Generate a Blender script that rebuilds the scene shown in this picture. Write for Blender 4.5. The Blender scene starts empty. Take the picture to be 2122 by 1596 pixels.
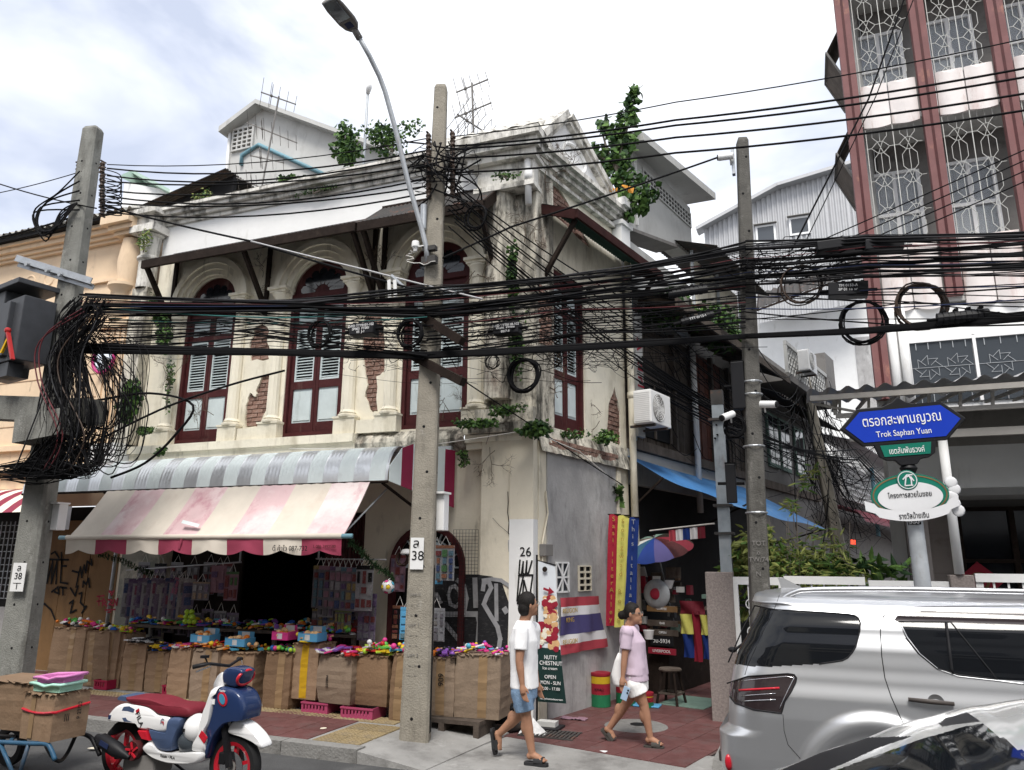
import bpy,bmesh,math,random
from mathutils import Vector,Matrix,noise
from mathutils.geometry import tessellate_polygon
random.seed(7)
R_=math.radians
sc=bpy.context.scene
COL=sc.collection
# camera
FPX,PW,PH,CAMH=1540.0,2122.0,1596.0,2.05
PITCH,ROLL,YAW=math.atan(1540/6514.),R_(0.44),R_(21.5)
FWD=Vector((-math.sin(YAW)*math.cos(PITCH),math.cos(YAW)*math.cos(PITCH),math.sin(PITCH)))
_r=Vector((math.cos(YAW),math.sin(YAW),0)); _u=_r.cross(FWD)
RT=_r*math.cos(ROLL)+_u*math.sin(ROLL)
UP=_u*math.cos(ROLL)-_r*math.sin(ROLL)
CAM=Vector((0,0,CAMH))
cam_d=bpy.data.cameras.new('camera'); cam=bpy.data.objects.new('camera',cam_d); COL.objects.link(cam)
cam_d.sensor_width=36; cam_d.sensor_fit='HORIZONTAL'; cam_d.lens=FPX/PW*36
cam_d.clip_start=0.05; cam_d.clip_end=2000
m3=Matrix((RT,UP,-FWD)).transposed(); cam.matrix_world=Matrix.Translation(CAM)@m3 .to_4x4()
sc.camera=cam
# sky, sun, exposure
SUN_EL,SUN_AZ=R_(58),R_(165)
wd=bpy.data.worlds.new('World'); sc.world=wd; wd.use_nodes=True
nt=wd.node_tree; nt.nodes.clear()
def N(t,tree=None,**k):
 n=(tree or nt).nodes.new(t)
 for a,b in k.items():setattr(n,a,b)
 return n
sky=N('ShaderNodeTexSky',sky_type='NISHITA',sun_disc=False,sun_elevation=SUN_EL,sun_rotation=SUN_AZ)
sky.air_density=1.2; sky.dust_density=3.0
tc=N('ShaderNodeTexCoord'); mp=N('ShaderNodeMapping'); mp.inputs['Scale'].default_value=(1,1,2.2)
ns=N('ShaderNodeTexNoise'); ns.inputs['Scale'].default_value=2.1; ns.inputs['Detail'].default_value=6; ns.inputs['Roughness'].default_value=.52
ns.inputs['Distortion'].default_value=.4
rp=N('ShaderNodeValToRGB'); rp.color_ramp.elements[0].position=.37; rp.color_ramp.elements[1].position=.60
rp.color_ramp.elements[0].color=(5.3,5.8,7.1,1); rp.color_ramp.elements[1].color=(12.2,12.3,12.5,1)
mx=N('ShaderNodeMix',data_type='RGBA'); mx.inputs[0].default_value=.86
bg=N('ShaderNodeBackground'); bg.inputs[1].default_value=.085; wo=N('ShaderNodeOutputWorld')
L=nt.links.new
L(tc.outputs['Generated'],mp.inputs[0]); L(mp.outputs[0],ns.inputs[0]); L(ns.outputs[0],rp.inputs[0])
L(sky.outputs[0],mx.inputs[6]); L(rp.outputs[0],mx.inputs[7]); L(mx.outputs[2],bg.inputs[0]); L(bg.outputs[0],wo.inputs[0])
sd=bpy.data.lights.new('sun','SUN'); sd.energy=2.2; sd.angle=R_(20); sd.color=(1,.96,.9)
sun=bpy.data.objects.new('sun',sd); COL.objects.link(sun)
sdir=Vector((math.sin(SUN_AZ)*math.cos(SUN_EL),math.cos(SUN_AZ)*math.cos(SUN_EL),math.sin(SUN_EL)))
sun.rotation_euler=sdir.to_track_quat('Z','Y').to_euler(); sun.location=(0,-10,30)
vs=sc.view_settings; vs.view_transform='Standard'; vs.look='None'; vs.gamma=1; vs.use_curve_mapping=False
vs.exposure=0.74
sc.cycles.max_bounces=6; sc.cycles.diffuse_bounces=3; sc.cycles.glossy_bounces=3; sc.cycles.transparent_max_bounces=12
# pixel -> direction helpers
def ray(px,py):return FWD+RT*((px-PW/2)/FPX)+UP*((PH/2-py)/FPX)
def aty(px,py,Y):d=ray(px,py); return CAM+d*(Y/d.y)
def atz(px,py,z=0.):d=ray(px,py); return CAM+d*((z-CAMH)/d.z)
def atpl(px,py,p0,n):d=ray(px,py); return CAM+d*((Vector(p0)-CAM).dot(n)/d.dot(n))
P0=Vector((-3.45,9.72,0)); SV=Vector((.24,.9708,0)); NV=Vector((.9708,-.24,0)); ZV=Vector((0,0,1)); XV=Vector((1,0,0)); YV=Vector((0,1,0))
def S(t,o=0,z=0):return P0+SV*t+NV*o+ZV*z
def ats(px,py,o=0):return atpl(px,py,P0+NV*o,NV)
def tz(px,py,o=0):p=ats(px,py,o); return((p-P0).dot(SV),p.z)
def lerp(a,b,t):return a+(b-a)*t
# materials
MT={}
def M(name,col,rough=.8,var=.12,scale=3.,bump=0.,bscale=25.,metal=0.,dirt=None,dirt_amt=.5,dscale=2.,stretch=1.,coat=0.,rnd=0.,spec=.22,sheen=0.,alpha=1.,emit=None):
 if name in MT:return MT[name]
 m=bpy.data.materials.new(name); m.use_nodes=True; t=m.node_tree; b=t.nodes['Principled BSDF']; lk=t.links.new
 co=N('ShaderNodeTexCoord',t)
 src=None
 rgb=N('ShaderNodeRGB',t); rgb.outputs[0].default_value=(*col,1); src=rgb.outputs[0]
 if var:
  n=N('ShaderNodeTexNoise',t); n.inputs['Scale'].default_value=scale; n.inputs['Detail'].default_value=7; n.inputs['Roughness'].default_value=.62
  lk(co.outputs['Object'],n.inputs[0])
  r=N('ShaderNodeMapRange',t); r.inputs[1].default_value=.3; r.inputs[2].default_value=.7; r.inputs[3].default_value=1-var; r.inputs[4].default_value=1+var
  lk(n.outputs[0],r.inputs[0])
  x=N('ShaderNodeMix',t,data_type='RGBA',blend_type='MULTIPLY'); x.inputs[0].default_value=1; lk(src,x.inputs[6]); lk(r.outputs[0],x.inputs[7]); src=x.outputs[2]
 if rnd:
  oi=N('ShaderNodeObjectInfo',t); r=N('ShaderNodeMapRange',t); r.inputs[3].default_value=1-rnd; r.inputs[4].default_value=1+rnd
  lk(oi.outputs['Random'],r.inputs[0])
  x=N('ShaderNodeMix',t,data_type='RGBA',blend_type='MULTIPLY'); x.inputs[0].default_value=1; lk(src,x.inputs[6]); lk(r.outputs[0],x.inputs[7]); src=x.outputs[2]
 if dirt:
  for q,(dc,amt,s_,st)in enumerate(dirt if isinstance(dirt[0],(tuple,list))else[(dirt,dirt_amt,dscale,stretch)]):
   mpn=N('ShaderNodeMapping',t); mpn.inputs['Scale'].default_value=(1,1,1/st); mpn.inputs['Location'].default_value=(3.1*q,1.7*q,.9*q)
   n=N('ShaderNodeTexNoise',t); n.inputs['Scale'].default_value=s_; n.inputs['Detail'].default_value=9; n.inputs['Roughness'].default_value=.68
   lk(co.outputs['Object'],mpn.inputs[0]); lk(mpn.outputs[0],n.inputs[0])
   r=N('ShaderNodeMapRange',t); r.inputs[1].default_value=.64-.3*amt; r.inputs[2].default_value=.76-.2*amt; r.inputs[3].default_value=0; r.inputs[4].default_value=min(1,.55+amt*.5)
   lk(n.outputs[0],r.inputs[0])
   x=N('ShaderNodeMix',t,data_type='RGBA'); lk(r.outputs[0],x.inputs[0]); lk(src,x.inputs[6]); x.inputs[7].default_value=(*dc,1); src=x.outputs[2]
 lk(src,b.inputs['Base Color'])
 b.inputs['Roughness'].default_value=rough; b.inputs['Metallic'].default_value=metal; b.inputs['Coat Weight'].default_value=coat; b.inputs['Coat Roughness'].default_value=.05
 b.inputs['Specular IOR Level'].default_value=spec; b.inputs['Sheen Weight'].default_value=sheen; b.inputs['Alpha'].default_value=alpha
 if emit:b.inputs['Emission Color'].default_value=(*emit[:3],1); b.inputs['Emission Strength'].default_value=emit[3]
 if bump:
  n=N('ShaderNodeTexNoise',t); n.inputs['Scale'].default_value=bscale; n.inputs['Detail'].default_value=8; lk(co.outputs['Object'],n.inputs[0])
  bp=N('ShaderNodeBump',t); bp.inputs['Strength'].default_value=bump; bp.inputs['Distance'].default_value=.02; lk(n.outputs[0],bp.inputs['Height']); lk(bp.outputs[0],b.inputs['Normal'])
 MT[name]=m; return m
MOSS=(.028,.026,.022); SOOT=(.03,.03,.03); RUST=(.16,.06,.03)
M('cream',(.82,.77,.64),.85,.1,1.5,.25,14,dirt=[((.50,.45,.34),.4,2.2,3.),((.14,.12,.09),.2,5.,6.)])
M('white_wall',(.80,.80,.79),.8,.05,1.2,.15,12,dirt=[((.55,.54,.5),.18,3.,3.)])
M('moss_white',(.72,.70,.65),.88,.12,2.,.5,18,dirt=[((.30,.28,.23),.45,3.5,2.5),(MOSS,.52,5.,3.5)])
M('moss_top',(.42,.41,.38),.9,.2,4.,.6,20,dirt=[(MOSS,.78,6.,1.2)])
M('mossy_corner',(.66,.62,.53),.9,.12,2.,.6,22,dirt=[((.24,.15,.11),.3,2.4,1.5),(MOSS,.66,4.5,6.),(MOSS,.5,11.,2.)])
M('beige',(.74,.68,.55),.85,.08,1.3,.2,12,dirt=[((.46,.41,.31),.36,1.6,2.5),((.20,.17,.13),.18,6.,4.)])
M('cement',(.40,.39,.385),.85,.16,1.6,.25,18,dirt=[((.54,.535,.53),.5,1.5,1.6),((.22,.215,.21),.36,3.,3.),((.12,.115,.11),.14,7.,6.)])
M('concrete',(.34,.335,.32),.9,.14,2.5,.3,30,dirt=[((.20,.195,.18),.32,3.,3.)])
M('pole_concrete',(.29,.265,.22),.92,.16,5.,.5,55,dirt=[((.15,.135,.11),.34,4.,4.),((.42,.40,.36),.2,8.,2.)])
M('pole_dark',(.115,.11,.10),.92,.2,5.,.5,55,dirt=[((.04,.038,.033),.5,4.,4.),((.27,.26,.24),.2,9.,1.5)])
M('pole_grey',(.23,.23,.21),.92,.16,5.,.5,55,dirt=[((.08,.075,.065),.46,4.,4.),((.40,.39,.37),.2,9.,1.5)])
M('brick',(.25,.15,.118),.95,.2,14.,.6,60,dirt=(.36,.30,.26),dirt_amt=.42,dscale=9,rnd=.3)
M('mortar',(.30,.23,.18),.95,.2,9.,.5,50)
M('maroon',(.062,.014,.015),.6,.2,8.,.15,40,dirt=(.16,.10,.085),dirt_amt=.2,dscale=5,stretch=5)
M('shutter',(.58,.65,.66),.6,.08,4.,.1,30,dirt=(.33,.38,.37),dirt_amt=.25,dscale=6,stretch=4)
M('dark_wood',(.024,.017,.014),.8,.3,6.,.3,40,spec=.1,dirt=(.055,.042,.034),dirt_amt=.25,dscale=4)
M('old_wood',(.105,.085,.07),.85,.3,4.,.4,40,dirt=[((.05,.035,.028),.5,3.,6.),((.19,.17,.15),.2,5.,6.)],rnd=.25)
M('red_wood',(.13,.05,.035),.75,.25,4.,.3,40,dirt=((.05,.035,.03),.5,3.,6.)and(.05,.035,.03),dirt_amt=.4,dscale=4,stretch=6,rnd=.2)
M('rust_sheet',(.06,.057,.055),.7,.25,4.,.2,30,dirt=RUST,dirt_amt=.3,dscale=4)
M('green_sheet',(.03,.075,.065),.6,.2,4.,.1,30,dirt=SOOT,dirt_amt=.3,dscale=4)
M('glass_dark',(.012,.014,.018),.08,0,spec=.6)
M('glass_win',(.05,.058,.068),.06,0,spec=.8)
M('black',(.012,.012,.014),.5,0); M('black_matte',(.01,.01,.011),.9,0)
M('cable',(.008,.008,.009),.75,0,spec=.1); M('cable2',(.028,.028,.031),.6,0,spec=.2); M('cable_red',(.12,.025,.03),.5,0); M('cable_blue',(.02,.03,.08),.5,0); M('cable_grey',(.45,.45,.46),.5,0); M('cable_brown',(.06,.04,.03),.5,0); M('cable_white',(.72,.70,.66),.5,.1,10); M('cable_teal',(.04,.16,.15),.5,0)
M('galv',(.42,.44,.46),.42,.15,8.,.1,40,metal=.7,dirt=(.28,.27,.26),dirt_amt=.25,dscale=6)
M('galv_dull',(.40,.42,.44),.55,.15,6.,metal=.35,dirt=(.24,.16,.11),dirt_amt=.16,dscale=5,stretch=3)
M('white_paint',(.78,.78,.77),.5,.05,3.,dirt=(.5,.47,.42),dirt_amt=.14,dscale=3,stretch=3)
M('white_plain',(.82,.82,.82),.6,.03,4.); M('white_gloss',(.86,.86,.87),.22,0,coat=.6)
M('peach',(.78,.60,.42),.85,.07,1.4,.15,14,dirt=[((.60,.45,.31),.3,2.,3.),((.22,.15,.10),.1,5.,3.)])
M('grey_wall',(.50,.50,.485),.88,.08,1.5,.15,14,dirt=[((.36,.355,.34),.35,1.8,3.),((.2,.195,.18),.08,4.,5.)])
M('grey_dark',(.21,.20,.19),.9,.15,2.,.2,14,dirt=(.10,.095,.09),dirt_amt=.35)
M('metal_siding',(.46,.465,.475),.5,.05,2.,metal=.2,dirt=(.36,.36,.37),dirt_amt=.25,dscale=1.5,stretch=4)
M('asphalt',(.075,.075,.076),.9,.2,1.2,.5,90,dirt=[((.13,.128,.125),.35,1.4,1.),((.035,.035,.035),.2,3.,1.)])
M('red_tile',(.125,.055,.053),.62,.22,5.,.35,45,dirt=[((.10,.075,.072),.4,2.5,1.),((.17,.12,.115),.16,9.,1.)],rnd=.14)
M('grout',(.11,.075,.07),.95,.2,8.)
M('kerb',(.22,.215,.205),.92,.2,3.,.5,40,dirt=[((.10,.097,.09),.42,3.,1.)],rnd=.1)
M('tactile',(.26,.20,.11),.8,.2,5.,.3,40,dirt=(.17,.14,.10),dirt_amt=.5,dscale=4,rnd=.15)
M('ramp_concrete',(.27,.265,.255),.9,.2,1.5,.4,40,dirt=[((.13,.125,.12),.46,1.6,1.),((.46,.455,.44),.22,2.2,1.)])
M('leaf',(.055,.115,.028),.55,.35,6.,rnd=.2); M('leaf2',(.085,.16,.035),.55,.35,6.); M('leaf_dark',(.03,.065,.025),.5,.35,6.); M('leaf_yellow',(.20,.225,.06),.55,.3,6.); M('leaf_orange',(.5,.22,.03),.6,.2,6.)
M('twig',(.09,.065,.045),.9,.2,9.); M('bark',(.20,.17,.14),.9,.25,9.,.4,40)
M('terracotta',(.45,.17,.10),.85,.12,5.)
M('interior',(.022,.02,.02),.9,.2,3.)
# mesh builder
OFF={}
class MB:
 def __init__(s):s.v=[]; s.f=[]; s.mi=[]; s.cur=0
 def add(s,vs,fs):
  o=len(s.v); s.v+=[Vector(x)for x in vs]; s.f+=[tuple(i+o for i in f)for f in fs]; s.mi+=[s.cur]*len(fs); return s
 def box(s,x0,x1,y0,y1,z0,z1):
  return s.ob(Vector(((x0+x1)/2,(y0+y1)/2,(z0+z1)/2)),XV*(x1-x0)/2,YV*(y1-y0)/2,ZV*(z1-z0)/2)
 def ob(s,c,a,b,d,ts=1.):
  c=Vector(c); a=Vector(a); b=Vector(b); d=Vector(d)
  p=[c-a-b-d,c+a-b-d,c+a+b-d,c-a+b-d]+[c+(-a-b)*ts+d,c+(a-b)*ts+d,c+(a+b)*ts+d,c+(-a+b)*ts+d]
  return s.add(p,[(0,3,2,1),(4,5,6,7),(0,1,5,4),(1,2,6,5),(2,3,7,6),(3,0,4,7)])
 def bar(s,a,b,w,h=None,up=ZV):
  a=Vector(a); b=Vector(b); d=(b-a); l=d.length
  if l<1e-6:return s
  d=d/l; u=Vector(up)
  if abs(d.dot(u))>.98:u=YV if abs(d.y)<.9 else XV
  x=d.cross(u).normalized(); y=x.cross(d)
  return s.ob((a+b)/2,d*l/2,x*w/2,y*(h or w)/2)
 def sbox(s,t0,t1,o0,o1,z0,z1):
  return s.ob(S((t0+t1)/2,(o0+o1)/2,(z0+z1)/2),SV*(t1-t0)/2,NV*(o1-o0)/2,ZV*(z1-z0)/2)
 def tube(s,pts,r,n=6,closed=False,cap=True):
  pts=[Vector(p)for p in pts]; k=len(pts); rs=r if isinstance(r,(list,tuple))else[r]*k
  o=len(s.v); prev=None
  for i,p in enumerate(pts):
   a=pts[i-1]if(i>0 or closed)else p; b=pts[(i+1)%k]if(i<k-1 or closed)else p
   d=(b-a)
   d=d.normalized()if d.length>1e-9 else Vector((0,0,1))
   if prev is None:
    u=ZV if abs(d.z)<.9 else XV; x=d.cross(u).normalized()
   else:
    x=prev-d*prev.dot(d)
    x=x.normalized()if x.length>1e-6 else d.cross(ZV if abs(d.z)<.9 else XV).normalized()
   prev=x; y=d.cross(x)
   for j in range(n):
    an=2*math.pi*j/n; s.v.append(p+(x*math.cos(an)+y*math.sin(an))*rs[i])
  m=k if closed else k-1
  for i in range(m):
   i2=(i+1)%k
   for j in range(n):
    j2=(j+1)%n; s.f.append((o+i*n+j,o+i*n+j2,o+i2*n+j2,o+i2*n+j)); s.mi.append(s.cur)
  if cap and not closed:
   s.f.append(tuple(o+j for j in reversed(range(n)))); s.f.append(tuple(o+(k-1)*n+j for j in range(n))); s.mi+=[s.cur]*2
  return s
 def lathe(s,prof,c,n=16,ax=ZV,ex=None,a0=0.,a1=2*math.pi):
  c=Vector(c); ax=Vector(ax).normalized(); ex=Vector(ex)if ex else(XV if abs(ax.x)<.9 else YV); ex=(ex-ax*ex.dot(ax)).normalized(); ey=ax.cross(ex)
  full=abs(a1-a0-2*math.pi)<1e-6; cols=n if full else n+1; o=len(s.v)
  for r,z in prof:
   for j in range(cols):
    an=a0+(a1-a0)*j/n; s.v.append(c+ax*z+(ex*math.cos(an)+ey*math.sin(an))*r)
  for i in range(len(prof)-1):
   for j in range(n):
    j2=(j+1)%cols; s.f.append((o+i*cols+j,o+i*cols+j2,o+(i+1)*cols+j2,o+(i+1)*cols+j)); s.mi.append(s.cur)
  return s
 def ball(s,c,r,n=12,m=8,sx=(1,1,1),a=None):
  c=Vector(c); ax=a or(XV,YV,ZV); o=len(s.v)
  for i in range(m+1):
   th=math.pi*i/m
   for j in range(n):
    ph=2*math.pi*j/n
    s.v.append(c+ax[0]*(r*sx[0]*math.sin(th)*math.cos(ph))+ax[1]*(r*sx[1]*math.sin(th)*math.sin(ph))+ax[2]*(r*sx[2]*math.cos(th)))
  for i in range(m):
   for j in range(n):
    s.f.append((o+i*n+j,o+(i+1)*n+j,o+(i+1)*n+(j+1)%n,o+i*n+(j+1)%n)); s.mi.append(s.cur)
  return s
 def plate(s,outer,holes,fr,th):
  """polygon with holes in frame fr=(origin, ex, ey, ez); face at 0, back at -ez*th"""
  o,ex,ey,ez=[Vector(q)for q in fr]; loops=[list(outer)]+[list(h)for h in holes]
  flat=[p for l in loops for p in l]
  tri=tessellate_polygon([[Vector((p[0],p[1],0))for p in l]for l in loops])
  F=[o+ex*p[0]+ey*p[1]for p in flat]; B=[p-ez*th for p in F]; n=len(F)
  fs=[tuple(t)for t in tri]; fs2=[tuple(n+i for i in reversed(t))for t in tri]
  k=0; side=[]
  for l in loops:
   m=len(l)
   for i in range(m):a=k+i; b=k+(i+1)%m; side.append((a,b,n+b,n+a))
   k+=m
  return s.add(F+B,fs+(fs2+side if th else[]))
 def grid(s,fn,nu,nv):
  o=len(s.v)
  for i in range(nu+1):
   for j in range(nv+1):s.v.append(Vector(fn(i/nu,j/nv)))
  for i in range(nu):
   for j in range(nv):
    a=o+i*(nv+1)+j; s.f.append((a,a+nv+1,a+nv+2,a+1)); s.mi.append(s.cur)
  return s
 def loft(s,rings,close=True,caps=True):
  n=len(rings[0]); o=len(s.v)
  for r in rings:s.v+=[Vector(p)for p in r]
  for i in range(len(rings)-1):
   for j in range(n if close else n-1):
    j2=(j+1)%n; s.f.append((o+i*n+j,o+i*n+j2,o+(i+1)*n+j2,o+(i+1)*n+j)); s.mi.append(s.cur)
  if caps and close:
   s.f.append(tuple(o+j for j in reversed(range(n)))); s.f.append(tuple(o+(len(rings)-1)*n+j for j in range(n))); s.mi+=[s.cur]*2
  return s
 def mesh(s,name,mats,off=Vector(),smooth=False):
  me=bpy.data.meshes.new(name); me.from_pydata([v-off for v in s.v],[],s.f); me.update()
  for m in(mats if isinstance(mats,(list,tuple))else[mats]):me.materials.append(MT[m]if isinstance(m,str)else m)
  if any(s.mi):me.polygons.foreach_set('material_index',s.mi)
  bm=bmesh.new(); bm.from_mesh(me); bmesh.ops.recalc_face_normals(bm,faces=bm.faces); bm.to_mesh(me); bm.free()
  if smooth:
   me.polygons.foreach_set('use_smooth',[True]*len(me.polygons))
   if smooth!=1:me.set_sharp_from_angle(angle=R_(smooth))
  return me
 def build(s,name,mat,parent=None,smooth=False,bevel=0.,label=None,cat=None,group=None,kind=None,loc=None):
  off=OFF.get(parent.name,Vector())if parent else Vector(loc)if loc is not None else Vector()
  me=s.mesh(name,mat,off,smooth); o=bpy.data.objects.new(name,me); COL.objects.link(o)
  if parent:o.parent=parent
  else:o.location=off
  OFF[o.name]=off
  if bevel:
   b=o.modifiers.new('bevel','BEVEL'); b.width=bevel; b.segments=2; b.limit_method='ANGLE'; b.angle_limit=R_(40)
  tag(o,label,cat,group,kind); return o
def tag(o,label=None,cat=None,group=None,kind=None):
 if label:o['label']=label
 if cat:o['category']=cat
 if group:o['group']=group
 if kind:o['kind']=kind
 return o
def thing(name,label,cat,loc=(0,0,0),rz=0.,group=None,local=False):
 """an Empty at the thing's base; parts under it. local=True: parts are modelled round the origin"""
 o=bpy.data.objects.new(name,None); COL.objects.link(o); o.location=loc; o.rotation_euler=(0,0,rz); o.empty_display_size=.1
 OFF[o.name]=Vector()if local else Vector(loc)
 return tag(o,label,cat,group)
def copy_tree(o,parent=None):
 c=o.copy(); COL.objects.link(c); OFF[c.name]=OFF.get(o.name,Vector())
 if parent:c.parent=parent
 for ch in list(o.children):copy_tree(ch,c)
 return c
def inst(me,name,parent,pos,rot=None,scale=None):
 """a piece sharing mesh me, at world pos under parent"""
 o=bpy.data.objects.new(name,me); COL.objects.link(o); o.parent=parent
 o.location=Vector(pos)-OFF.get(parent.name,Vector())
 if rot is not None:o.rotation_mode='QUATERNION'; o.rotation_quaternion=rot.to_quaternion()if hasattr(rot,'to_quaternion')else rot
 if scale:o.scale=scale
 OFF[o.name]=OFF.get(parent.name,Vector()); return o
def frame_m(ex,ey,ez):return Matrix((ex,ey,ez)).transposed()
FONT=None
def text(body,name,mat,parent,o,ex,ey,h,align='CENTER',depth=.0015,sx=1.,bold=0.,width=None):
 c=bpy.data.curves.new(name,'FONT'); c.body=body; c.size=h; c.align_x=align; c.align_y='CENTER'; c.extrude=depth
 ob=bpy.data.objects.new(name,c); COL.objects.link(ob); dg=bpy.context.evaluated_depsgraph_get()
 me=bpy.data.meshes.new_from_object(ob.evaluated_get(dg)); bpy.data.objects.remove(ob); bpy.data.curves.remove(c)
 me.materials.clear(); me.materials.append(MT[mat]); me.name=name
 if width and len(me.vertices):xs=[v.co.x for v in me.vertices]; sx=width/max(1e-6,max(xs)-min(xs))
 ex=Vector(ex).normalized(); ey=Vector(ey).normalized(); ez=ex.cross(ey)
 off=OFF.get(parent.name,Vector())if parent else Vector(); o=Vector(o)-off
 for v in me.vertices:v.co=o+ex*(v.co.x*sx)+ey*v.co.y+ez*v.co.z
 n=bpy.data.objects.new(name,me); COL.objects.link(n); n.parent=parent; OFF[n.name]=off
 return n
def corr(mb,a,b,c,pitch=.076,amp=.009,along=None):
 """corrugated sheet: ridges run from a towards c, repeated from a to b (quad a,b,d=b+c-a,c)"""
 a,b,c=Vector(a),Vector(b),Vector(c); w=(b-a).length; n=max(2,int(w/pitch)*6); nn=(b-a).cross(c-a).normalized()
 mb.grid(lambda u,v:a+(b-a)*u+(c-a)*v+nn*(amp*math.sin(u*w/pitch*2*math.pi)),n,1); return mb
def arc(cx,cz,r,a0,a1,n):return[(cx+r*math.cos(a0+(a1-a0)*i/n),cz+r*math.sin(a0+(a1-a0)*i/n))for i in range(n+1)]
def stroke(mb,pts,w,fr,lift=.004):
 """a painted stroke (flat ribbon) through 2-D points in frame fr"""
 o,ex,ey,ez=fr
 for(a,b)in zip(pts[:-1],pts[1:]):
  a=Vector(a); b=Vector(b); d=(b-a)
  if d.length<1e-6:continue
  d.normalize(); q=Vector((-d.y,d.x))*w/2; e=d*w*.35
  pp=[a-e-q,b+e-q,b+e+q,a-e+q]; lift+=.00002
  mb.add([o+ex*p.x+ey*p.y+ez*lift for p in pp],[(0,1,2,3)])
 return mb
FRONT=(Vector((0,9.72,0)),XV,ZV,-YV)
def fx(px,py,Y=9.72):p=aty(px,py,Y); return(p.x,p.z)
# ground, road, pavement
g=MB().add([(-300,-120,0),(300,-120,0),(300,500,0),(-300,500,0)],[(0,1,2,3)]).build('road','asphalt',kind='structure')
PZ=.13
pv=MB(); pv.box(-24,-4.55,7.36,9.9,-.05,PZ-.008)
pv.add([(-4.55,7.2,PZ-.008),(-3.75,7.2,.012),(-3.55,9.0,.035),(-4.55,9.0,PZ-.008),(-4.55,7.2,0),(-3.75,7.2,0),(-3.55,9.0,0),(-4.55,9.0,0)],[(0,1,2,3),(0,4,5,1),(1,5,6,2),(2,6,7,3)])
pave=pv.build('pavement','ramp_concrete',kind='structure')
tm=MB(); w=.198
tm.ob((0,0,-.006),XV*w,YV*w,ZV*.008,.985)
for r in(.055,.11,.165):
 for q in range(10):
  a0=2*math.pi*q/10; a1=2*math.pi*(q+1)/10
  p=[Vector((math.cos(a)*rr,math.sin(a)*rr,.0025))for rr in(r-.009,r+.009)for a in(a0,a1)]
  tm.add([p[0],p[1],p[3],p[2]],[(0,1,2,3)])
tile_me=tm.mesh('paving_tile','red_tile')
tc_=MB(); tc_.ob((0,0,-.006),XV*.148,YV*.148,ZV*.008,.985)
for i in range(5):
 for j in range(5):tc_.ob((-.116+.058*i,-.116+.058*j,.004),XV*.019,YV*.019,ZV*.004,.6)
tact_me=tc_.mesh('tactile_paver','tactile')
def is_tact(x,y):return(8.12<y<8.44)or(-5.35<x<-4.72 and y<8.2)
nt_=0
for i in range(24):
 for j in range(6):
  x=-14.1+.4*i+.2; y=7.38+.4*j+.2
  if x>-4.7 or(x>-5.3 and y<8.6)or 8.4<y<8.8:continue
  o=inst(tile_me,'paving_tile',pave,(x+random.uniform(-.002,.002),y,PZ+random.uniform(-.0015,.002)),Matrix.Rotation(random.choice((0,1,2,3))*math.pi/2,3,'Z'))
for i in range(31):
 x=-14.1+.3*i+.15; y=8.58
 if x<-4.65:inst(tact_me,'tactile_paver',pave,(x,y,PZ+random.uniform(-.001,.002)))
for q in[(-5.08,7.54),(-4.78,7.54),(-5.08,7.86),(-4.78,7.86),(-5.08,8.18),(-4.78,8.18)]:
 inst(tact_me,'tactile_paver',pave,(*q,PZ+.001))
kb=MB(); kb.ob((0,0,.06),XV*.478,YV*.085,ZV*.075,.99); kerb_me=kb.mesh('kerb_stone','kerb')
for i in range(20):inst(kerb_me,'kerb_stone',pave,(-5.0-.96*i,7.275,.004+random.uniform(-.004,.004)))
lane=MB().add([S(-.9,-.3,.012),S(-.9,2.4,.012),S(30,2.4,.012),S(30,-.3,.012)],[(0,1,2,3)]).build('lane','grout',kind='structure')
for i in range(15):
 for j in range(6):
  p=S(-.65+.4*i,.02+.4*j+.15,.02+random.uniform(-.001,.002))
  inst(tile_me,'paving_tile',lane,p,Matrix.Rotation(-math.atan2(.24,.9708)+random.choice((0,1,2,3))*math.pi/2,3,'Z'))
apron=MB().add([(-3.9,7.0,.004),(1.5,7.0,.004),(1.5,8.9,.016),(-3.52,8.9,.016)],[(0,1,2,3)]).build('lane_apron','ramp_concrete',kind='structure')
c=atz(1318,1503,.03); mh=thing('manhole_cover','round grey concrete manhole cover set in the red lane paving','manhole',(c.x,c.y,.022))
MB().lathe([(.0,.016),(.10,.016),(.105,.010),(.37,.012),(.40,0)],(c.x,c.y,.022),32).build('lid','kerb',mh,30)
MB().lathe([(.0,.019),(.10,.018)],(c.x+.02,c.y+.02,.024),16).build('centre_plug','black_matte',mh)
c=atz(1140,1521,.03); gr=thing('drain_grate','rusty black iron drain grate in the concrete apron','drain grate',(c.x,c.y,.017))
MB().box(c.x-.34,c.x+.34,c.y-.2,c.y+.2,.017,.021).build('pit','black_matte',gr)
for i in range(14):MB().box(c.x-.33+.049*i,c.x-.305+.049*i,c.y-.19,c.y+.19,.022,.038).build('bar','rust_sheet',gr)
b_=MB()
for yy in(-.2,0,.2):b_.box(c.x-.345,c.x+.345,c.y+yy-.008,c.y+yy+.008,.02,.036)
b_.build('grate_frame','rust_sheet',gr)
MB().ob((-.98,9.5,.05),XV*.11,YV*1.15,ZV*.05,.96).build('kerb','kerb',kind='structure')
lit=[(897,1425,'scrap of white paper litter on the concrete apron beside the man'),(1252,1558,'scrap of white litter on the apron in front of the woman'),(670,1510,'torn bit of brown card lying on the red tiles'),(190,1552,'flattened strip of pale card in the gutter behind the scooter')]
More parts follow.
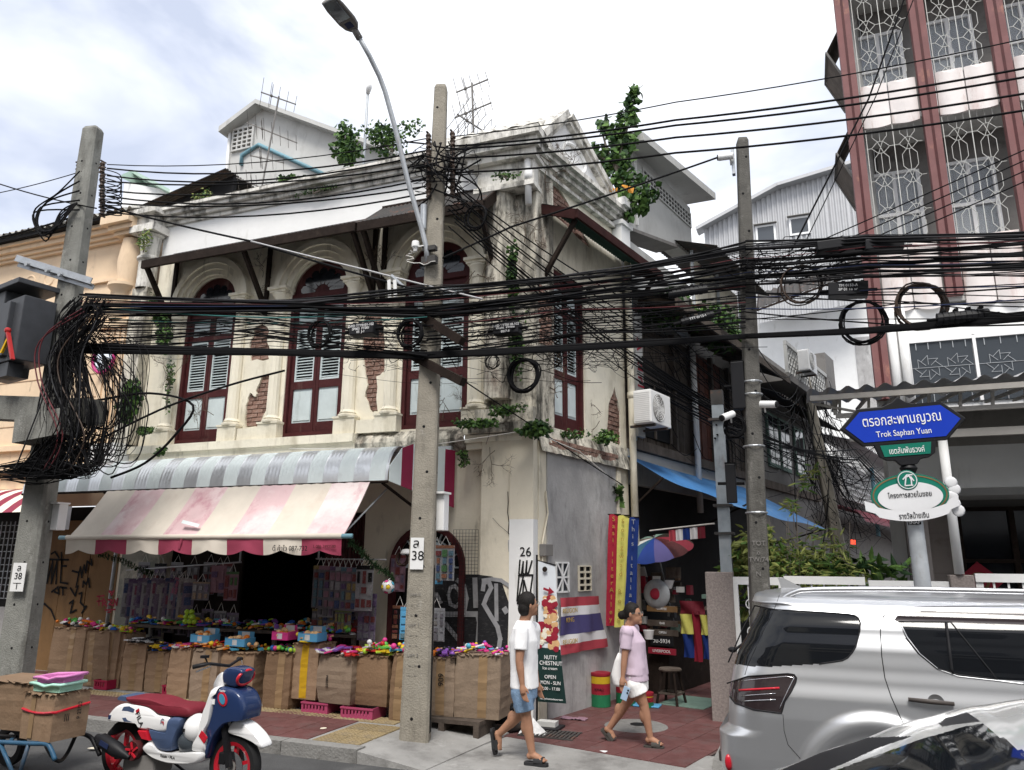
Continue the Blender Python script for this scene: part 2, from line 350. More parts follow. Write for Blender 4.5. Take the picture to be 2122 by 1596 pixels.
for px,py,lb in lit:
 z=PZ if py==1510 else.02; p=atz(px,py,z); b=MB()
 pts=[Vector((math.cos(a)*random.uniform(.03,.06),math.sin(a)*random.uniform(.025,.05),random.uniform(.0,.008)))+p+ZV*.004 for a in[k*math.pi/3 for k in range(6)]]
 b.add(pts+[q-ZV*.003 for q in pts],[(0,1,2,3,4,5),(11,10,9,8,7,6)]+[(i,(i+1)%6,6+(i+1)%6,6+i)for i in range(6)]).build('litter','white_plain' if 'white' in lb else 'beige',label=lb,cat='litter',loc=p)
# corner shophouse
MAIN=thing('shophouse','crumbling two storey cream shophouse with arched shuttered windows at the lane corner','building',(-7,9.72,0))
WC=[-9.60,-7.31,-5.11]; HW=.56; ZS=6.42
def arch_open(c,hw,z0,zs,n=14):return[(c-hw,z0),(c+hw,z0)]+arc(c,zs,hw,0,math.pi,n)
wins=[arch_open(c,HW,3.97,ZS)for c in WC]
def jag(pts,k=3,a=.02):
 out=[]
 for i,p in enumerate(pts):
  q=pts[(i+1)%len(pts)]
  for j in range(k):
   t=j/k; out.append((lerp(p[0],q[0],t)+random.uniform(-a,a)*(j>0),lerp(p[1],q[1],t)+random.uniform(-a,a)*(j>0)))
 return out
z6=lambda l:[fx(300+x/3.325,440+y/3.325,9.72)for x,y in l]
holes=[z6([(800,765),(850,812),(838,860),(852,955),(850,1010),(725,1022),(718,900),(745,850),(750,790)]),
z6([(860,1105),(862,1200),(848,1340),(795,1440),(790,1480),(690,1480),(690,1330),(720,1240),(755,1270),(770,1200),(800,1120)]),
z6([(1515,650),(1620,655),(1650,900),(1650,1090),(1590,1130),(1600,1370),(1560,1380),(1512,1270),(1530,1190),(1500,1000),(1500,800)]),
z6([(905,820),(920,815),(918,900),(908,900)])]
holes=[jag(h)for h in holes]
b=MB(); b.plate([(-10.95,3.9),(-3.62,3.9),(-3.62,7.55),(-10.95,7.55)],[list(w)for w in wins]+holes,(Vector((0,9.74,0)),XV,ZV,-YV),.05)
b.build('plaster_wall','cream',MAIN)
b=MB(); b.plate([(-10.95,7.55),(-3.62,7.55),(-3.62,8.2),(-10.95,8.2)],[],(Vector((0,9.74,0)),XV,ZV,-YV),.05); b.build('upper_wall','white_wall',MAIN)
b=MB(); b.plate([(-10.9,3.9),(-3.66,3.9),(-3.66,8.2),(-10.9,8.2)],[list(w)for w in wins],(Vector((0,9.795,0)),XV,ZV,-YV),.3); b.build('brick_core','mortar',MAIN)
bk=MB().ob((0,0,0),XV*.105,YV*.016,ZV*.029,1.); brick_me=bk.mesh('brick','brick')
def inside(p,poly):
 c=False; j=len(poly)-1
 for i in range(len(poly)):
  a,d=poly[i],poly[j]
  if(a[1]>p[1])!=(d[1]>p[1])and p[0]<(d[0]-a[0])*(p[1]-a[1])/(d[1]-a[1])+a[0]:c=not c
  j=i
 return c
nb=0
for h in holes[:3]:
 x0=min(p[0]for p in h); x1=max(p[0]for p in h); z0=min(p[1]for p in h); z1=max(p[1]for p in h)
 k=0; z=z0
 while z<z1:
  x=x0-.11*(k%2)
  while x<x1+.1:
   if any(inside((x+dx,z),h)for dx in(-.1,0,.1)):
    inst(brick_me,'brick',MAIN,(x,9.79+random.uniform(-.008,.006),z),Matrix.Rotation(random.uniform(-.03,.03),3,'Y'))
   x+=.225
  z+=.072; k+=1
def flute(r,n=24):return[r*(1 if i%2 else.9)for i in range(n)]
def column_me():
 m=MB(); n=24; rings=[]
 for z,r,fl in[(.36,.105,0),(.40,.105,1),(2.30,.092,1),(2.33,.092,0)]:
  rings.append([(math.cos(2*math.pi*i/n)*r*(.9 if fl and i%2 else 1),math.sin(2*math.pi*i/n)*r*(.9 if fl and i%2 else 1),z)for i in range(n)])
 m.loft(rings)
 m.lathe([(.10,2.30),(.105,2.32),(.105,2.35),(.095,2.36),(.10,2.40),(.13,2.45),(.145,2.47),(.145,2.50),(.0,2.50)],(0,0,0),24)
 m.lathe([(.0,.28),(.155,.28),(.16,.30),(.155,.32),(.12,.335),(.135,.35),(.12,.365),(.105,.40)],(0,0,0),24)
 return m
col_me=column_me().mesh('half_column','cream',smooth=35)
pedm=MB().box(-.19,.19,-.13,.12,0,.27); pedm.box(-.205,.205,-.145,.1,.255,.285); ped_me=pedm.mesh('pedestal','cream')
capm=MB().box(-.16,.16,-.13,.1,0,.05); capm.box(-.19,.19,-.16,.1,.045,.09); capm.box(-.135,.135,-.105,.1,-.03,.002); cap_me=capm.mesh('impost','cream')
colx=[]
for c in WC:colx+=[c-HW-.17,c+HW+.17]
for x in colx:
 inst(ped_me,'pedestal',MAIN,(x,9.72,3.93)); inst(col_me,'half_column',MAIN,(x,9.70,3.93)); inst(cap_me,'impost',MAIN,(x,9.70,6.44))
slat_me=MB().ob((0,0,0),XV*.172,(YV*.022+ZV*.016),(YV*-.002+ZV*.003)).mesh('slat','shutter')
petal_pts=lambda:[(.02,.13),(.045,.2),(.075,.30),(.06,.37),(0,.4),(-.06,.37),(-.075,.30),(-.045,.2),(-.02,.13)]
def window_set(o,ex,ey,hw,zb,zs,arched=True,leafs=2,parent=MAIN):
 """o: base point on the wall plane, ex along the wall, ey outward; coordinates (u, out, z)"""
 def P(u,v,z):return o+ex*u+ey*v+ZV*z
 def bx(m,u0,u1,v0,v1,z0,z1):m.ob(P((u0+u1)/2,(v0+v1)/2,(z0+z1)/2),ex*(u1-u0)/2,ey*(v1-v0)/2,ZV*(z1-z0)/2)
 w=MB(); H=zs
 for u in(-hw+.03,hw-.03):bx(w,u-.03,u+.03,-.14,-.02,zb,H)
 bx(w,-hw+.06,hw-.06,-.135,-.025,H-.09,H-.001); bx(w,-hw+.06,hw-.06,-.135,-.025,zb,zb+.07)
 win=w.build('window_frame','maroon',parent)
 lw=(2*hw-.12)/2
 for k in(0,1):
  u0=-hw+.06+k*lw+.004; u1=u0+lw-.008; lf=MB()
  for a,d in((u0,u0+.055),(u1-.055,u1)):bx(lf,a,d,-.125,-.07,zb+.075,H-.095)
  zr=[zb+.075,zb+.235,zb+.80,zb+.93,zb+1.83,zb+1.93,zb+2.25,H-.095]
  for a,d in((0,1),(2,3),(4,5),(6,7)):bx(lf,u0+.056,u1-.056,-.122,-.073,zr[a],zr[d])
  leaf=lf.build('shutter_leaf','maroon',parent)
  for a,d in((1,2),(5,6)):
   p=MB(); bx(p,u0+.056,u1-.056,-.112,-.095,zr[a]+.001,zr[d]-.001); bx(p,u0+.085,u1-.085,-.094,-.084,zr[a]+.04,zr[d]-.04); p.build('panel','shutter',leaf)
  fr=MB()
  for a,d in((u0+.057,u0+.085),(u1-.085,u1-.057)):bx(fr,a,d,-.115,-.08,zr[3]+.001,zr[4]-.001)
  bx(fr,u0+.086,u1-.086,-.113,-.082,zr[3]+.001,zr[3]+.035); bx(fr,u0+.086,u1-.086,-.113,-.082,zr[4]-.035,zr[4]-.001)
  fr.build('louvre_frame','shutter',leaf)
  bk=MB(); bx(bk,u0+.06,u1-.06,-.124,-.12,zr[3],zr[4]); bk.build('backing','black_matte',leaf)
  n=17; sw=(u1-u0-.17)/.344
  rot=frame_m(ex,-ey,ZV)
  for i in range(n):
   z=zr[3]+.06+(zr[4]-zr[3]-.12)*i/(n-1)
   inst(slat_me,'slat',leaf,P((u0+u1)/2,-.1,z),rot@Matrix.Rotation(random.uniform(-.12,.12),3,'X'),(sw,1,1))
 if arched:
  f=MB(); f.plate(arc(0,0,hw-.001,0,math.pi,18),[],(P(0,-.08,zs),ex,ZV,ey),.04); fan=f.build('fanlight','maroon',parent)
  for k in range(7):
   an=math.pi*(k+.5)/7-math.pi/2; ca,sa=math.cos(an),math.sin(an)
   pp=[((p[0]*ca-p[1]*sa)*hw/.5,(p[0]*sa+p[1]*ca)*hw/.5)for p in petal_pts()]
   MB().plate(pp,[],(P(0,-.074,zs),ex,ZV,ey),.004).build('pane','glass_dark',fan)
  r_=MB()
  for(r0,r1,out)in((hw+.005,hw+.10,.05),(hw+.10,hw+.20,.085),(hw+.20,hw+.30,.12)):
   A=arc(0,0,r0,0,math.pi,20); B=arc(0,0,r1,0,math.pi,20)
   r_.plate(B+A[::-1],[],(P(0,out,zs+.03),ex,ZV,ey),out+.004)
  r_.build('arch_moulding','cream',parent)
for c in WC:window_set(Vector((c,9.74,0)),XV,-YV,HW,3.97,ZS)
b=MB()
for x0,x1 in((-10.95,-6.35),(-4.5,-3.62)):
 b.box(x0,x1,9.52,9.745,3.80,3.93); b.box(x0+.002,x1-.002,9.58,9.744,3.69,3.798); b.box(x0+.004,x1-.004,9.64,9.743,3.60,3.688)
b.build('ledge','cream',MAIN)
b=MB(); b.grid(lambda u,v:Vector((lerp(-6.345,-4.505,u),9.70-.12*v*(1-v)*4-.03*noise.noise(Vector((u*14,v*5,3))),lerp(3.6,3.93,v)+.025*noise.noise(Vector((u*22,v*4,9))))),40,6); b.build('broken_ledge','mossy_corner',MAIN)
b=MB()
for i,x in enumerate(colx[:-1]):
 if i%2:MB().box(x+.206,colx[i+1]-.206,9.62,9.72,3.935,4.14).build('panel_base','cream',MAIN)
def step_front(m,x0,x1,steps):
 for k,(out,z0,z1)in enumerate(steps):m.box(x0+.002*k,x1-.002*k,9.745-out,9.90,z0,z1-.001)
b=MB(); step_front(b,-11.0,-4.35,[(.05,8.16,8.24),(.12,8.24,8.31),(.2,8.31,8.38),(.26,8.38,8.44)]); b.build('cornice','moss_white',MAIN)
b=MB(); b.grid(lambda u,v:Vector((lerp(-11.0,-4.35,u),lerp(9.50,10.0,v),8.447+.035*max(0,noise.noise(Vector((u*40,v*6,1)))+.25))),120,6)
b.box(-11,-4.35,9.9,10.1,8.1,8.44); b.build('parapet_top','moss_top',MAIN)
b=MB(); b.box(-11.32,-10.96,9.52,9.9,3.9,6.9); b.build('end_pier','mossy_corner',MAIN)
b=MB(); b.lathe([(.17,6.9),(.17,7.42),(.21,7.46),(.21,7.5),(.16,7.54),(.19,7.9),(.26,7.94),(.0,7.94)],(-11.12,9.62,0),18); b.box(-11.42,-10.82,9.36,9.92,7.96,8.1); b.box(-11.34,-10.9,9.44,9.92,8.1,8.3); b.box(-11.46,-10.78,9.32,9.92,8.3,8.4); b.build('end_capital','moss_white',MAIN,35)
b=MB(); b.box(-11.6,-10.96,9.3,9.9,3.42,3.98); b.build('end_block','white_wall',MAIN)
b=MB(); n=28
for cx_,cy_,r in((-4.02,9.69,.21),):
 rings=[]
 for z,k in((4.3,1),(7.5,1)):
  rings.append([(cx_+math.cos(2*math.pi*i/n)*r*(.93 if i%2 else 1),cy_+math.sin(2*math.pi*i/n)*r*(.93 if i%2 else 1),z)for i in range(n)])
 b.loft(rings)
b.box(-4.32,-3.46,9.70,9.95,3.93,8.2)
b.build('corner_pier','mossy_corner',MAIN)
b=MB(); b.sbox(-.06,.42,-.2,.03,3.93,8.2); b.build('corner_pier','mossy_corner',MAIN)
b=MB(); b.box(-4.40,-3.42,9.46,9.9,3.8,3.93); b.box(-4.33,-3.44,9.54,9.9,3.93,4.15); b.build('pier_base','mossy_corner',MAIN)
b=MB(); b.box(-4.38,-3.40,9.44,9.9,7.5,7.58); b.box(-4.34,-3.42,9.50,9.9,7.58,7.95); b.box(-4.46,-3.36,9.38,9.9,7.95,8.08); b.box(-4.58,-3.30,9.28,9.9,8.08,8.2); b.box(-4.66,-3.24,9.2,9.9,8.2,8.32); b.build('corner_capital','moss_white',MAIN)
b=MB(); b.grid(lambda u,v:Vector((lerp(-4.66,-3.24,u),lerp(9.2,9.9,v),8.325+.04*max(0,noise.noise(Vector((u*9,v*6,4)))+.3))),20,10); b.build('capital_moss','moss_top',MAIN)
for k in range(34):
 t=.06+.1*(k%3); z=5.15+.075*(k//3)
 inst(brick_me,'brick',MAIN,S(t+random.uniform(-.03,.03)+.03*((k//3)%2),.035,z),frame_m(SV,-NV,ZV)@Matrix.Rotation(random.uniform(-.04,.04),3,'Y'),(.5,1,1))
# side (lane) wall
TE=2.84
sw_l,sw_r=.50,1.42
hs=[[(sw_l,3.95),(sw_r,3.95),(sw_r,6.45),(sw_l,6.45)]]
scar=jag([(2.1,4.0),(2.62,3.95),(2.62,4.55),(2.45,4.95),(2.22,4.6)],3,.02)
scar2=jag([(.44,7.35),(1.75,7.2),(1.3,7.5),(.95,7.75),(.44,8.05)],3,.025)
b=MB(); b.plate([(.0,3.75),(TE,3.75),(TE,8.2),(0,8.2)],hs+[scar,scar2],(S(0,-.03),SV,ZV,NV),.05); b.build('side_plaster','cream',MAIN)
b=MB(); b.plate([(.02,3.75),(TE,3.75),(TE,8.2),(.02,8.2)],[list(h)for h in hs],(S(0,-.085),SV,ZV,NV),.25); b.build('side_core','mortar',MAIN)
for poly,nn in((scar,40),(scar2,60)):
 x0=min(p[0]for p in poly); x1=max(p[0]for p in poly); z=min(p[1]for p in poly); k=0
 while z<max(p[1]for p in poly):
  x=x0-.11*(k%2)
  while x<x1+.1:
   if any(inside((x+dx,z),poly)for dx in(-.1,0,.1)):inst(brick_me,'brick',MAIN,S(x,-.07+random.uniform(-.01,.02),z),frame_m(SV,-NV,ZV))
   x+=.225
  z+=.072; k+=1
window_set(S((sw_l+sw_r)/2,-.03),SV,NV,(sw_r-sw_l)/2,3.95,6.45,arched=False)
b=MB(); b.sbox(sw_l-.03,sw_r+.03,-.15,-.12,6.46,7.2); b.build('side_lintel','maroon',MAIN)
b=MB()
b.sbox(.0,TE,-.04,.08,8.02,8.1); b.sbox(.0,TE+.03,-.04,.15,8.1,8.17); b.sbox(.0,TE+.06,-.04,.22,8.17,8.25); b.sbox(.0,TE+.06,-.04,.06,7.86,7.92)
b.build('side_cornice','moss_white',MAIN)
b=MB(); b.sbox(TE-.35,TE,-.02,.16,7.5,8.02); b.sbox(TE-.38,TE+.04,-.02,.2,7.92,8.0); b.sbox(TE-.42,TE+.1,-.02,.28,8.25,8.4); b.build('end_bracket','white_wall',MAIN)
ap=tz(1172,240); ll=(-.05,8.25); rr=(TE-.15,8.25)
b=MB(); b.plate([ll,rr,(ap[0]+.1,ap[1]-.06),(ap[0]-.1,ap[1]-.06)],[],(S(0,-.02),SV,ZV,NV),.22); b.build('gable','white_wall',MAIN)
b=MB()
for w0,out in((0,.09),(.1,.05)):
 for a,c_ in(((ap[0]+.05,ap[1]-w0),(rr[0]+.15-w0*1.2,rr[1])),((ap[0]-.05,ap[1]-w0),(ll[0]-.12+w0,ll[1]))):
  b.bar(S(a[0],out/2-.03,a[1]),S(c_[0],out/2-.03,c_[1]),out+.1,.11)
b.build('gable_moulding','moss_white',MAIN)
b=MB(); cx_,cz_=ap[0]+.28,8.62
b.tube([S(cx_+math.cos(a)*.36,.0,cz_+math.sin(a)*.22)for a in[k*math.pi/10 for k in range(-4,15)]],.03,6); b.build('gable_scroll','white_wall',MAIN)
ridge=S(ap[0],0,ap[1]); rf=MB(); eave0=Vector((-5.5,9.95,8.36));
corr(rf,Vector((-5.5,9.9,8.4)),Vector((-3.35,9.9,8.4)),Vector((-5.5,ridge.y+.1,ridge.z-.02)),.21,.035); roof=rf.build('roof','moss_top',MAIN)
tile_r=MB(); nseg=8
tile_r.grid(lambda u,v:Vector((.10*math.cos(math.pi*u),lerp(-.2,.2,v),.055*math.sin(math.pi*u)+.012*(1-v))),8,1); rt_me=tile_r.mesh('roof_tile','moss_white',smooth=True)
sl=(ridge-Vector((ridge.x,9.9,8.4))); ang=math.atan2(sl.z,sl.y)
for i in range(10):
 for j in range(3):
  p=Vector((-5.4+.215*i,lerp(9.95,ridge.y,(j+.5)/3),0)); p.z=lerp(8.43,ridge.z,(j+.5)/3)
  inst(rt_me,'roof_tile',roof,p,Matrix.Rotation(ang,3,'X'),(1,1.05*sl.length/3/.4,1))
b=MB(); b.box(-10.9,-5.5,10.0,12.6,8.15,8.2); b.build('flat_roof','concrete',MAIN)
# ground floor
b=MB()
b.plate([(-11.05,0),(-10.15,0),(-10.15,2.75),(-6.2,2.75),(-6.2,0),(-5.72,0)]+arc(-5.12,1.95,.60,math.pi,0,14)+[(-4.52,0),(-3.55,0),(-3.55,3.72),(-11.05,3.72)],[],(Vector((0,9.76,0)),XV,ZV,-YV),.25)
b.build('ground_wall','beige',MAIN)
b=MB(); b.box(-4.24,-3.80,9.60,9.77,0,3.78); b.build('corner_pilaster','beige',MAIN,bevel=.01)
b=MB(); b.box(-3.798,-3.45,9.58,9.765,0,2.6); b.build('corner_pilaster','white_wall',MAIN); b=MB(); b.box(-3.798,-3.45,9.581,9.765,2.601,3.80); b.build('corner_pilaster','beige',MAIN)
b=MB(); b.sbox(.05,.24,-.2,.0,0,3.7); b.build('side_pilaster','beige',MAIN)
b=MB(); b.sbox(.242,2.32,-.2,.02,0,3.72); b.build('cement_wall','cement',MAIN)
b=MB(); b.sbox(2.322,2.44,-.2,.05,0,3.5); b.sbox(2.442,TE,-.2,-.02,0,3.74); b.build('side_end_pier','beige',MAIN)
b=MB(); b.grid(lambda u,v:S(lerp(.02,TE,u),-.02+.1*(1-v)+.02*noise.noise(Vector((u*16,v*3,7))),lerp(3.55,3.92,v)+.02*noise.noise(Vector((u*20,v*3,2)))),40,5); b.build('side_ledge','mossy_corner',MAIN)
for i in range(9):
 for j in range(2):inst(brick_me,'brick',MAIN,S(.35+.225*i+.1*j,.04,3.66+.07*j),frame_m(SV,-NV,ZV)@Matrix.Rotation(random.uniform(-.06,.06),3,'Y'))
a=tz(1150,1166,.02); c_=tz(1176,1226,.02); b=MB(); b.plate([(a[0],c_[1]),(c_[0],c_[1]),(c_[0],a[1]),(a[0],a[1])],[],(S(0,.026),SV,ZV,NV),.01); sw_=b.build('small_window','glass_win',MAIN)
b=MB(); W,Hh=c_[0]-a[0],a[1]-c_[1]
for k in range(3):b.sbox(a[0]+W*k/2-.012,a[0]+W*k/2+.012,.027,.05,c_[1],a[1])
for k in range(3):b.sbox(a[0]-.01,c_[0]+.01,.026,.048,c_[1]+Hh*k/2-.012,c_[1]+Hh*k/2+.012)
b.build('muntin','white_paint',sw_)
b=MB(); b.bar(S(a[0],.052,c_[1]),S(c_[0],.052,a[1]),.03,.004,NV); b.bar(S(a[0],.056,a[1]),S(c_[0],.056,c_[1]),.03,.004,NV); b.build('tape','white_plain',sw_)
a=tz(1197,1172,.02); c_=tz(1223,1224,.02); W,Hh=c_[0]-a[0],a[1]-c_[1]
b=MB(); b.plate([(a[0],c_[1]),(c_[0],c_[1]),(c_[0],a[1]),(a[0],a[1])],[[(a[0]+W*(.04+.5*i),c_[1]+Hh*(.03+.25*j)),(a[0]+W*(.46+.5*i),c_[1]+Hh*(.03+.25*j)),(a[0]+W*(.46+.5*i),c_[1]+Hh*(.20+.25*j)),(a[0]+W*(.04+.5*i),c_[1]+Hh*(.20+.25*j))]for i in range(2)for j in range(4)],(S(0,.05),SV,ZV,NV),.05); b.build('vent_block','beige',MAIN)
b=MB(); b.sbox(a[0],c_[0],.021,.024,c_[1],a[1]); b.build('vent_back','black_matte',MAIN)
b=MB(); b.tube([S(TE-.02,.1,7.5),S(TE-.02,.1,1.1)],.06,10); b.tube([S(TE-.02,.1,4.9),S(TE-.02,.1,4.8)],.072,10); b.build('drain_pipe','cream',MAIN,True)
b=MB(); b.tube([Vector((-3.55,9.55,8.3)),Vector((-3.52,9.5,8.0)),Vector((-3.5,9.5,7.2))],.05,10); b.tube([Vector((-3.5,9.5,7.75)),Vector((-3.5,9.5,7.6))],.065,10); b.build('drain_pipe','white_paint',MAIN,True)
b=MB(); A=arc(-5.12,1.95,.60,0,math.pi,16); B=arc(-5.12,1.95,.52,0,math.pi,16); b.plate([(-4.52,0)]+A+[(-5.72,0),(-5.64,0)]+B[::-1]+[(-4.60,0)],[],(Vector((0,9.7,0)),XV,ZV,-YV),.1); door=b.build('door_frame','maroon',MAIN)
b=MB(); b.box(-5.64,-4.6,9.8,9.84,0,1.95); b.build('door_panel','dark_wood',door)
b=MB(); b.plate(arc(-5.12,1.95,.52,0,math.pi,16),[],(Vector((0,9.82,0)),XV,ZV,-YV),.02); b.build('fan_back','black_matte',door)
b=MB()
for k in range(9):
 a_=math.pi*k/8; b.bar(Vector((-5.12+math.cos(a_)*.08,9.8,1.95+math.sin(a_)*.08)),Vector((-5.12+math.cos(a_)*.52,9.8,1.95+math.sin(a_)*.52)),.02,.02)
for r in(.16,.28,.40):b.tube([Vector((-5.12+math.cos(t)*r,9.8,1.95+math.sin(t)*r))for t in[math.pi*k/14 for k in range(15)]],.014,5)
for k in range(16):
 a_=math.pi*(k+.5)/16; b.ball((-5.12+math.cos(a_)*.34,9.795,1.95+math.sin(a_)*.34),.035,6,4,(1,.3,1))
b.build('fretwork','shutter',door)
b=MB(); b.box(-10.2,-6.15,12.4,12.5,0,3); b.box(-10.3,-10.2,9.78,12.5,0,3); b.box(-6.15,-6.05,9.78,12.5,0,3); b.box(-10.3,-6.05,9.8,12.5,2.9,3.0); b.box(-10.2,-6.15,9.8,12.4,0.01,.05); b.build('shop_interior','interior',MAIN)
b=MB()
for x in(-9.9,-9.2):b.box(x,x+.6,9.95,10.0,.05,2.7)
b.build('inner_panel','dark_wood',MAIN)
b=MB(); corr(b,Vector((-6.95,9.86,0)),Vector((-6.2,9.86,0)),Vector((-6.95,9.86,2.7)),.06,.012); b.build('folding_shutter','maroon',MAIN)
M('peel',(.28,.28,.24),.9,.15,2,.5,20,dirt=[((.17,.21,.17),.5,2.5,1.5),((.60,.56,.46),.4,1.9,1.)])
b=MB(); b.plate([(-11.02,.02),(-10.16,.02),(-10.16,2.9),(-11.02,2.9)],[],(Vector((0,9.752,0)),XV,ZV,-YV),.02); b.build('peeling_render','peel',MAIN)
# tin hoods over the windows
def hood(x0,x1,zw,ze,out,name='window_hood',edge=True):
 m=MB(); corr(m,Vector((x0,9.72,zw)),Vector((x1,9.72,zw)),Vector((x0,9.72-out,ze)),.076,.011); h=m.build(name,'rust_sheet',MAIN)
 m=MB(); m.box(x0-.02,x1+.02,9.72-out-.03,9.72-out+.02,ze-.16,ze-.015); m.build('fascia','dark_wood',h)
 for x in(x0,x1):MB().bar(Vector((x,9.72,zw-.09)),Vector((x,9.72-out+.02,ze-.09)),.04,.14).build('end_board','dark_wood',h)
 for x in[x0+.05,*[lerp(x0,x1,k)for k in((.5,)if x1-x0>3 else())],x1-.05]:
  m=MB(); m.bar(Vector((x,9.70,ze-.95)),Vector((x,9.72-out+.05,ze-.14)),.06,.08); m.bar(Vector((x,9.70,ze-1.05)),Vector((x,9.70,zw-.06)),.07,.05,YV); m.build('bracket','dark_wood',h)
 m=MB()
 for k in range(3):yy=lerp(9.66,9.72-out+.1,k/2); m.box(x0,x1,yy-.02,yy+.02,lerp(zw,ze,k/2)-.06,lerp(zw,ze,k/2)-.02)
 m.build('purlin','dark_wood',h)
a=aty(297,548,9.02); c_=aty(735,470,9.02); hood(a.x,c_.x,7.55,(a.z+c_.z)/2+.08,.70)
a=aty(745,462,9.02); c_=aty(1000,425,9.02); hood(a.x+.0,c_.x,7.72,(a.z+c_.z)/2+.05,.70)
M('hood_maroon',(.034,.013,.012),.8,.3,6,spec=.1); m=MB(); corr(m,S(.1,.0,7.36),S(TE+.25,.0,7.36),S(.1,.64,7.08),.076,.011); h=m.build('window_hood','green_sheet',MAIN)
m=MB(); m.sbox(.08,TE+.27,.62,.66,6.94,7.08); m.build('fascia','hood_maroon',h)
for t in(.1,TE+.22):
 m=MB(); m.bar(S(t,0,7.26),S(t,.63,7.0),.04,.15); m.build('end_board','hood_maroon',h)
 m=MB(); m.bar(S(t+(.1 if t<1 else-.1),0,6.2),S(t+(.1 if t<1 else-.1),.56,6.98),.06,.06); m.build('bracket','dark_wood',h)
G=MB(); blk=[fx(x,y)for x,y in((832,1225),(870,1202),(930,1196),(985,1197),(1000,1200))]
G.plate([(-5.5,.6),(-4.26,.6),(-4.26,1.86),(-4.9,1.86),(-5.5,1.72)],[],(Vector((0,9.755,0)),XV,ZV,-YV),.0)
G.plate([(-4.25,.55),(-3.95,.6),(-3.82,.75),(-3.80,1.5),(-3.9,1.75),(-4.05,1.84),(-4.25,1.86)],[],(Vector((0,9.596,0)),XV,ZV,-YV),.0)
gm=M('graffiti_black',(.02,.02,.022),.6,.3,9.,dirt=(.12,.12,.12),dirt_amt=.3,dscale=14,stretch=.25)
G.build('graffiti','graffiti_black',MAIN)
gg=MB(); fr2=(Vector((0,9.745,0)),XV,ZV,-YV); fr3=(Vector((0,9.590,0)),XV,ZV,-YV)
def pz(l,Y):return[fx(700+x/5.305,1120+y/5.305,Y)for x,y in l]
for l,w_,q in[([(1320,440),(1390,500),(1420,640),(1390,800)],.05,1),([(1240,520),(1290,500),(1340,560),(1345,680),(1300,730),(1240,700),(1220,600),(1240,520)],.04,1),([(1510,430),(1520,720)],.06,1),([(1190,810),(1540,810),(1560,900),(1540,1190)],.06,1),([(1190,920),(1320,1080),(1440,1210)],.05,1),([(1020,590),(1090,600),(1130,680)],.05,1),
([(1600,540),(1610,470),(1660,440),(1690,520),(1640,620),(1610,700),(1680,820),(1760,950),(1790,1080),(1770,1210)],.05,2),([(1745,490),(1750,870)],.045,2),([(1600,440),(1700,425),(1800,440),(1890,500),(1945,590)],.04,2),([(1840,755),(1855,780)],.06,2)]:
 stroke(gg,pz(l,9.75 if q==1 else 9.6),w_*1.25,fr2 if q==1 else fr3)
M('graffiti_grey',(.30,.30,.31),.6,.2,10); gg.build('graffiti','graffiti_grey',MAIN)
gb=MB(); fr4=(Vector((0,9.575,0)),XV,ZV,-YV)
q4=lambda l:[fx(960+x/3.325,800+y/3.325,9.58)for x,y in l]
for l in[[(392,1200),(385,1290),(400,1310),(415,1210),(412,1290),(430,1300),(440,1205),(436,1290),(450,1290),(475,1205)],[(382,1305),(480,1302),(465,1410),(470,1440)],[(385,1310),(372,1480)],[(410,1440),(420,1340),(445,1440)],[(415,1310),(375,1500)]]:stroke(gb,q4(l),.022,fr4)
gb.build('graffiti','black_matte',MAIN)
p=fx(960+430/3.325,800+1145/3.325,9.58); text('26','house_number','black_matte',MAIN,(p[0],9.573,p[1]),XV,ZV,.17,bold=.006)
ck=MB(); stroke(ck,[fx(960+x/3.325,800+y/3.325,9.6)for x,y in((310,730),(312,800),(308,870),(318,940),(312,1010),(330,1040))],.012,fr3); stroke(ck,[fx(960+x/3.325,800+y/3.325,9.6)for x,y in((205,910),(250,960),(310,1010))],.005,fr3)
ck.build('crack','graffiti_black',MAIN)
ck=MB(); ck.plate(jag([fx(960+x/3.325,800+y/3.325,9.6)for x,y in((310,1060),(355,1090),(355,1300),(318,1290),(335,1180),(312,1140))],3,.015),[],(Vector((0,9.597,0)),XV,ZV,-YV),0); ck.build('spalled_patch','cement',MAIN)
b=MB(); p=ats(1125,1140,.03); b.sbox(.06,.26,.002,.1,p.z-.08,p.z+.08); b.build('junction_box','grey_dark',MAIN,bevel=.008)
b=MB(); b.tube([S(.2,.02,3.0),S(.24,.03,2.7),S(.1,.03,2.3),S(.1,.03,1.2)],.012,6); b.build('conduit','beige',MAIN)
# peach neighbour on the left
PE=thing('stucco_house','peach stucco shophouse with plaster garlands beside the crumbling corner house','building',(-14,9.75,0))
b=MB(); b.box(-24,-11.34,9.72,12.5,3.3,8.3); b.build('wall','peach',PE)
b=MB(); b.box(-24,-11.3,9.70,9.8,2.95,3.29); b.build('beam','peach',PE)
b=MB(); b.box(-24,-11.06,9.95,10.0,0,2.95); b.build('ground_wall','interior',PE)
b=MB()
for out,z0,z1 in((.08,8.02,8.08),(.14,8.08,8.16),(.22,8.16,8.26),(.30,8.26,8.32)):b.box(-24,-11.36,9.72-out,9.74,z0,z1-.001)
b.build('cornice','peach',PE)
b=MB()
for out,z0,z1 in((.18,8.0,8.08),(.26,8.08,8.18),(.36,8.18,8.34)):b.box(-12.0+.3-out,-11.34,9.5-out+.1,9.72,z0,z1-.001)
b.build('corner_cornice','peach',PE)
b=MB(); b.box(-24,-11.36,9.66,9.73,7.22,7.28); b.box(-24,-11.36,9.66,9.73,6.38,6.43); b.box(-24,-11.36,9.64,9.73,4.02,4.12); b.box(-24,-11.36,9.6,9.73,3.6,3.7); b.build('string_course','peach',PE)
M('wall_groove',(.42,.28,.18),.9,.1)
b=MB()
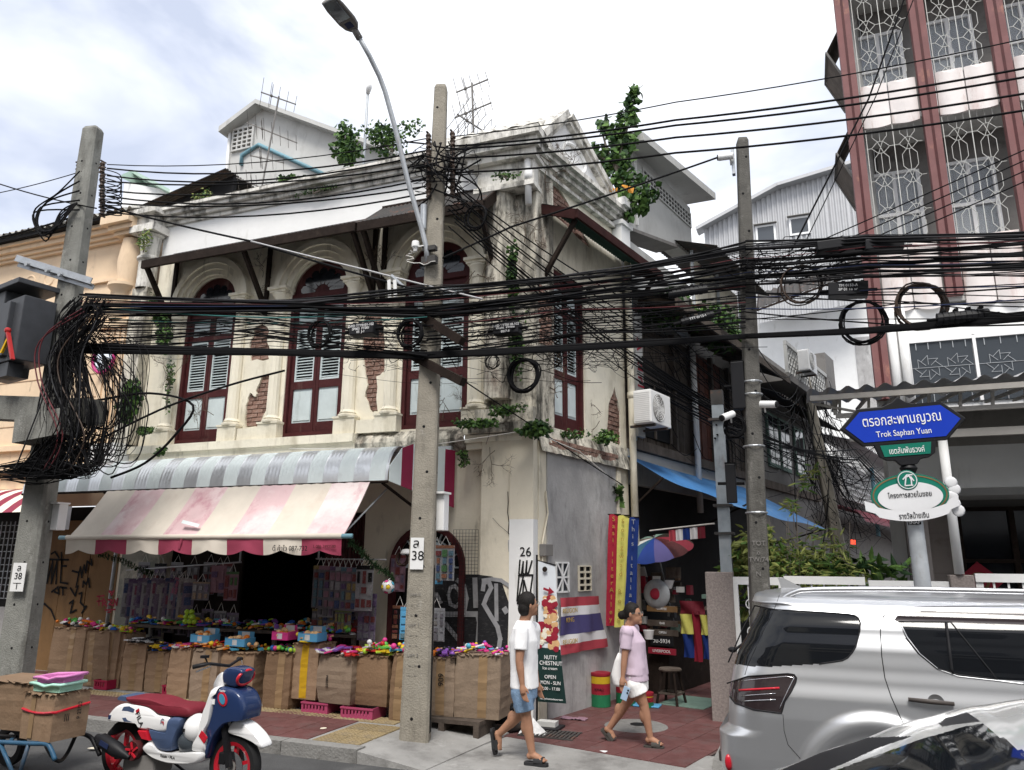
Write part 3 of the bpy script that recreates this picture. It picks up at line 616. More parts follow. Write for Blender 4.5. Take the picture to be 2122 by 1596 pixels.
for z in(4.5,4.95,5.4,5.85):b.box(-24,-12.1,9.712,9.722,z,z+.016)
b.build('wall_groove','wall_groove',PE)
b=MB(); b.box(-11.98,-11.40,9.6,9.74,3.75,7.0)
for k in range(4):b.box(-11.93+.14*k,-11.85+.14*k,9.57,9.61,4.0,6.2)
b.build('pilaster','peach',PE)
b=MB(); b.box(-12.06,-11.36,9.52,9.74,6.2,6.32); b.box(-12.02,-11.38,9.56,9.74,6.32,6.36); b.lathe([(.20,6.36),(.22,6.42),(.17,6.6),(.20,6.9),(.30,7.0),(.30,7.06),(0,7.06)],(-11.69,9.66,0),16); b.lathe([(.19,7.06),(.23,7.5),(.18,7.95),(0,8)],(-11.6,9.64,0),14); b.build('pilaster_capital','peach',PE,40)
def garland(x0,x1,z,dip,name='garland'):
 m=MB(); n=22; pts=[]; rs=[]
 for i in range(n+1):
  t=i/n; pts.append(Vector((lerp(x0,x1,t),9.70,z-dip*4*t*(1-t)+.012*math.sin(i*2.3)))); rs.append(.018+.042*4*t*(1-t)+.008*(i%2))
 m.tube(pts,rs,7)
 for x in(x0,x1):m.ball((x,9.70,z+.02),.05,8,5); m.ball((x-.05,9.71,z+.07),.035,6,4); m.ball((x+.05,9.71,z+.07),.035,6,4)
 m.build(name,'peach',PE,True)
for i in range(6):garland(-13.35-1.42*i,-12.1-1.42*i,6.85-.0*i,.32)
for i in range(8):
 x=-13.9-.55*i; m=MB(); m.lathe([(.11,0),(.13,.02),(.15,.02),(.165,0)],(x,9.722,7.52),20,-YV); m.build('roundel','peach',PE,True)
b=MB(); corr(b,Vector((-24,9.25,8.42)),Vector((-11.3,9.25,8.42)),Vector((-24,11.2,9.35)),.18,.035); rf=b.build('roof','moss_top',PE)
b=MB(); b.box(-24,-11.4,9.3,9.5,8.33,8.38); b.build('eave_board','black_matte',rf)
M('ochre',(.20,.115,.05),.75,.12,3,.1,20,dirt=[((.12,.07,.035),.4,2,5.),((.12,.09,.07),.14,5,2.)])
for i,(x0,x1)in enumerate(((-13.25,-12.55),(-12.54,-11.9),(-11.88,-11.1))):
 b=MB(); b.box(x0,x1,9.86,9.92,.1,2.7); p=b.build('door_board','ochre',PE)
b=MB(); b.box(-11.12,-11.04,9.8,9.94,.1,2.75); b.build('door_post','beige',PE)
b=MB(); b.tube([Vector((-11.2,9.78,.2)),Vector((-11.2,9.78,3.0))],.03,8); b.build('water_pipe','galv_dull',PE,True)
b=MB(); b.box(-16,-13.3,9.88,9.93,.1,1.15); b.build('lower_panel','cement',PE)
tg=MB(); fr5=(Vector((0,9.85,0)),XV,ZV,-YV)
q5=lambda l:[fx(60+x/5.052,1080+y/5.052,9.86)for x,y in l]
for l in[[(180,405),(150,640),(215,420),(195,650),(255,420),(240,655),(300,420),(290,655)],[(150,400),(420,405)],[(240,345),(280,320),(320,385)],[(345,330),(350,470),(400,470)],[(350,430),(335,640),(410,655)],[(245,740),(310,690),(320,760),(275,740)],[(330,690),(400,700)],[(360,690),(362,770)],
[(460,520),(530,540),(500,690)],[(530,540),(545,480),(560,590)],[(560,570),(585,460),(600,540)],[(610,520),(615,420),(665,460),(660,400)],[(570,690),(575,630),(605,660),(630,600),(640,690)],[(440,700),(490,780),(520,680)],[(530,760),(560,750),(545,850),(600,910)],[(430,860),(470,830),(440,960),(500,930)],[(560,960),(605,890)],[(105,880),(170,865),(240,930),(280,1030)]]:stroke(tg,q5(l),.035,fr5)
tg.build('graffiti','black_matte',PE,kind='stuff')
M('paint_red',(.30,.02,.04),.6,.1)
rg=MB(); fr6=(Vector((0,9.748,0)),XV,ZV,-YV); q6=lambda l:[fx(60+x/5.052,1080+y/5.052,9.75)for x,y in l]
for l in[[(715,790),(790,780)],[(740,785),(735,880)],[(715,840),(770,835)],[(770,890),(780,810),(810,850),(780,860),(820,890)],[(830,820),(880,830),(840,870),(890,880)],[(890,890),(900,820),(920,880),(930,810)],[(800,930),(905,925)],[(830,955),(860,950)],[(840,735),(870,775),(895,730),(870,745),(845,730)]]:stroke(rg,q6(l),.028,fr6)
rg.build('graffiti','paint_red',MAIN)
b=MB()
for k in range(9):b.box(-14.6+.12*k,-14.585+.12*k,9.80,9.815,1.3,2.7)
for k in range(12):b.box(-14.62,-13.6,9.815,9.83,1.3+.12*k,1.315+.12*k)
b.build('window_grille','galv_dull',PE)
c=aty(215,745,9.5); mr=thing('traffic_mirror','round convex traffic mirror with a magenta rim on the peach wall','mirror',c)
M('mirror',(.75,.77,.8),.03,0,metal=1.); M('magenta',(.42,.03,.16),.4,.1)
b=MB(); b.lathe([(0,.05),(.1,.044),(.17,.032),(.235,.012)],c,28,-YV); b.build('mirror_face','mirror',mr,True)
b=MB(); b.lathe([(.235,0),(.235,.03),(.27,.04),(.285,.0),(.26,-.03)],c,28,-YV); b.build('rim','magenta',mr,True)
b=MB(); b.bar(c+Vector((0,.02,0)),c+Vector((0,.24,0)),.05); b.build('wall_bracket','galv_dull',mr)
# concrete stair tower and roofs behind
TW=thing('stair_tower','grey concrete stair tower with a block vent and sloping parapet behind the corner house','building',(-13,15.5,0)); TY=15.5
tw=[fx(x,y,TY)for x,y in((470,425),(478,275),(545,226),(832,332),(845,425))]
b=MB(); b.plate([(tw[0][0],6),(tw[4][0],6),(tw[4][0],tw[4][1]),tw[3],tw[2],tw[1]],[],(Vector((0,TY,0)),XV,ZV,-YV),2.5); b.build('wall','grey_wall',TW)
a=fx(450,268,TY-.4); c_=fx(545,224,TY-.4); e_=fx(832,331,TY)
b=MB(); b.plate([(a[0],a[1]-.05),(a[0],a[1]+.13),(tw[2][0],tw[2][1]+.12),(tw[3][0],tw[3][1]+.12),(tw[3][0],tw[3][1]-.0),(tw[2][0],tw[2][1]-.02)],[],(Vector((0,TY-.35,0)),XV,ZV,-YV),3); b.build('roof_slab','grey_wall',TW)
v0=fx(488,272,TY); v1=fx(524,305,TY)
b=MB()
W=v1[0]-v0[0]; Hh=(v0[1]-v1[1])
hl=[[(v0[0]+W*(.02+.25*i),v1[1]+Hh*(.02+.2*j)),(v0[0]+W*(.21+.25*i),v1[1]+Hh*(.02+.2*j)),(v0[0]+W*(.21+.25*i),v1[1]+Hh*(.15+.2*j)),(v0[0]+W*(.02+.25*i),v1[1]+Hh*(.15+.2*j))]for i in range(4)for j in range(5)]
b.plate([(v0[0]-.04,v1[1]-.04),(v1[0]+.04,v1[1]-.04),(v1[0]+.04,v0[1]+.04),(v0[0]-.04,v0[1]+.04)],hl,(Vector((0,TY-.08,0)),XV,ZV,-YV),.08); vb=b.build('vent_block','grey_wall',TW)
b=MB(); b.box(v0[0],v1[0],TY-.012,TY-.004,v1[1],v0[1]); b.build('vent_back','black_matte',vb)
M('blue_pipe',(.16,.30,.36),.5,.1)
pp=[fx(x,y,TY-.05)for x,y in((500,342),(501,322),(536,300),(690,370))]
b=MB(); b.tube([Vector((p[0],TY-.05,p[1]))for p in pp],.06,8); b.build('drain_pipe','blue_pipe',TW,True)
p1=[fx(x,y,TY-.02)for x,y in((478,270),(466,420))]; b=MB(); b.tube([Vector((p[0],TY-.04,p[1]))for p in p1],.05,8); b.build('downpipe','white_paint',TW,True)
T2=thing('stair_house','small pale concrete stair house with mint green soffit behind the peach roof','building',(-19,17,0))
q=[fx(x,y,17)for x,y in((255,500),(258,378),(300,384),(350,400),(352,500))]
b=MB(); b.plate([(q[0][0],5),(q[4][0],5),(q[4][0],q[3][1]),(q[1][0],q[1][1])],[],(Vector((0,17,0)),XV,ZV,-YV),2); b.build('wall','white_wall',T2)
M('mint',(.42,.56,.48),.8,.1)
r0=aty(252,362,16.6); r1=aty(275,352,17); r2_=aty(352,392,16.6)
b=MB(); b.add([r0,r1,r2_,aty(335,402,18.2),r0-ZV*.12,r1-ZV*.12,r2_-ZV*.12,aty(335,402,18.2)-ZV*.12],[(0,1,2,3),(4,7,6,5),(0,4,5,1),(1,5,6,2),(2,6,7,3),(3,7,4,0)]); b.build('roof_slab','mint',T2)
b=MB(); b.box(q[4][0]+.5,q[4][0]+2.4,16.5,17.5,5,10.2); b.build('annex','mint',T2)
LT=thing('lean_to_roof','dark corrugated lean-to roof sloping up to the stair tower','roof',(-13,13,8))
a=aty(300,428,12.5); c_=aty(466,350,13.6)
b=MB(); b.add([a,aty(466,418,12.5),aty(466,350,14.5),aty(452,352,14.5)],[(0,1,2,3)])
nrm=ZV
P=[a,Vector((c_.x+.1,12.5,a.z+1.2)),Vector((c_.x+.1,15.4,c_.z+.5)),Vector((a.x,15.4,a.z+.6))]
b=MB(); corr(b,Vector((a.x,12.4,a.z)),Vector((a.x,15.4,a.z)),aty(468,348,12.4),.09,.02); b.build('sheet','rust_sheet',LT)
b=MB(); b.plate([(a.x+.3,7.2),(aty(468,348,12.4).x,7.2),(aty(468,348,12.4).x,aty(468,348,12.4).z-.08),(a.x+.3,a.z)],[],(Vector((0,12.7,0)),XV,ZV,-YV),.1); b.build('back_wall','black_matte',LT)
# grey concrete block over the lane row
RB=thing('concrete_house','tall grey rendered house with wide roof overhang and pierced vent band behind the corner house','building',S(5,-1.5,0)); t0,t1=3.1,6.9
tl=tz(1300,440); tr=tz(1430,500)
b=MB(); b.sbox(2.95,6.0,-.6,-.02,6.7,7.9); b.build('lower_wall','grey_wall',RB)
b=MB(); b.plate([(3.05,8.12),(5.35,8.62),(6.3,8.62),(6.3,9.85),(3.5,9.95)],[],(S(0,.0),SV,ZV,NV),.35); b.build('wall','grey_wall',RB)
b=MB(); b.plate([(3.0,8.05),(5.4,8.55),(5.4,8.62),(3.0,8.115)],[],(S(0,.03),SV,ZV,NV),.5); b.build('floor_slab','grey_dark',RB)
rows=[]
for i in range(16):
 for j in range(3):
  t=3.85+.15*i; z=9.38+.1*j
  rows.append([(t,z),(t+.12,z),(t+.12,z+.07),(t,z+.07)])
b=MB(); b.plate([(3.8,9.34),(6.28,9.34),(6.28,9.7),(3.8,9.7)],rows,(S(0,.025),SV,ZV,NV),.02); vb=b.build('vent_band','grey_wall',RB)
b=MB(); b.sbox(3.82,6.26,.002,.004,9.36,9.68); b.build('vent_back','black_matte',vb)
b=MB(); b.add([S(2.95,.45,9.72),S(6.75,.45,10.12),S(6.75,-.3,10.2),S(2.95,-.3,9.9),S(2.95,.45,9.88),S(6.75,.45,10.28),S(6.75,-.3,10.4),S(2.95,-.3,10.1)],[(0,1,2,3),(4,7,6,5),(0,4,5,1),(1,5,6,2),(2,6,7,3),(3,7,4,0)]); b.build('roof_slab','grey_wall',RB)
b=MB(); b.sbox(3.42,3.46,.005,.05,8.3,9.7); b.build('corner_pipe','white_paint',RB)
b=MB(); b.sbox(2.95,9,-1.5,-.6,3.5,8.2); b.build('rear_wall','grey_dark',RB)
CW=thing('metal_warehouse','far grey metal clad warehouse with two small white framed windows','building',(0,52,0)); WY=52
pl=[fx(x,y,WY)for x,y in((1445,482),(1610,392),(1790,338),(1810,336))]
b=MB(); n=170; x0,x1=pl[0][0]+.5,pl[3][0]+3
def topz(x):
 for(a,c_)in zip(pl[:-1],pl[1:]):
  if x<=c_[0]:return lerp(a[1],c_[1],(x-a[0])/(c_[0]-a[0]))
 return pl[3][1]
b.grid(lambda u,v:Vector((lerp(x0,x1,u),WY-(.1 if int(u*n)%4<2 else 0),lerp(4,topz(lerp(x0,x1,u))-.1,v))),n,1); b.box(x0,x1,WY+.02,WY+6,4,24); b.build('siding','metal_siding',CW)
b=MB()
for a,c_ in zip(pl[:-1],pl[1:]):b.bar(Vector((a[0],WY-.2,a[1])),Vector((c_[0],WY-.2,c_[1])),1.2,.24)
b.build('roof_edge','metal_siding',CW)
for px,py in((1587,485),(1657,468)):
 p=aty(px,py,WY-.1); b=MB(); h=.68
 for(u0,u1,z0,z1)in((-h,h,h-.14,h),(-h,h,-h,-h+.14),(-h,-h+.14,-h+.14,h-.14),(h-.14,h,-h+.14,h-.14)):b.box(p.x+u0,p.x+u1,p.y-.06,p.y+.02,p.z+z0,p.z+z1)
 wf=b.build('window','white_plain',CW); b=MB(); b.box(p.x-h+.06,p.x+h-.06,p.y-.02,p.y,p.z-h+.06,p.z+h-.06); b.build('pane','glass_win',wf)
 b=MB(); b.box(p.x-h-.1,p.x+h+.1,p.y-.3,p.y,p.z+h+.02,p.z+h+.06); b.build('window_hood','grey_dark',wf)
WW=thing('white_annex','plain white rendered annex below the metal warehouse behind the lane','building',(3,44,0)); YY=44
w_=[fx(x,y,YY)for x,y in((1560,672),(1780,627),(1835,830),(1560,830))]
b=MB(); b.plate([(w_[0][0]-.4,3),(6,3),(6,w_[1][1]+.3),(w_[0][0]-.4,w_[0][1]-.08)],[],(Vector((0,YY,0)),XV,ZV,-YV),1); b.build('wall','white_wall',WW)
a=fx(1770,700,YY-.05); c_=fx(1832,810,YY-.05); b=MB(); b.box(a[0],5.9,YY-.06,YY-.02,3,a[1]); b.build('grey_return','cement',WW)
b=MB(); p1=aty(1570,640,YY-2.6); p2=aty(1800,555,YY-2.6); corr(b,p1,p2,p1+Vector((0,3,1.9)),.4,.06); b.build('canopy_sheet','rust_sheet',WW)
b=MB()
for k in range(6):q0=p1 .lerp(p2,k/5); b.bar(q0-ZV*.06,q0+Vector((0,3,1.8)),.1,.16)
b.bar(p1-ZV*.08,p2-ZV*.08,.06,.1); b.bar(p1+Vector((0,1,.4)),p2+Vector((0,1,.4)),.05,.07); b.build('canopy_frame','dark_wood',WW)
# unseen houses behind the viewer, added to darken shop front and lane
for k,(x0,x1,h,mt)in enumerate(((-26,-18,9.5,'grey_wall'),(-17.9,-11,8.2,'peach'),(-10.9,-5,9.8,'grey_dark'),(-4.9,1.5,8.6,'cream'),(1.6,9,10.2,'grey_wall'),(9.1,17,8.8,'beige'))):
 t=thing('unseen_shophouse',['grey','peach','dark grey','cream','pale grey','beige'][k]+' rendered shophouse out of view on the near side, added to shade the shop front','building',((x0+x1)/2,-3.2,0))
 MB().box(x0,x1,-7,-3.2,0,h).build('wall',mt,t); MB().box(x0,x1,-3.19,-2.9,h-.3,h).build('cornice','grey_dark',t); MB().box(x0+.4,x1-.4,-3.19,-3.15,.1,2.8).build('shopfront','black_matte',t); MB().box(x0+.2,x1-.2,-3.19,-2.0,3.0,3.1).build('canopy','rust_sheet',t)
 for j in range(2):
  for i in range(3):xx=lerp(x0,x1,(i+.5)/3); MB().box(xx-.6,xx+.6,-3.19,-3.15,4+2.6*j,5.6+2.6*j).build('window','glass_dark',t)
# lane row: old timber houses under a lean-to
WR=thing('timber_house','weathered dark timber house with plank walls above the blue tarpaulin in the lane','building',S(6,0,0)); TA,TB=2.9,9.4
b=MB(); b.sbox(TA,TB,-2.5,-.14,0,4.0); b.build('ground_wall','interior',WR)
k=0; t=TA+.1
while t<TB:
 w=random.uniform(.16,.22); b=MB(); b.sbox(t,t+w-.012,-.13,-.06+random.uniform(-.012,.012),4.1,6.45); b.build('plank','red_wood' if 5.9<t<7.6 else 'old_wood',WR); t+=w
b=MB(); b.sbox(TA,TB,-2.5,-.132,4.0,6.5); b.build('wall_core','black_matte',WR)
for t in(3.0,4.9,5.85,7.0,8.1,9.2):b=MB(); b.sbox(t,t+.1,-.06,.03,4.1,6.5); b.build('stud','old_wood',WR)
b=MB(); b.sbox(TA,TB,-.1,.06,3.95,4.12); b.build('sill_beam','old_wood',WR)
b=MB(); b.sbox(TA,TB,-.09,.02,5.35,5.47); b.build('rail','old_wood',WR)
for a,c_,z0,z1 in((3.3,4.7,4.25,5.3),(7.2,8.0,4.2,5.3)):
 b=MB(); b.sbox(a,c_,-.07,-.02,z0,z1); w=b.build('window_opening','black_matte',WR)
 b=MB()
 for q in(a,(a+c_)/2,c_):b.sbox(q-.025,q+.025,-.02,.01,z0,z1)
 b.sbox(a,c_,-.019,.008,z1-.05,z1); b.build('frame','old_wood',w)
b=MB(); b.sbox(TA-.05,TB,-.14,-.02,3.35,3.94); b.build('render_band','grey_wall',WR)
b=MB(); corr(b,S(TA-.1,-.4,7.05),S(TB+.3,-.4,7.05),S(TA-.1,1.0,6.45),.2,.03); rf=b.build('roof','rust_sheet',WR)
for i in range(14):b=MB(); tt=TA+.1+.48*i; b.bar(S(tt,-.3,6.94),S(tt,.98,6.38),.05,.08); b.build('rafter','old_wood',rf)
b=MB(); b.sbox(TA-.1,TB+.3,.98,1.02,6.3,6.46); b.build('eave_board','old_wood',rf)
b=MB(); b.tube([S(5.7,.12,6.6),S(5.7,.12,3.0)],.06,10); b.build('vent_pipe','white_paint',WR,True)
b=MB(); b.tube([S(3.05,.05,7.3),S(3.05,.05,4.1)],.02,6); b.tube([S(3.05,.05,4.1),S(2.9,.05,4.12)],.02,6); b.build('water_pipe','blue_pipe',WR,True)
p=tz(1305,830,.2); b=MB(); b.sbox(TA+.02,TA+.3,.1,.16,4.15,6.4); sg=b.build('hanging_board','grey_wall',WR)
tgm=MB(); frS=(S(0,.165,0),SV,ZV,NV)
for l in([(2.95,4.6),(3.15,4.75),(2.95,4.85),(3.15,4.9)],[(2.96,5.05),(3.18,5.05),(3.1,5.2),(2.98,5.2)],[(2.98,5.35),(3.16,5.35),(3.06,5.5),(2.98,5.45)],[(2.97,5.7),(3.16,5.8),(2.97,5.9)]):stroke(tgm,l,.04,frS)
tgm.build('painted_script','paint_red',sg)
def aircon(name,label,c,ex,ey,w=.8,h=.55,d=.3,group=None):
 t=thing(name,label,'air conditioner',c); c=Vector(c)
 b=MB(); b.ob(c,ex*w/2,ey*d/2,ZV*h/2); b.build('casing','white_paint',t,bevel=.015)
 b=MB(); cc=c+ey*(d/2+.002)-ex*w*.12; b.lathe([(0,.002),(h*.42,.004)],cc,28,ey); b.build('fan_recess','grey_dark',t)
 b=MB()
 for r in(.06,.1,.14,.18,.22):b.lathe([(r-.004,.008),(r,.013),(r+.004,.008)],cc,28,ey)
 for k in range(14):a=2*math.pi*k/14; b.bar(cc+ey*.01+(ex*math.cos(a)+ZV*math.sin(a))*.03,cc+ey*.01+(ex*math.cos(a)+ZV*math.sin(a))*.225,.004)
 b.build('fan_guard','white_paint',t)
 b=MB()
 for k in range(3):a=2*math.pi*k/3; b.bar(cc+ey*.005,cc+ey*.005+(ex*math.cos(a)+ZV*math.sin(a))*.2,.07,.004,ey)
 b.build('fan_blade','grey_wall',t)
 b=MB()
 for k in range(16):z=-h*.42+h*.84*k/15; b.ob(c-ex*(w/2+.004)+ZV*z,ex*.004,ey*d*.42,ZV*.008)
 b.build('side_louvre','white_plain',t)
 for q in(-.3,.3):MB().bar(c+ex*q*w-ZV*(h/2+.02)-ey*.3,c+ex*q*w-ZV*(h/2+.02)+ey*d*.5,.04).build('bracket','rust_sheet',t)
 return t
aircon('air_conditioner','white air conditioner unit hung on the timber house wall above the blue tarpaulin',ats(1352,850,.45),SV,NV,.8,.56,.32)
GH=thing('terrace_house','grey terrace house with ring pattern balcony and green windows along the lane','building',S(13,0,0)); TC,TD=9.45,16.0
b=MB(); b.sbox(TC,TD,-2.5,-.05,0,7.6); b.build('wall','grey_dark',GH)
b=MB(); b.sbox(TC+.6,14.5,-.04,.9,6.5,6.68); b.build('balcony_slab','grey_dark',GH)
rm=MB(); rm.lathe([(.085,-.02),(.115,-.02),(.115,.02),(.085,.02),(.085,-.02)],(0,0,0),12,YV); ring_me=rm.mesh('ring_block','grey_wall',smooth=30)
for i in range(17):
 for j in range(3):inst(ring_me,'ring_block',GH,S(TC+.8+.235*i,.85,6.82+.235*j),frame_m(SV,NV,ZV))
b=MB(); b.sbox(TC+.6,14.8,.82,.9,7.42,7.52); b.sbox(TC+.6,TC+.66,.82,.9,6.69,7.41); b.sbox(14.72,14.8,.8,.9,6.69,7.41); b.build('balcony_rail','grey_wall',GH)
b=MB(); b.sbox(14.3,15.4,-.2,.9,6.7,8.2); b.build('water_tank_room','grey_dark',GH)
M('green_paint',(.16,.24,.20),.7,.15,4,dirt=(.08,.1,.09),dirt_amt=.3)
for a,c_ in((11.0,11.9),(12.1,13.0),(13.6,14.6)):
 b=MB(); b.sbox(a,c_,-.04,.02,4.5,5.95); w=b.build('shutter','green_paint',GH)
 b=MB()
 for q in range(2):b.sbox(a+.06+.44*q,a+.42+.44*q,.021,.03,4.6,5.85)
 b.build('pane','glass_dark',w)
b=MB(); corr(b,S(TC,.0,6.4),S(TD,.0,6.4),S(TC,.8,6.05),.2,.03); b.build('eave','rust_sheet',GH)
b=MB(); b.sbox(TC,TD,-.04,.05,3.9,4.1); b.build('floor_band','old_wood',GH)
c=ats(1552,745,1.2); aircon('air_conditioner','white air conditioner on the pierced balcony of the terrace house',S(11.2,1.1,7.15),SV,NV,.8,.55,.28)
G2=thing('terrace_house','far terrace house with barred windows and lattice balcony over the dark red awning','building',S(22,0,0)); TD2=34
b=MB(); b.sbox(16.1,TD2,-2.5,-.05,0,5.6); b.build('wall','grey_dark',G2)
b=MB(); corr(b,S(16.1,-.3,6.2),S(TD2,-.3,6.2),S(16.1,1.2,5.75),.25,.04); b.build('roof','metal_siding',G2)
b=MB()
for i in range(60):b.sbox(16.6+.2*i,16.62+.2*i,.5,.52,4.75,5.6)
for z in(4.75,5.05,5.35,5.6):b.sbox(16.6,28.6,.49,.5,z,z+.03)
b.build('window_bars','white_paint',G2)
hl=[[(16.7+.3*i,4.12+.19*j),(16.9+.3*i,4.12+.19*j),(16.9+.3*i,4.25+.19*j),(16.7+.3*i,4.25+.19*j)]for i in range(36)for j in range(3)]
b=MB(); b.plate([(16.6,4.05),(28.6,4.05),(28.6,4.72),(16.6,4.72)],hl,(S(0,.56),SV,ZV,NV),.06); b.build('lattice_balcony','grey_wall',G2)
b=MB(); b.tube([S(21.5,.65,5.5),S(21.5,.65,3)],.07,8); b.build('drain_pipe','blue_pipe',G2,True)
M('awn_red',(.13,.015,.025),.6,.15,4)
a=MB(); a.grid(lambda u,v:S(lerp(15.2,33,u),.3+1.1*math.sin(v*1.5)+.0,3.75-.55*(1-math.cos(v*1.5))+.02*math.sin(u*300)),160,8); a.build('awning','awn_red',G2,True)
b=MB(); b.lathe([(0,.0),(.14,0),(.14,1.5),(0,1.5)],S(27.9,1.4,3.1),12,SV); b.build('awning_roller','metal_siding',G2,True)
M('led',(.5,.02,.0),.5,0,emit=(1,.08,.03,1.2)); M('lamp_white',(.9,.9,.9),.5,0)
p=ats(1768,1124,1.3); text('22:06 1%','led_text','led',G2,p,SV,ZV,.18,depth=.004)
SR=thing('roof_shed','low tin roofed shed with ribbed yellowed wall on top of the timber house','shed',S(6.8,-.2,7))
b=MB(); corr(b,S(5.6,.2,7.1),S(8.6,.2,7.1),S(5.6,.2,8.4),.1,.012); b.build('wall','cream',SR)
b=MB(); corr(b,S(5.3,.9,8.35),S(8.9,.9,8.35),S(5.3,-.8,9.0),.12,.015); b.build('roof','rust_sheet',SR)
for t in(5.6,7.1,8.6):b=MB(); b.bar(S(t,.25,6.9),S(t,.25,8.5),.06); b.build('post','galv_dull',SR)
b=MB(); b.sbox(5.4,8.8,.1,.28,6.9,7.1); b.build('base','grey_dark',SR)
# apartment block, carport, fence
AY=13.0; AB=thing('apartment_block','white apartment block with red concrete fins and patterned balcony grilles','building',(4,AY,0)); k_=AY/12.5
M('fin_red',(.20,.10,.098),.8,.12,3,.15,20,dirt=[((.22,.09,.085),.45,2.,4.),((.50,.26,.17),.12,3.,2.)])
M('balcony_white',(.74,.69,.67),.85,.1,2.,.15,14,dirt=[((.58,.43,.40),.45,2.2,4.),((.36,.24,.19),.2,5.,6.)])
FX=[1.24,2.36,3.46,4.57,5.68]; FX=[x*k_ for x in FX]
Z=lambda z:2.05+(z-2.05)*k_
for i,x in enumerate(FX):
 zb=Z(4.5)if i==0 else Z(6.05)
 b=MB(); b.box(x-.115,x+.115,AY-.1,AY+.06,zb,14.5); f=b.build('fin','fin_red',AB)
 b=MB(); b.box(x-.02,x+.02,AY-.105,AY-.098,zb,14.5); b.build('fin_groove','maroon',f)
b=MB(); b.box(FX[0]+.4,9,AY+.9,AY+1.1,0,15); b.build('rear_wall','grey_dark',AB)
b=MB(); b.add([(FX[0]-.11+.28*q+d_,AY+.07+q,z)for z in(0,14.6)for q,d_ in((0,0),(7,0),(7,.3),(0,.2))],[(0,1,5,4),(1,2,6,5),(2,3,7,6),(3,0,4,7),(4,5,6,7)]); b.build('side_wall','grey_wall',AB)
fz=[(Z(5.92),Z(6.95)),(Z(9.13),Z(9.86)),(Z(11.9),Z(12.6))]
for z0,z1 in fz:
 b=MB(); b.box(FX[0]+.12,9,AY+.02,AY+.9,z0+.06,z0+.2); b.build('floor_slab','grey_wall',AB)
 for i in range(4):
  xa,xb=FX[i]+.152,FX[i+1]-.152; m_=(xa+xb)/2
  for a,c_ in((xa,m_-.01),(m_+.01,xb)):
   b=MB(); nn=10; prof=[(a+(c_-a)*q/nn,.10*math.sin(math.pi*q/nn))for q in range(nn+1)]
   front=[]
   for zz,sc_ in((z0,.0),(z1,.0)):
    front.append([Vector((p[0],AY-.02-p[1]*.8,zz-(.07 if zz==z0 else.0)*math.sin(math.pi*q/nn)+(.045*math.cos(2*math.pi*q/nn)if zz==z1 else 0)))for q,p in enumerate(prof)]+[Vector((c_,AY+.05,zz)),Vector((a,AY+.05,zz))])
   b.loft(front); b.build('balcony_panel','balcony_white',AB,40)
b=MB(); b.box(FX[0]+.12,9,AY+.0,AY+.1,Z(4.3),Z(5.9)); b.build('lower_wall','white_wall',AB)
for x in(FX[0]+.2,FX[0]+.36):b=MB(); b.tube([Vector((x,AY-.06,Z(4.2))),Vector((x,AY-.06,Z(5.95)))],.07,10); b.build('drain_pipe','white_paint',AB,True)
M('curtain',(.22,.21,.25),.9,.2,2.,dirt=(.10,.10,.13),dirt_amt=.5,dscale=14,stretch=60); M('curtain_blue',(.07,.15,.27),.9,.2,2.,dirt=(.05,.1,.2),dirt_amt=.5,dscale=14,stretch=60)
def aptwin(x0,x1,z0,z1,y,cm='curtain'):
 b=MB()
 for x in(x0,lerp(x0,x1,.48),x1):b.box(x-.03,x+.03,y-.06,y,z0,z1)
 for z in(z0,lerp(z0,z1,.62),z1):b.box(x0+.031,x1-.031,y-.055,y-.005,z-.03,z+.03)
 f=b.build('window','white_plain',AB)
 b=MB(); b.box(x0,x1,y-.02,y-.015,z0,z1); b.build('pane','glass_win2',f)
 b=MB(); n=60; b.grid(lambda u,v:Vector((lerp(x0,x1,u),y+.05+.025*math.sin(u*46),lerp(z0,z1,v))),n,1); b.build('curtain',cm,f)
M('glass_win2',(.6,.65,.7),.04,0,spec=.5,alpha=.35)
gmb=[]
for li,(zlo,zhi)in enumerate(((fz[0][1],fz[1][0]),(fz[1][1],fz[2][0]),(fz[2][1],14.5))):
 for i in range(4):
  xa,xb=FX[i]+.155,FX[i+1]-.155
  aptwin(xa+.12,xb-.0,zlo-.35,zhi-.5,AY+.88,'curtain_blue' if(li==0 and i==1)else 'curtain')
  b=MB(); cw=(xb-xa)/2; yv=AY+.0; r=.0075
  def P_(u,z):return Vector((u,yv,z))
  for q in range(2):
   cx=xa+cw*(q+.5); ph=.62; nz=int((zhi-zlo)/ph)+1
   for j in range(nz):
    z=zlo+ph*j; u=cw/8
    w=u*2.1; segs=[[(-.35*w,z+.12),(-w,z+.21),(-w,z+.43),(-.35*w,z+.52),(.35*w,z+.52),(w,z+.43),(w,z+.21),(.35*w,z+.12),(-.35*w,z+.12)],[(0,z+.12),(0,z+.52)],[(-.35*w,z-.1),(.35*w,z+.12)],[(.35*w,z-.1),(-.35*w,z+.12)],
[(-.35*w,z+.12),(-1.25*w,z+.01),(-.35*w,z-.1)],[(.35*w,z+.12),(1.25*w,z+.01),(.35*w,z-.1)],[(-u*4,z+.01),(-1.25*w,z+.01)],[(1.25*w,z+.01),(u*4,z+.01)]]
    for s_ in segs:
     pts=[P_(cx+p[0],min(max(p[1],zlo),zhi))for p in s_]
     for a,c_ in zip(pts[:-1],pts[1:]):
      if(a-c_).length>.01:b.bar(a,c_,r,r,YV)
  b.bar(P_((xa+xb)/2,zlo),P_((xa+xb)/2,zhi),.012); b.bar(P_(xa+.01,zlo),P_(xa+.01,zhi),.012)
  M('grille_grey',(.52,.52,.49),.6,.1,5); b.build('window_grille','grille_grey',AB,kind='stuff')
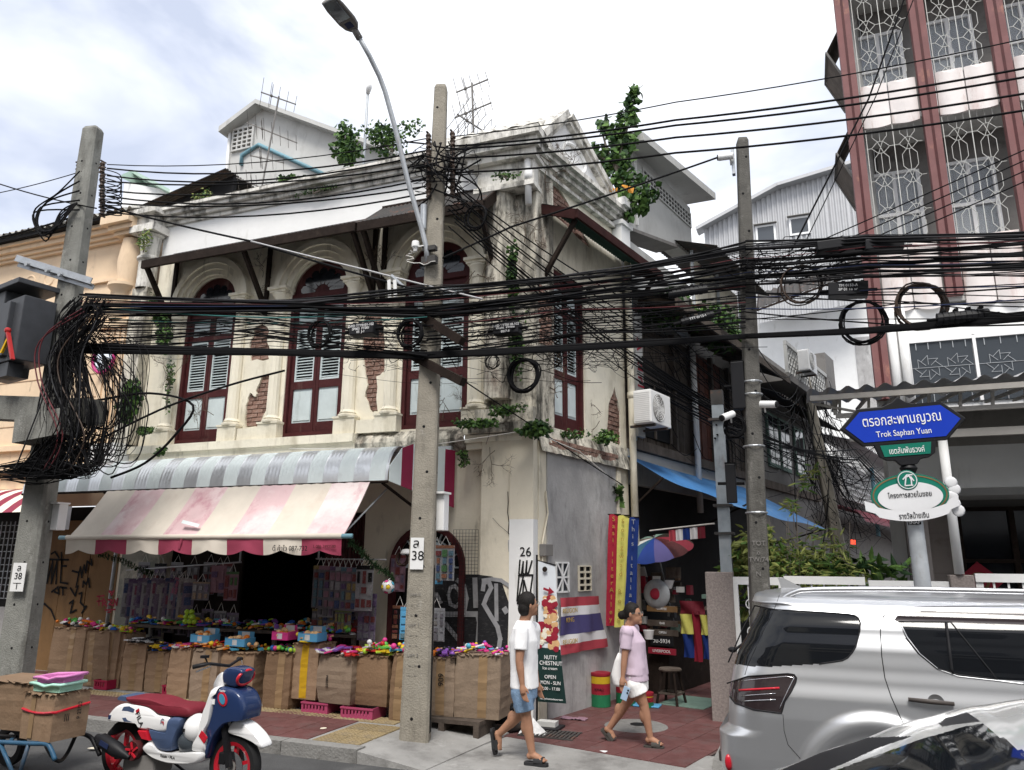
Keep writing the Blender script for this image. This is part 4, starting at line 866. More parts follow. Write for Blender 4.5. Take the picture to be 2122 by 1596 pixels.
a=fx(1885,722,AY-.02); zt=Z(5.35)
for x0,x1 in((a[0],a[0]+.86),(a[0]+.92,a[0]+2.0),(a[0]+2.06,a[0]+3)):
 b=MB(); b.box(x0,x1,AY-.03,AY-.01,Z(4.4),zt); p=b.build('low_window','glass_win',AB)
 b=MB(); b.box(x0-.05,x0-.005,AY-.06,AY,Z(4.4),zt+.05); b.box(x0-.05,x1+.05,AY-.059,AY,zt,zt+.06); b.build('frame','white_plain',p)
 b=MB()
 for q in range(2):
  cx=lerp(x0,x1,.27+.48*q); z=Z(4.95)
  for j in range(8):
   an=math.pi/4*j; d=Vector((math.cos(an),0,math.sin(an))); b.bar(Vector((cx,AY-.04,z))+d*.05,Vector((cx,AY-.04,z))+d*.2,.006)
   an2=an+math.pi/4; b.bar(Vector((cx,AY-.04,z))+d*.2,Vector((cx,AY-.04,z))+Vector((math.cos(an2),0,math.sin(an2)))*.14,.006)
 for q in range(5):x=lerp(x0,x1,(q+.5)/5); b.bar(Vector((x,AY-.04,zt-.01)),Vector((x,AY-.04,zt-.12)),.01); b.bar(Vector((x,AY-.04,Z(4.4))),Vector((x,AY-.04,Z(4.7))),.01)
 b.bar(Vector((x0,AY-.035,Z(4.95))),Vector((x1,AY-.035,Z(4.95))),.006); b.build('window_grille','galv_dull',p,kind='stuff')
for py0 in(50,262):
 p=aty(1745,py0+50,AY+.4); b=MB(); a0=FX[0]+.02
 P_=[Vector((a0,AY+.3,p.z+.5)),Vector((a0,AY+1.3,p.z+.5)),Vector((a0-.32,AY+1.3,p.z-.1)),Vector((a0-.32,AY+.3,p.z-.1))]
 corr(b,P_[0],P_[1],P_[3],.1,.012); w=b.build('window_awning','old_wood',AB)
 b=MB(); b.bar(P_[3],P_[3]+Vector((.3,0,-.7)),.03); b.bar(P_[3],P_[2],.04); b.bar(P_[2],P_[2]+Vector((.3,0,-.7)),.03); b.build('bracket','grey_dark',w)
 b=MB(); b.add([P_[3]+Vector((.02,.01,-.03)),P_[2]+Vector((.02,-.01,-.03)),P_[2]+Vector((.31,-.01,-.7)),P_[3]+Vector((.31,.01,-.7))],[(0,1,2,3)]); b.build('side_screen','old_wood',w)
M('marble',(.34,.30,.28),.3,.12,2.,dirt=[((.20,.17,.16),.3,3.,1.),((.5,.47,.45),.12,5.,1.)])
b=MB(); b.box(FX[0]+.1,FX[0]+.3,12.2,AY+.9,0,4); b.build('marble_pier','marble',AB)
for i in range(2):
 for j in range(5):
  b=MB(); b.box(1.32+.44*i,1.755+.44*i,AY+.82,AY+.86,.05+.62*j,.665+.62*j); b.build('marble_slab','marble',AB)
b=MB(); b.box(2.22,8,AY+.8,AY+.84,0,2.9); g_=b.build('shopfront_glass','glass_dark',AB)
b=MB()
for x in(2.22,2.95,3.7,4.6):b.box(x-.04,x+.04,AY+.74,AY+.79,0,2.9)
for z in(1.35,2.1,2.9):b.box(2.2,8,AY+.745,AY+.785,z-.03,z+.03)
b.build('frame','dark_wood',g_)
b=MB(); b.box(FX[0]+.12,8,AY-.1,AY+.9,3.05,3.55); b.build('soffit_beam','grey_wall',AB)
p=aty(2065,990,AY+.7); em=thing('wall_plaque','framed pale plaque with a winged emblem on the shopfront wall','plaque',p)
b=MB(); b.box(p.x-.33,p.x+.33,p.y,p.y+.03,p.z-.27,p.z+.27); b.build('frame','grey_wall',em)
b=MB(); b.box(p.x-.29,p.x+.29,p.y-.008,p.y-.001,p.z-.23,p.z+.23); b.build('panel','white_paint',em)
b=MB(); fr=(Vector((p.x,p.y-.01,p.z)),XV,ZV,-YV);
for l in([(-.2,.05),(-.1,-.02),(-.05,.12),(0,.18),(.05,.12),(.1,-.02),(.2,.05)],[(-.14,.1),(-.06,.02),(0,.1),(.06,.02),(.14,.1)],[(0,.17),(0,-.12)],[(-.12,-.14),(-.05,-.08),(0,-.15),(.05,-.08),(.12,-.14)]):stroke(b,l,.025,fr)
b.build('emblem','grey_dark',em)
p=aty(2030,1205,AY+.7); rd=thing('festive_ornament','red diamond paper ornament hung on the dark shop glass','ornament',p)
b=MB(); b.plate([(0,-.3),(.33,0),(0,.3),(-.33,0)],[],(p,XV,ZV,-YV),.012); b.build('paper','paint_red',rd)
b=MB(); b.lathe([(.1,0),(.12,.004),(.14,0)],p-YV*.004,20,-YV); b.ball(p-YV*.01,.06,10,6,(1,.2,1)); b.build('gold_motif','ochre',rd)
CP=thing('carport','corrugated carport roof on a pale steel frame before the apartment block','carport',(2,10.7,0)); CY=10.62
M('steel_cream',(.40,.38,.35),.55,.1,4,dirt=(.26,.22,.19),dirt_amt=.25)
zc=4.24
b=MB(); corr(b,Vector((.12,CY-.25,zc+.03)),Vector((6.5,CY-.25,zc+.10)),Vector((.12,CY+2.0,zc+.3)),.22,.03); b.build('roof_sheet','metal_siding',CP)
b=MB(); b.box(.15,6.5,CY-.22,CY-.16,zc-.10,zc-.03); b.build('front_beam','steel_cream',CP)
b=MB(); b.box(.45,6.5,CY-.05,CY,zc-.32,zc-.26); b.build('lower_chord','steel_cream',CP)
b=MB(); b.box(.6,6.5,CY+.1,CY+.16,zc-.62,zc-.52); b.build('rear_beam','steel_cream',CP)
for i in range(12):x=.5+.35*i; b=MB(); b.bar(Vector((x,CY-.02,zc-.27)),Vector((x+.02,CY-.02,zc-.06)),.035); b.bar(Vector((x,CY,zc-.06)),Vector((x,CY+2,zc+.16)),.04); b.build('rafter','steel_cream',CP)
b=MB(); b.bar(Vector((.45,CY-.02,zc-.27)),Vector((.45,CY-.02,zc-.05)),.05); b.bar(Vector((.2,CY-.1,zc-.12)),Vector((.9,CY-.02,zc-.3)),.03); b.build('brace','steel_cream',CP)
b=MB(); b.tube([Vector((1.68,10.76,1.93)),Vector((1.68,10.76,zc-.6))],.055,12); b.build('post','white_paint',CP,True)
b=MB(); b.box(1.1,8,11.6,11.7,3.05,3.62); b.build('inner_beam','grey_wall',CP)
M('granite',(.25,.215,.20),.8,.25,40.,.3,70,dirt=(.14,.12,.11),dirt_amt=.3,dscale=3,stretch=3)
GP=MB().ob((-1.19,10.86,.96),XV*.18,YV*.12,ZV*.96).build('gate_post','granite',label='rough brown granite gate post at the mouth of the lane',cat='gate post',loc=(-1.19,10.86,0),bevel=.01)
GP2=MB().ob((1.70,10.86,.96),XV*.13,YV*.12,ZV*.96).build('gate_post','granite',label='short granite fence post carrying the white carport column',cat='gate post',loc=(1.7,10.86,0),bevel=.01)
FN=thing('fence_gate','white steel gate with curled scrollwork beside the granite post','gate',(-.7,10.8,0))
b=MB()
for x in(-.98,-.40):b.box(x-.03,x+.03,10.79,10.85,.1,1.86)
b.box(-.95,-.43,10.792,10.848,1.76,1.86); b.box(-.95,-.43,10.792,10.848,.1,.2); b.box(-.95,-.43,10.794,10.846,.9,.96); b.build('frame','white_paint',FN)
b=MB()
for x in(-.82,-.69,-.56):b.box(x-.008,x+.008,10.81,10.826,.2,1.76)
b.build('bar','white_paint',FN)
def scroll(m,cx,z,sx,s):
 pts=[]
 for k in range(22):
  a=k/21*2.6*math.pi; r=.085*(1-k/28); pts.append(Vector((cx+sx*(.02+s*(.09-r*math.cos(a))),10.80,z+s*r*math.sin(a))))
 m.tube(pts,.008,5)
for z in(1.5,1.15,.7):b=MB(); scroll(b,-.69,z,1,1); scroll(b,-.69,z,-1,1); b.tube([Vector((-.69+s_*.02,10.80,z-.02))for s_ in(-1,1)],.008,5); b.build('scrollwork','white_paint',FN)
def fence(x0,x1,zt,label):
 f=thing('fence',label,'fence',(x0,10.8,0)); MB().box(x0,x1,10.79,10.85,zt-.1,zt).build('rail','white_paint',f); MB().box(x0,x1,10.795,10.845,.35,.42).build('rail','white_paint',f)
 b=MB(); b.box(x0,x1,10.75,10.89,0,.34); b.build('plinth','grey_wall',f)
 n=int((x1-x0)/.15)
 for i in range(n+1):x=lerp(x0+.04,x1-.04,i/n); w=.04 if i in(0,n)else.011; b=MB(); b.box(x-w,x+w,10.81,10.83,.42,zt-.1); b.build('baluster','white_paint',f)
fence(-.36,.62,1.88,'white steel railing panel between gate and sign post, bushes behind'); fence(.66,1.56,1.84,'slightly lower white railing panel beside the sign post'); fence(1.85,4.5,1.94,'white railing panel right of the carport column')
p=aty(1487,815,11.1); ST=thing('steel_post','tall pale steel box post with rusty collars behind the granite gate post','post',(p.x-.03,11.1,0)); x=p.x
M('steel_pale',(.36,.40,.43),.5,.2,5,metal=.3,dirt=[((.46,.47,.48),.4,3.,2.),(RUST,.12,4.,3.)])
b=MB(); b.box(x-.09,x+.07,11.02,11.16,0,4.5); b.build('post','steel_pale',ST,bevel=.006)
for z in(4.06,2.82,2.43):b=MB(); b.box(x-.14,x+.12,10.97,11.21,z,z+.035); b.build('collar','rust_sheet',ST)
b=MB(); b.box(x-.095,x+.075,11.015,11.165,4.3,4.52); b.build('cap','rust_sheet',ST)
# utility poles
def pole(name,label,base,top,w0,d0,w1,d1,rz,mat,channel=True):
 t=thing(name,label,'utility pole',base); base=Vector(base); top=Vector(top); ex=Vector((math.cos(rz),math.sin(rz),0)); ey=Vector((-math.sin(rz),math.cos(rz),0))
 def ring(k):
  c=base.lerp(top,k); a=lerp(w0,w1,k)/2; d=lerp(d0,d1,k)/2; e=.18*a
  return[c+ex*x+ey*y for x,y in((-a+e,-d),(a-e,-d),(a,-d+e),(a,d-e),(a-e,d),(-a+e,d),(-a,d-e),(-a,-d+e))]
 b=MB(); r=[ring(k/12)for k in range(13)]
 r.append([top+(p-top)*.78+ZV*.05 for p in r[-1]]); b.loft(r); b.build('shaft',mat,t)
 h=MB(); L_=(top-base).length
 for k in range(int(L_/.55)):
  kk=(k+.6)*.55/L_
  if kk<.97:c=base.lerp(top,kk)-ey*lerp(d0,d1,kk)/2; h.lathe([(0,.004),(.014,.004),(.018,.001)],c+ex*(.03 if k%2 else-.03),8,-ey); h.lathe([(0,.004),(.013,.004),(.016,.001)],base.lerp(top,kk)+ex*lerp(w0,w1,kk)/2,8,ex)
 h.build('bolt_hole','black_matte',t,kind='stuff')
 if channel:
  c0=base.lerp(top,.02); c1=base.lerp(top,.235); b=MB(); b.bar(c0+ex*(w0/2-.002),c1+ex*(lerp(w0,w1,.235)/2-.002),d0*.36,.012,ex); b.build('channel','black_matte',t)
 return t
pC0=atz(860,1537,.07); pC1=aty(914,186,pC0 .y+.02)
PC=pole('utility_pole','brown concrete utility pole with a white number plate before the striped awning',(pC0 .x,pC0 .y,.0),pC1,.33,.27,.17,.15,R_(20),'pole_concrete')
pL0=Vector((-9.95,7.35,0)); pL1=aty(193,272,7.35)
PL=pole('utility_pole','grey concrete utility pole wrapped in a tangle of black cables near the peach house',pL0,pL1,.42,.3,.26,.2,R_(12),'pole_grey',False)
pR0=Vector((-.66,9.8,0)); pR1=aty(1538,295,9.8)
PR=pole('utility_pole','slim dark concrete utility pole beside the white gate at the lane mouth',pR0,pR1,.24,.22,.15,.14,R_(15),'pole_dark',False)
q0=S(12.3,2.0,0); q1=atpl(1660,745,S(12.3,2.0,0),SV)
q0=atpl(1748,1190,S(12.3,2,0),SV); q0=q0+(q0-q1)*.33
PS=pole('utility_pole','leaning small concrete pole with insulators further down the lane',(q0 .x,q0 .y,0),q1,.34,.28,.22,.2,R_(15),'pole_concrete',False)
def plate(par,px,py,w,h,Y,rz,lines,name='number_plate'):
 c=aty(px,py,Y); ex=Vector((math.cos(rz),math.sin(rz),0)); ez=Vector((math.sin(rz),-math.cos(rz),0)); b=MB(); b.ob(c,ex*w/2,ZV*h/2,ez*.003); p=b.build(name,'white_paint',par)
 for s_,dz,hh,dx in lines:text(s_,'lettering','black_matte',p,c+ez*.006+ZV*dz+ex*dx,ex,ZV,hh,bold=.004)
plate(PC,864,1147,.155,.36,pC0 .y-.145,R_(20),[('ล',.11,.15,-.01),('38',-.03,.15,.01)])
plate(PL,38,1196,.20,.37,7.35-.20,R_(12),[('ล',.115,.12,0),('38',.01,.12,0),('__',-.03,.12,0),('1',-.12,.12,0)])
for s_,py in(('TOT',1126),('o',1145),('TW/74',1160),('N',1190)):c=aty(1572,py,9.8-.112); text(s_,'cast_lettering','grey_dark',PR,c,Vector((math.cos(R_(15)),math.sin(R_(15)),0)),ZV,.08)
for k in range(9):c=aty(860-k*.8,1232+21*k,pC0 .y-.14); text('มอก %d'%(k*7%10)if k%3==0 else '~ . ~','cast_lettering','grey_dark',PC,c,Vector((math.cos(R_(20)),math.sin(R_(20)),0)),ZV,.05)
# street lamp on the middle pole
YL=pC0 .y
lp=[aty(885,545,YL-.16),aty(884,515,YL-.17),aty(873,470,YL-.22),aty(848,385,YL-.35),aty(820,270,YL-.55),aty(798,190,YL-.7),aty(786,158,YL-.78),aty(765,115,YL-.95),aty(735,62,YL-1.15)]
SL=thing('street_lamp','grey led street lamp on a bent pipe arm clamped to the middle pole','street lamp',lp[0])
b=MB(); b.tube(lp,[.032]*8+[.03],12); b.build('arm','galv_dull',SL,True)
b=MB(); d=(lp[-1]-lp[-2]).normalized(); b.tube([lp[-1]-d*.12,lp[-1]+d*.06],.045,12); b.build('socket','grey_dark',SL,True)
hd=(aty(688,8,YL-1.55)-lp[-1]); ln=hd.length; hd.normalize(); sd_=hd.cross(ZV).normalized(); upv=sd_.cross(hd)
b=MB(); rings=[]
for k,w,h in((.0,.06,.05),(.12,.11,.06),(.3,.135,.06),(.75,.14,.05),(1.0,.12,.04)):
 c=lp[-1]+hd*(ln*1.15*k)
 rings.append([c+sd_*(w*math.cos(a))+upv*(h*(max(-.35,math.sin(a))))for a in[2*math.pi*i/16 for i in range(16)]])
b.loft(rings); b.build('head','grey_dark',SL,40)
b=MB(); c=lp[-1]+hd*ln*.78-upv*.022; b.ob(c,hd*.15,sd_*.095,upv*.006); b.build('lens','glass_win',SL,bevel=.004)
b=MB(); c=lp[-1]+hd*ln*.23-upv*.024; b.ob(c,hd*.04,sd_*.05,upv*.004); b.build('sticker','cable_blue',SL)
b=MB(); c=aty(890,540,YL-.15); b.ob(c,XV*.10,YV*.04,ZV*.05); b.ob(c+ZV*.16,XV*.09,YV*.04,ZV*.03); b.build('clamp','rust_sheet',SL)
b=MB(); c=aty(861,512,YL-.2); b.lathe([(0,-.06),(.025,-.06),(.03,-.02),(.05,0),(.05,.05),(.045,.075),(0,.08)],c,14); b.bar(c,c+XV*.12,.015); b.build('photocell','white_paint',SL,40)
b=MB(); c=aty(878,450,YL-.1); b.tube([c-ZV*.17,c+ZV*.17],.045,12); b.build('capacitor_can','galv',SL,40)
b=MB(); pz_=[aty(850+10*math.sin(k*1.7),520+3.2*k,YL-.2)for k in range(9)]+[aty(870+8*k,545+4*math.sin(k*1.3),YL-.19)for k in range(5)]; b.tube(pz_,.006,5); b.build('loose_wire','cable_white',SL)
p=aty(757,280,14.5); p2=aty(762,195,14.5); FL=thing('street_lamp','distant small white lamp on a thin mast above the roofs','street lamp',(p.x,p.y,p.z-3)); b=MB(); b.tube([p-ZV*3,p,p2],.035,8); b.build('mast','galv_dull',FL,True); b=MB(); b.tube([p2,p2+Vector((.06,-.05,.14)),p2+Vector((.12,-.1,.22))],[.05,.08,.05],8); b.build('head','white_plain',FL,True)
# transformer boxes, beams on the left pole
TF=thing('switch_cabinet','dark grey pole mounted switch cabinet with red and yellow handles','switch cabinet',aty(40,800,7.1))
M('cab_grey',(.055,.058,.065),.5,.15,5); M('handle_red',(.42,.03,.03),.4,.1); M('handle_yellow',(.75,.45,.02),.4,.1)
ex=Vector((.98,-.2,0)); ey=Vector((.2,.98,0))
c=aty(58,690,7.0); b=MB(); b.ob(c+ex*-.02,ex*.27,ey*.22,ZV*.47); b.build('cabinet','cab_grey',TF,bevel=.01)
b=MB(); c2=c-ey*.25-ex*.10; b.ob(c2,ex*.11,ey*.04,ZV*.40); b.build('door','cab_grey',TF,bevel=.01)
b=MB(); c3=c-ex*.62+ZV*.02; b.ob(c3,ex*.30,ey*.24,ZV*.62); b.build('cabinet','cab_grey',TF,bevel=.01)
b=MB(); b.ob(c-ex*.45+ZV*.69,ex*.62,ey*.30,ZV*.04); b.build('rain_hood','cab_grey',TF,bevel=.01)
b=MB(); h0=aty(16,685,6.68); h1=aty(26,745,6.66); b.bar(h0,h1,.05,.03); b.ball(h0,.045,8,6); b.build('handle','handle_red',TF)
b=MB(); b.bar(aty(18,700,6.69),aty(3,732,6.67),.045,.02); b.build('handle','handle_yellow',TF)
b=MB(); b.ob(c-ex*.12-ZV*.58-ey*.1,ex*.16,ey*.1,ZV*.1); b.build('cable_box','cab_grey',TF)
b=MB(); a=aty(-40,845,7.2); c_=aty(200,855,7.2); b.bar(a,c_,.28,.34); b.build('platform_beam','pole_grey',TF)
b=MB(); a=aty(50,895,7.05); c_=aty(150,875,7.0); b.bar(a,c_,.3,.36); b.build('platform_block','pole_grey',TF)
CA=thing('cross_arm','galvanised channel steel cross arm bolted near the top of the left pole','cross arm',aty(112,565,7.1)); b=MB(); a=aty(36,542,6.95); c_=aty(192,590,7.35);
dd=(c_-a).normalized(); b.bar(a,c_,.10,.02); b.bar(a+ZV*.045-YV*.03,c_+ZV*.045-YV*.03,.02,.1); b.bar(a-ZV*.045+YV*.02,c_-ZV*.045+YV*.02,.02,.06); b.build('channel','galv',CA)
b=MB()
for k in(.18,.45,.62):q=a.lerp(c_,k)-YV*.05; b.lathe([(0,.03),(.035,.03),(.035,0)],q,8,-YV)
b.build('bolt','galv_dull',CA)
CB=thing('cross_arm','galvanised angle brackets fixed across the middle pole among the wires','cross arm',aty(830,600,7.8)); b=MB()
b.bar(aty(810,572,7.8),aty(862,620,8.0),.09,.03); b.build('angle','galv',CB)
for px in(806,818):b=MB(); b.bar(aty(px,580,7.75),aty(px+2,622,7.75),.045,.012,YV); b.build('perforated_strap','white_paint',CB)
for a,c_,lb in(((850,640),(958,708),'upper dark timber cross arm carrying cables on the middle pole'),((850,735),(960,792),'lower dark timber cross arm carrying cables on the middle pole')):
 b=MB(); b.bar(aty(*a,7.95),aty(*c_,7.75),.1,.1); b.build('cross_arm','dark_wood',label=lb,cat='cross arm',loc=aty(*a,7.95))
# insulators
ins=MB(); ins.lathe([(0,-.05),(.028,-.05),(.04,-.04),(.03,-.02),(.03,.0),(.04,.02),(.028,.05),(0,.05)],(0,0,0),10); ins.box(-.012,.012,-.05,.05,-.07,-.055); ins.box(-.012,.012,-.05,.05,.055,.07); ins_me=ins.mesh('insulator','cable_brown',smooth=40)
def insul(par,px,py,Y):return inst(ins_me,'insulator',par,aty(px,py,Y),Matrix.Rotation(random.uniform(-.2,.2),3,'Y'))
for y in(343,352,368,380,398,410,424,440):insul(PL,212,y,7.22); insul(PL,163,y+3,7.3)
for y in(285,300,317,335,352,370,386,402):insul(PC,888,y,YL-.12); insul(PC,938,y-4,YL-.02)
for k in range(4):insul(PS,1650,770+26*k,q1 .y-.2)
# wires
def curve_pts(anc,sag=.0,n=10):
 out=[]
 for i,(a,c_)in enumerate(zip(anc[:-1],anc[1:])):
  for k in range(n):t=k/n; out.append(a.lerp(c_,t)-ZV*(sag*4*t*(1-t)*(c_-a).length/7))
 out.append(anc[-1]); return out
def smooth(pts,n=6):
 P=[pts[0]]+list(pts)+[pts[-1]]; out=[]
 for i in range(1,len(P)-2):
  for k in range(n):
   t=k/n; a,b_,c_,d_=P[i-1],P[i],P[i+1],P[i+2]
   out.append(.5*((2*b_)+(c_-a)*t+(2*a-5*b_+4*c_-d_)*t*t+(3*b_-a-3*c_+d_)*t**3))
 out.append(P[-2]); return out
def wire(pix,r=.008,sag=.0,mat='cable',label=None,group=None,name='power_cable',n=10,sm=False):
 anc=[aty(*p)for p in pix]; pts=smooth(anc,5)if sm else curve_pts(anc,sag,n)
 return MB().tube(pts,r*1.2,6).build(name,mat,label=label,cat='cable',group=group,loc=anc[0],smooth=True)
YR=8.4
G1=('black insulated power line strung high between the left and middle poles','power lines between the left and middle poles')
for i,(a,c_)in enumerate([(341,287),(349,312),(364,320),(376,340),(395,352),(407,370),(420,386),(440,400)]):
 wire([(222,a,7.2),(885,c_,YL-.1)],.0095 if i else.006,.22+.05*(i%3),'cable',*G1)
G2_=('black power line rising from the middle pole past the apartment block','power lines from the middle pole past the apartment block')
for i,(a,c_)in enumerate([(283,75),(303,139),(309,158),(328,193),(358,228)]):wire([(938,a,YL),(1400,lerp(a,c_,.385)+9,YL+.1),(2200,c_-12,YR)],.006 if i==0 else.0105,.1,'cable',*G2_)
for k,(a,c_,r)in enumerate([((0,378),(200,432),.009),((0,397),(170,355),.006),((0,490),(150,450),.012),((0,500),(150,465),.01)]):wire([(a[0]-40,a[1]-(10 if c_[1]>a[1]else-10),7.2),(*c_,7.25)],r,.1,'cable','black cable running off from the top of the left pole over the peach roof','cables leaving the top of the left pole')
wire([(210,425,7.2),(520,500,7.5),(880,605,YL-.15)],.012,.05,'cable','pale taped service cable sagging from the left pole to the middle pole'); wire([(520,500,7.48),(760,560,7.8),(1000,620,YL)],.010,.02,'cable_grey','grey bare cable crossing below the tin window hoods')
rng=random.Random(3)
GA=('thin black telecom cable in the crowded bundle between the left and middle poles','telecom cables between left and middle poles')
GB=('thin black telecom cable in the crowded bundle between the middle and right poles','telecom cables between middle and right poles')
GC=('thin black telecom cable in the bundle passing before the apartment block','telecom cables before the apartment block')
def jit(a):return rng.uniform(-a,a)
for i in range(32):
 m='cable_red' if i==12 else 'cable_blue' if i==21 else rng.choice(('cable','cable','cable2'))
 r=rng.choice((.004,.005,.006,.009,.012)); yl=608+1.4*i; yc=594+2.2*i+jit(9); Y1=YL-.2+jit(.08)
 wire([(175+jit(10),yl+jit(4),7.15+jit(.06)),(600+jit(40),632+(i-13)*.7+jit(4),7.55),(880,yc,Y1)],r,.02,m,*GA,n=6)
 ym=yc-30-i*.3+jit(6); yr=508+2.8*i+jit(12)
 wire([(880,yc+jit(2),Y1),(1250+jit(40),ym+jit(12),8.9),(1545,yr,9.62+jit(.08))],r,.05+jit(.05),m,*GB,n=6)
 wire([(1545,yr+jit(3),9.65),(1800+jit(30),yr-16+jit(6)-i*.1,9.2),(2180,478+2.6*i+jit(14),8.7)],r,.05+jit(.04),m,*GC,n=6)
for i in range(16):
 r=rng.choice((.010,.013,.017)); dy=(i-8)*1.0
 wire([(165+jit(8),722+dy*1.4+jit(2),7.15),(560,730+dy*.5+jit(1.5),7.5),(880,737+dy*.7+jit(2),YL-.2)],r,.01,'cable',*GA,n=6)
 wire([(880,737+dy*.7,YL-.2),(1330,712+dy*.6+jit(2),9.1),(1545,697+dy*.4,9.65)],r,.01,'cable',*GB,n=6)
 wire([(1545,697+dy*.4,9.65),(1800,684+dy*.6+jit(1.5),9.3),(2180,652+dy*.9+jit(4),8.8)],r,.01,'cable',*GC,n=6)
for i in range(24):
 r=rng.choice((.005,.006,.008)); yl=640+4*i+jit(5); yc=645+4*i+jit(14)
 wire([(205,yl*.96+22,7.2),(520+jit(60),675+(yl-690)*.55+jit(14),7.5),(885,yc,YL-.15+jit(.1))],r,.06+jit(.05),rng.choice(('cable','cable','cable','cable_teal' if i<8 else 'cable')),*GA,n=6)
 yr=585+4.5*i+jit(18)
 wire([(885,yc,YL-.15+jit(.1)),(1200+jit(60),(yc+yr)/2-8+jit(16),8.8+jit(.15)),(1545,yr,9.65)],r,.07,'cable_red' if i in(3,7)else 'cable',*GB,n=6)
 if i<13:wire([(1545,560+9*i+jit(20),9.65),(1850+jit(60),555+9*i+jit(22),9.2),(2180,540+10*i+jit(22),8.7)],r,.05,'cable_blue' if i in(5,9)else 'cable',*GC,n=6)
for i in range(12):
 a=aty(935+jit(8),370+9*i,YL); c_=S(2.9+.25*i,.5+jit(.2),6.2-.13*i+jit(.2)); d_=S(9+jit(.6),1.3+jit(.2),5.2-.12*i+jit(.3))
 MB().tube(curve_pts([a,c_,d_],.25+jit(.1),8),rng.choice((.006,.008,.01)),6).build('service_drop','cable',label='black service cable dropping from the head of the middle pole into the lane',cat='cable',group='service drops into the lane',loc=a,smooth=True)
for i in range(14):
 a=S(2.6+jit(.1),.35+jit(.05),5.5-.04*i); c_=S(6.4,1.2+jit(.05),4.75-.03*i); d_=Vector((-1.15+jit(.05),11.0+jit(.05),3.9+jit(.25)))if i<5 else S(13,1.8+jit(.15),4.9+jit(.3)); e_=S(30,1.6+jit(.3),4.0+jit(.4))
 MB().tube(curve_pts([a,c_,d_]+([e_]if i>=5 else[]),.12,8),rng.choice((.007,.01,.013)),6).build('lane_cable','cable',label='black cable of the sagging bundle strung along the lane house fronts',cat='cable',group='cable bundle along the lane',loc=a,smooth=True)
for i in range(9):
 a=aty(1552+jit(6),700+32*i+jit(10),9.85); c_=q1+Vector((-.1+jit(.1),-.1,-.3-.22*i))
 MB().tube(curve_pts([a,c_],.35+jit(.15),12),.008,6).build('lane_cable','cable',label='black cable slung between the right pole and the leaning lane pole',cat='cable',group='cables to the leaning lane pole',loc=a,smooth=True)
wire([(1880,-20,9.2),(1800,205,9.3),(1640,520,9.5)],.010,.0,'cable','taut black guy wire rising steeply past the apartment balcony'); wire([(1900,-20,9.22),(1815,200,9.32),(1660,520,9.52)],.006,.0,'cable','thinner black guy wire beside the taut one past the apartment balcony')
for k in range(4):wire([(1560+25*k,560+10*k,9.6),(2180,285+22*k,8.9)],.006,.02,'cable','thin black cable climbing to the right across the apartment grilles','thin cables across the apartment grilles')
wire([(905,540,YL),(1060,470,8.4),(1500,322,9.7)],.011,.03,'cable','twisted stay wire from the middle pole to the small camera on the right pole')
wire([(1120,900,9.5),(1200,935,10.6),(1290,1010,12.0)],.006,.05,'cable_white','white cable hanging along the broken brick ledge of the lane wall'); wire([(600,930,9.3),(870,925,9.2),(1130,885,9.4)],.005,.04,'cable_white','thin white cable strung below the floor ledge of the corner house')
wire([(955,785,YL-.1),(1100,880,9.3),(1290,1005,11.9)],.007,.02,'cable','black cable running diagonally down to the lane drain pipe')
wire([(590,768,7.7),(470,800,7.5),(330,850,7.35),(170,930,7.1)],.012,0,'cable','thick black cable curving down from the bundle to the left pole foot',sm=True)
wire([(230,990,7.3),(300,960,7.4),(360,905,7.45),(400,840,7.45),(310,815,7.4),(200,830,7.3),(150,836,7.2)],.014,0,'cable','thick black cable making a wide loop beside the left pole',sm=True)
for k,o_ in enumerate([(300,845,60),(255,900,55)]):pass
def coil(px,py,Y,r,turns,label,rr=.008,mat='cable',ax=None):
 c=aty(px,py,Y); b=MB(); pts=[]
 for k in range(turns*22+1):a=2*math.pi*k/22; q=r*(1+.07*math.sin(k*.37)+.03*math.sin(k*1.1)); pts.append(c+XV*(q*math.cos(a)*.93)+ZV*(q*math.sin(a))+YV*(.035*math.sin(k*.21))+XV*(.02*math.sin(k*.13)))
 b.tube(pts,rr,6); return b.build('cable_coil',mat,label=label,cat='cable coil',loc=c,smooth=True)
coil(662,692,7.6,.175,6,'coil of black cable hung before the middle arched window'); coil(850,692,YL-.25,.17,7,'coil of black cable hung against the middle pole')
coil(1085,778,8.6,.21,9,'thick coil of black cable hanging at the mossy house corner',.011); coil(1788,668,9.4,.26,6,'loose coil of black cable left of the round coil, before the red fin',.010); coil(1908,634,9.2,.265,9,'round coil of brown black cable beside the ribbed splice case',.011,'cable_brown'); coil(1660,590,9.5,.25,4,'drooping coil of brown cable under the tin canopy',.009,'cable_brown')
coil(187,658,7.0,.17,8,'coil of black cable tied to the left pole'); coil(985,450,YL+.1,.16,2,'single loop of black cable below the second tin hood',.013); coil(1020,750,8.5,.09,7,'small tangle coil of thin wire left of the thick corner coil',.004); coil(1522,885,9.7,.13,9,'small coil of black cable hung on the right pole below the white cameras',.006)
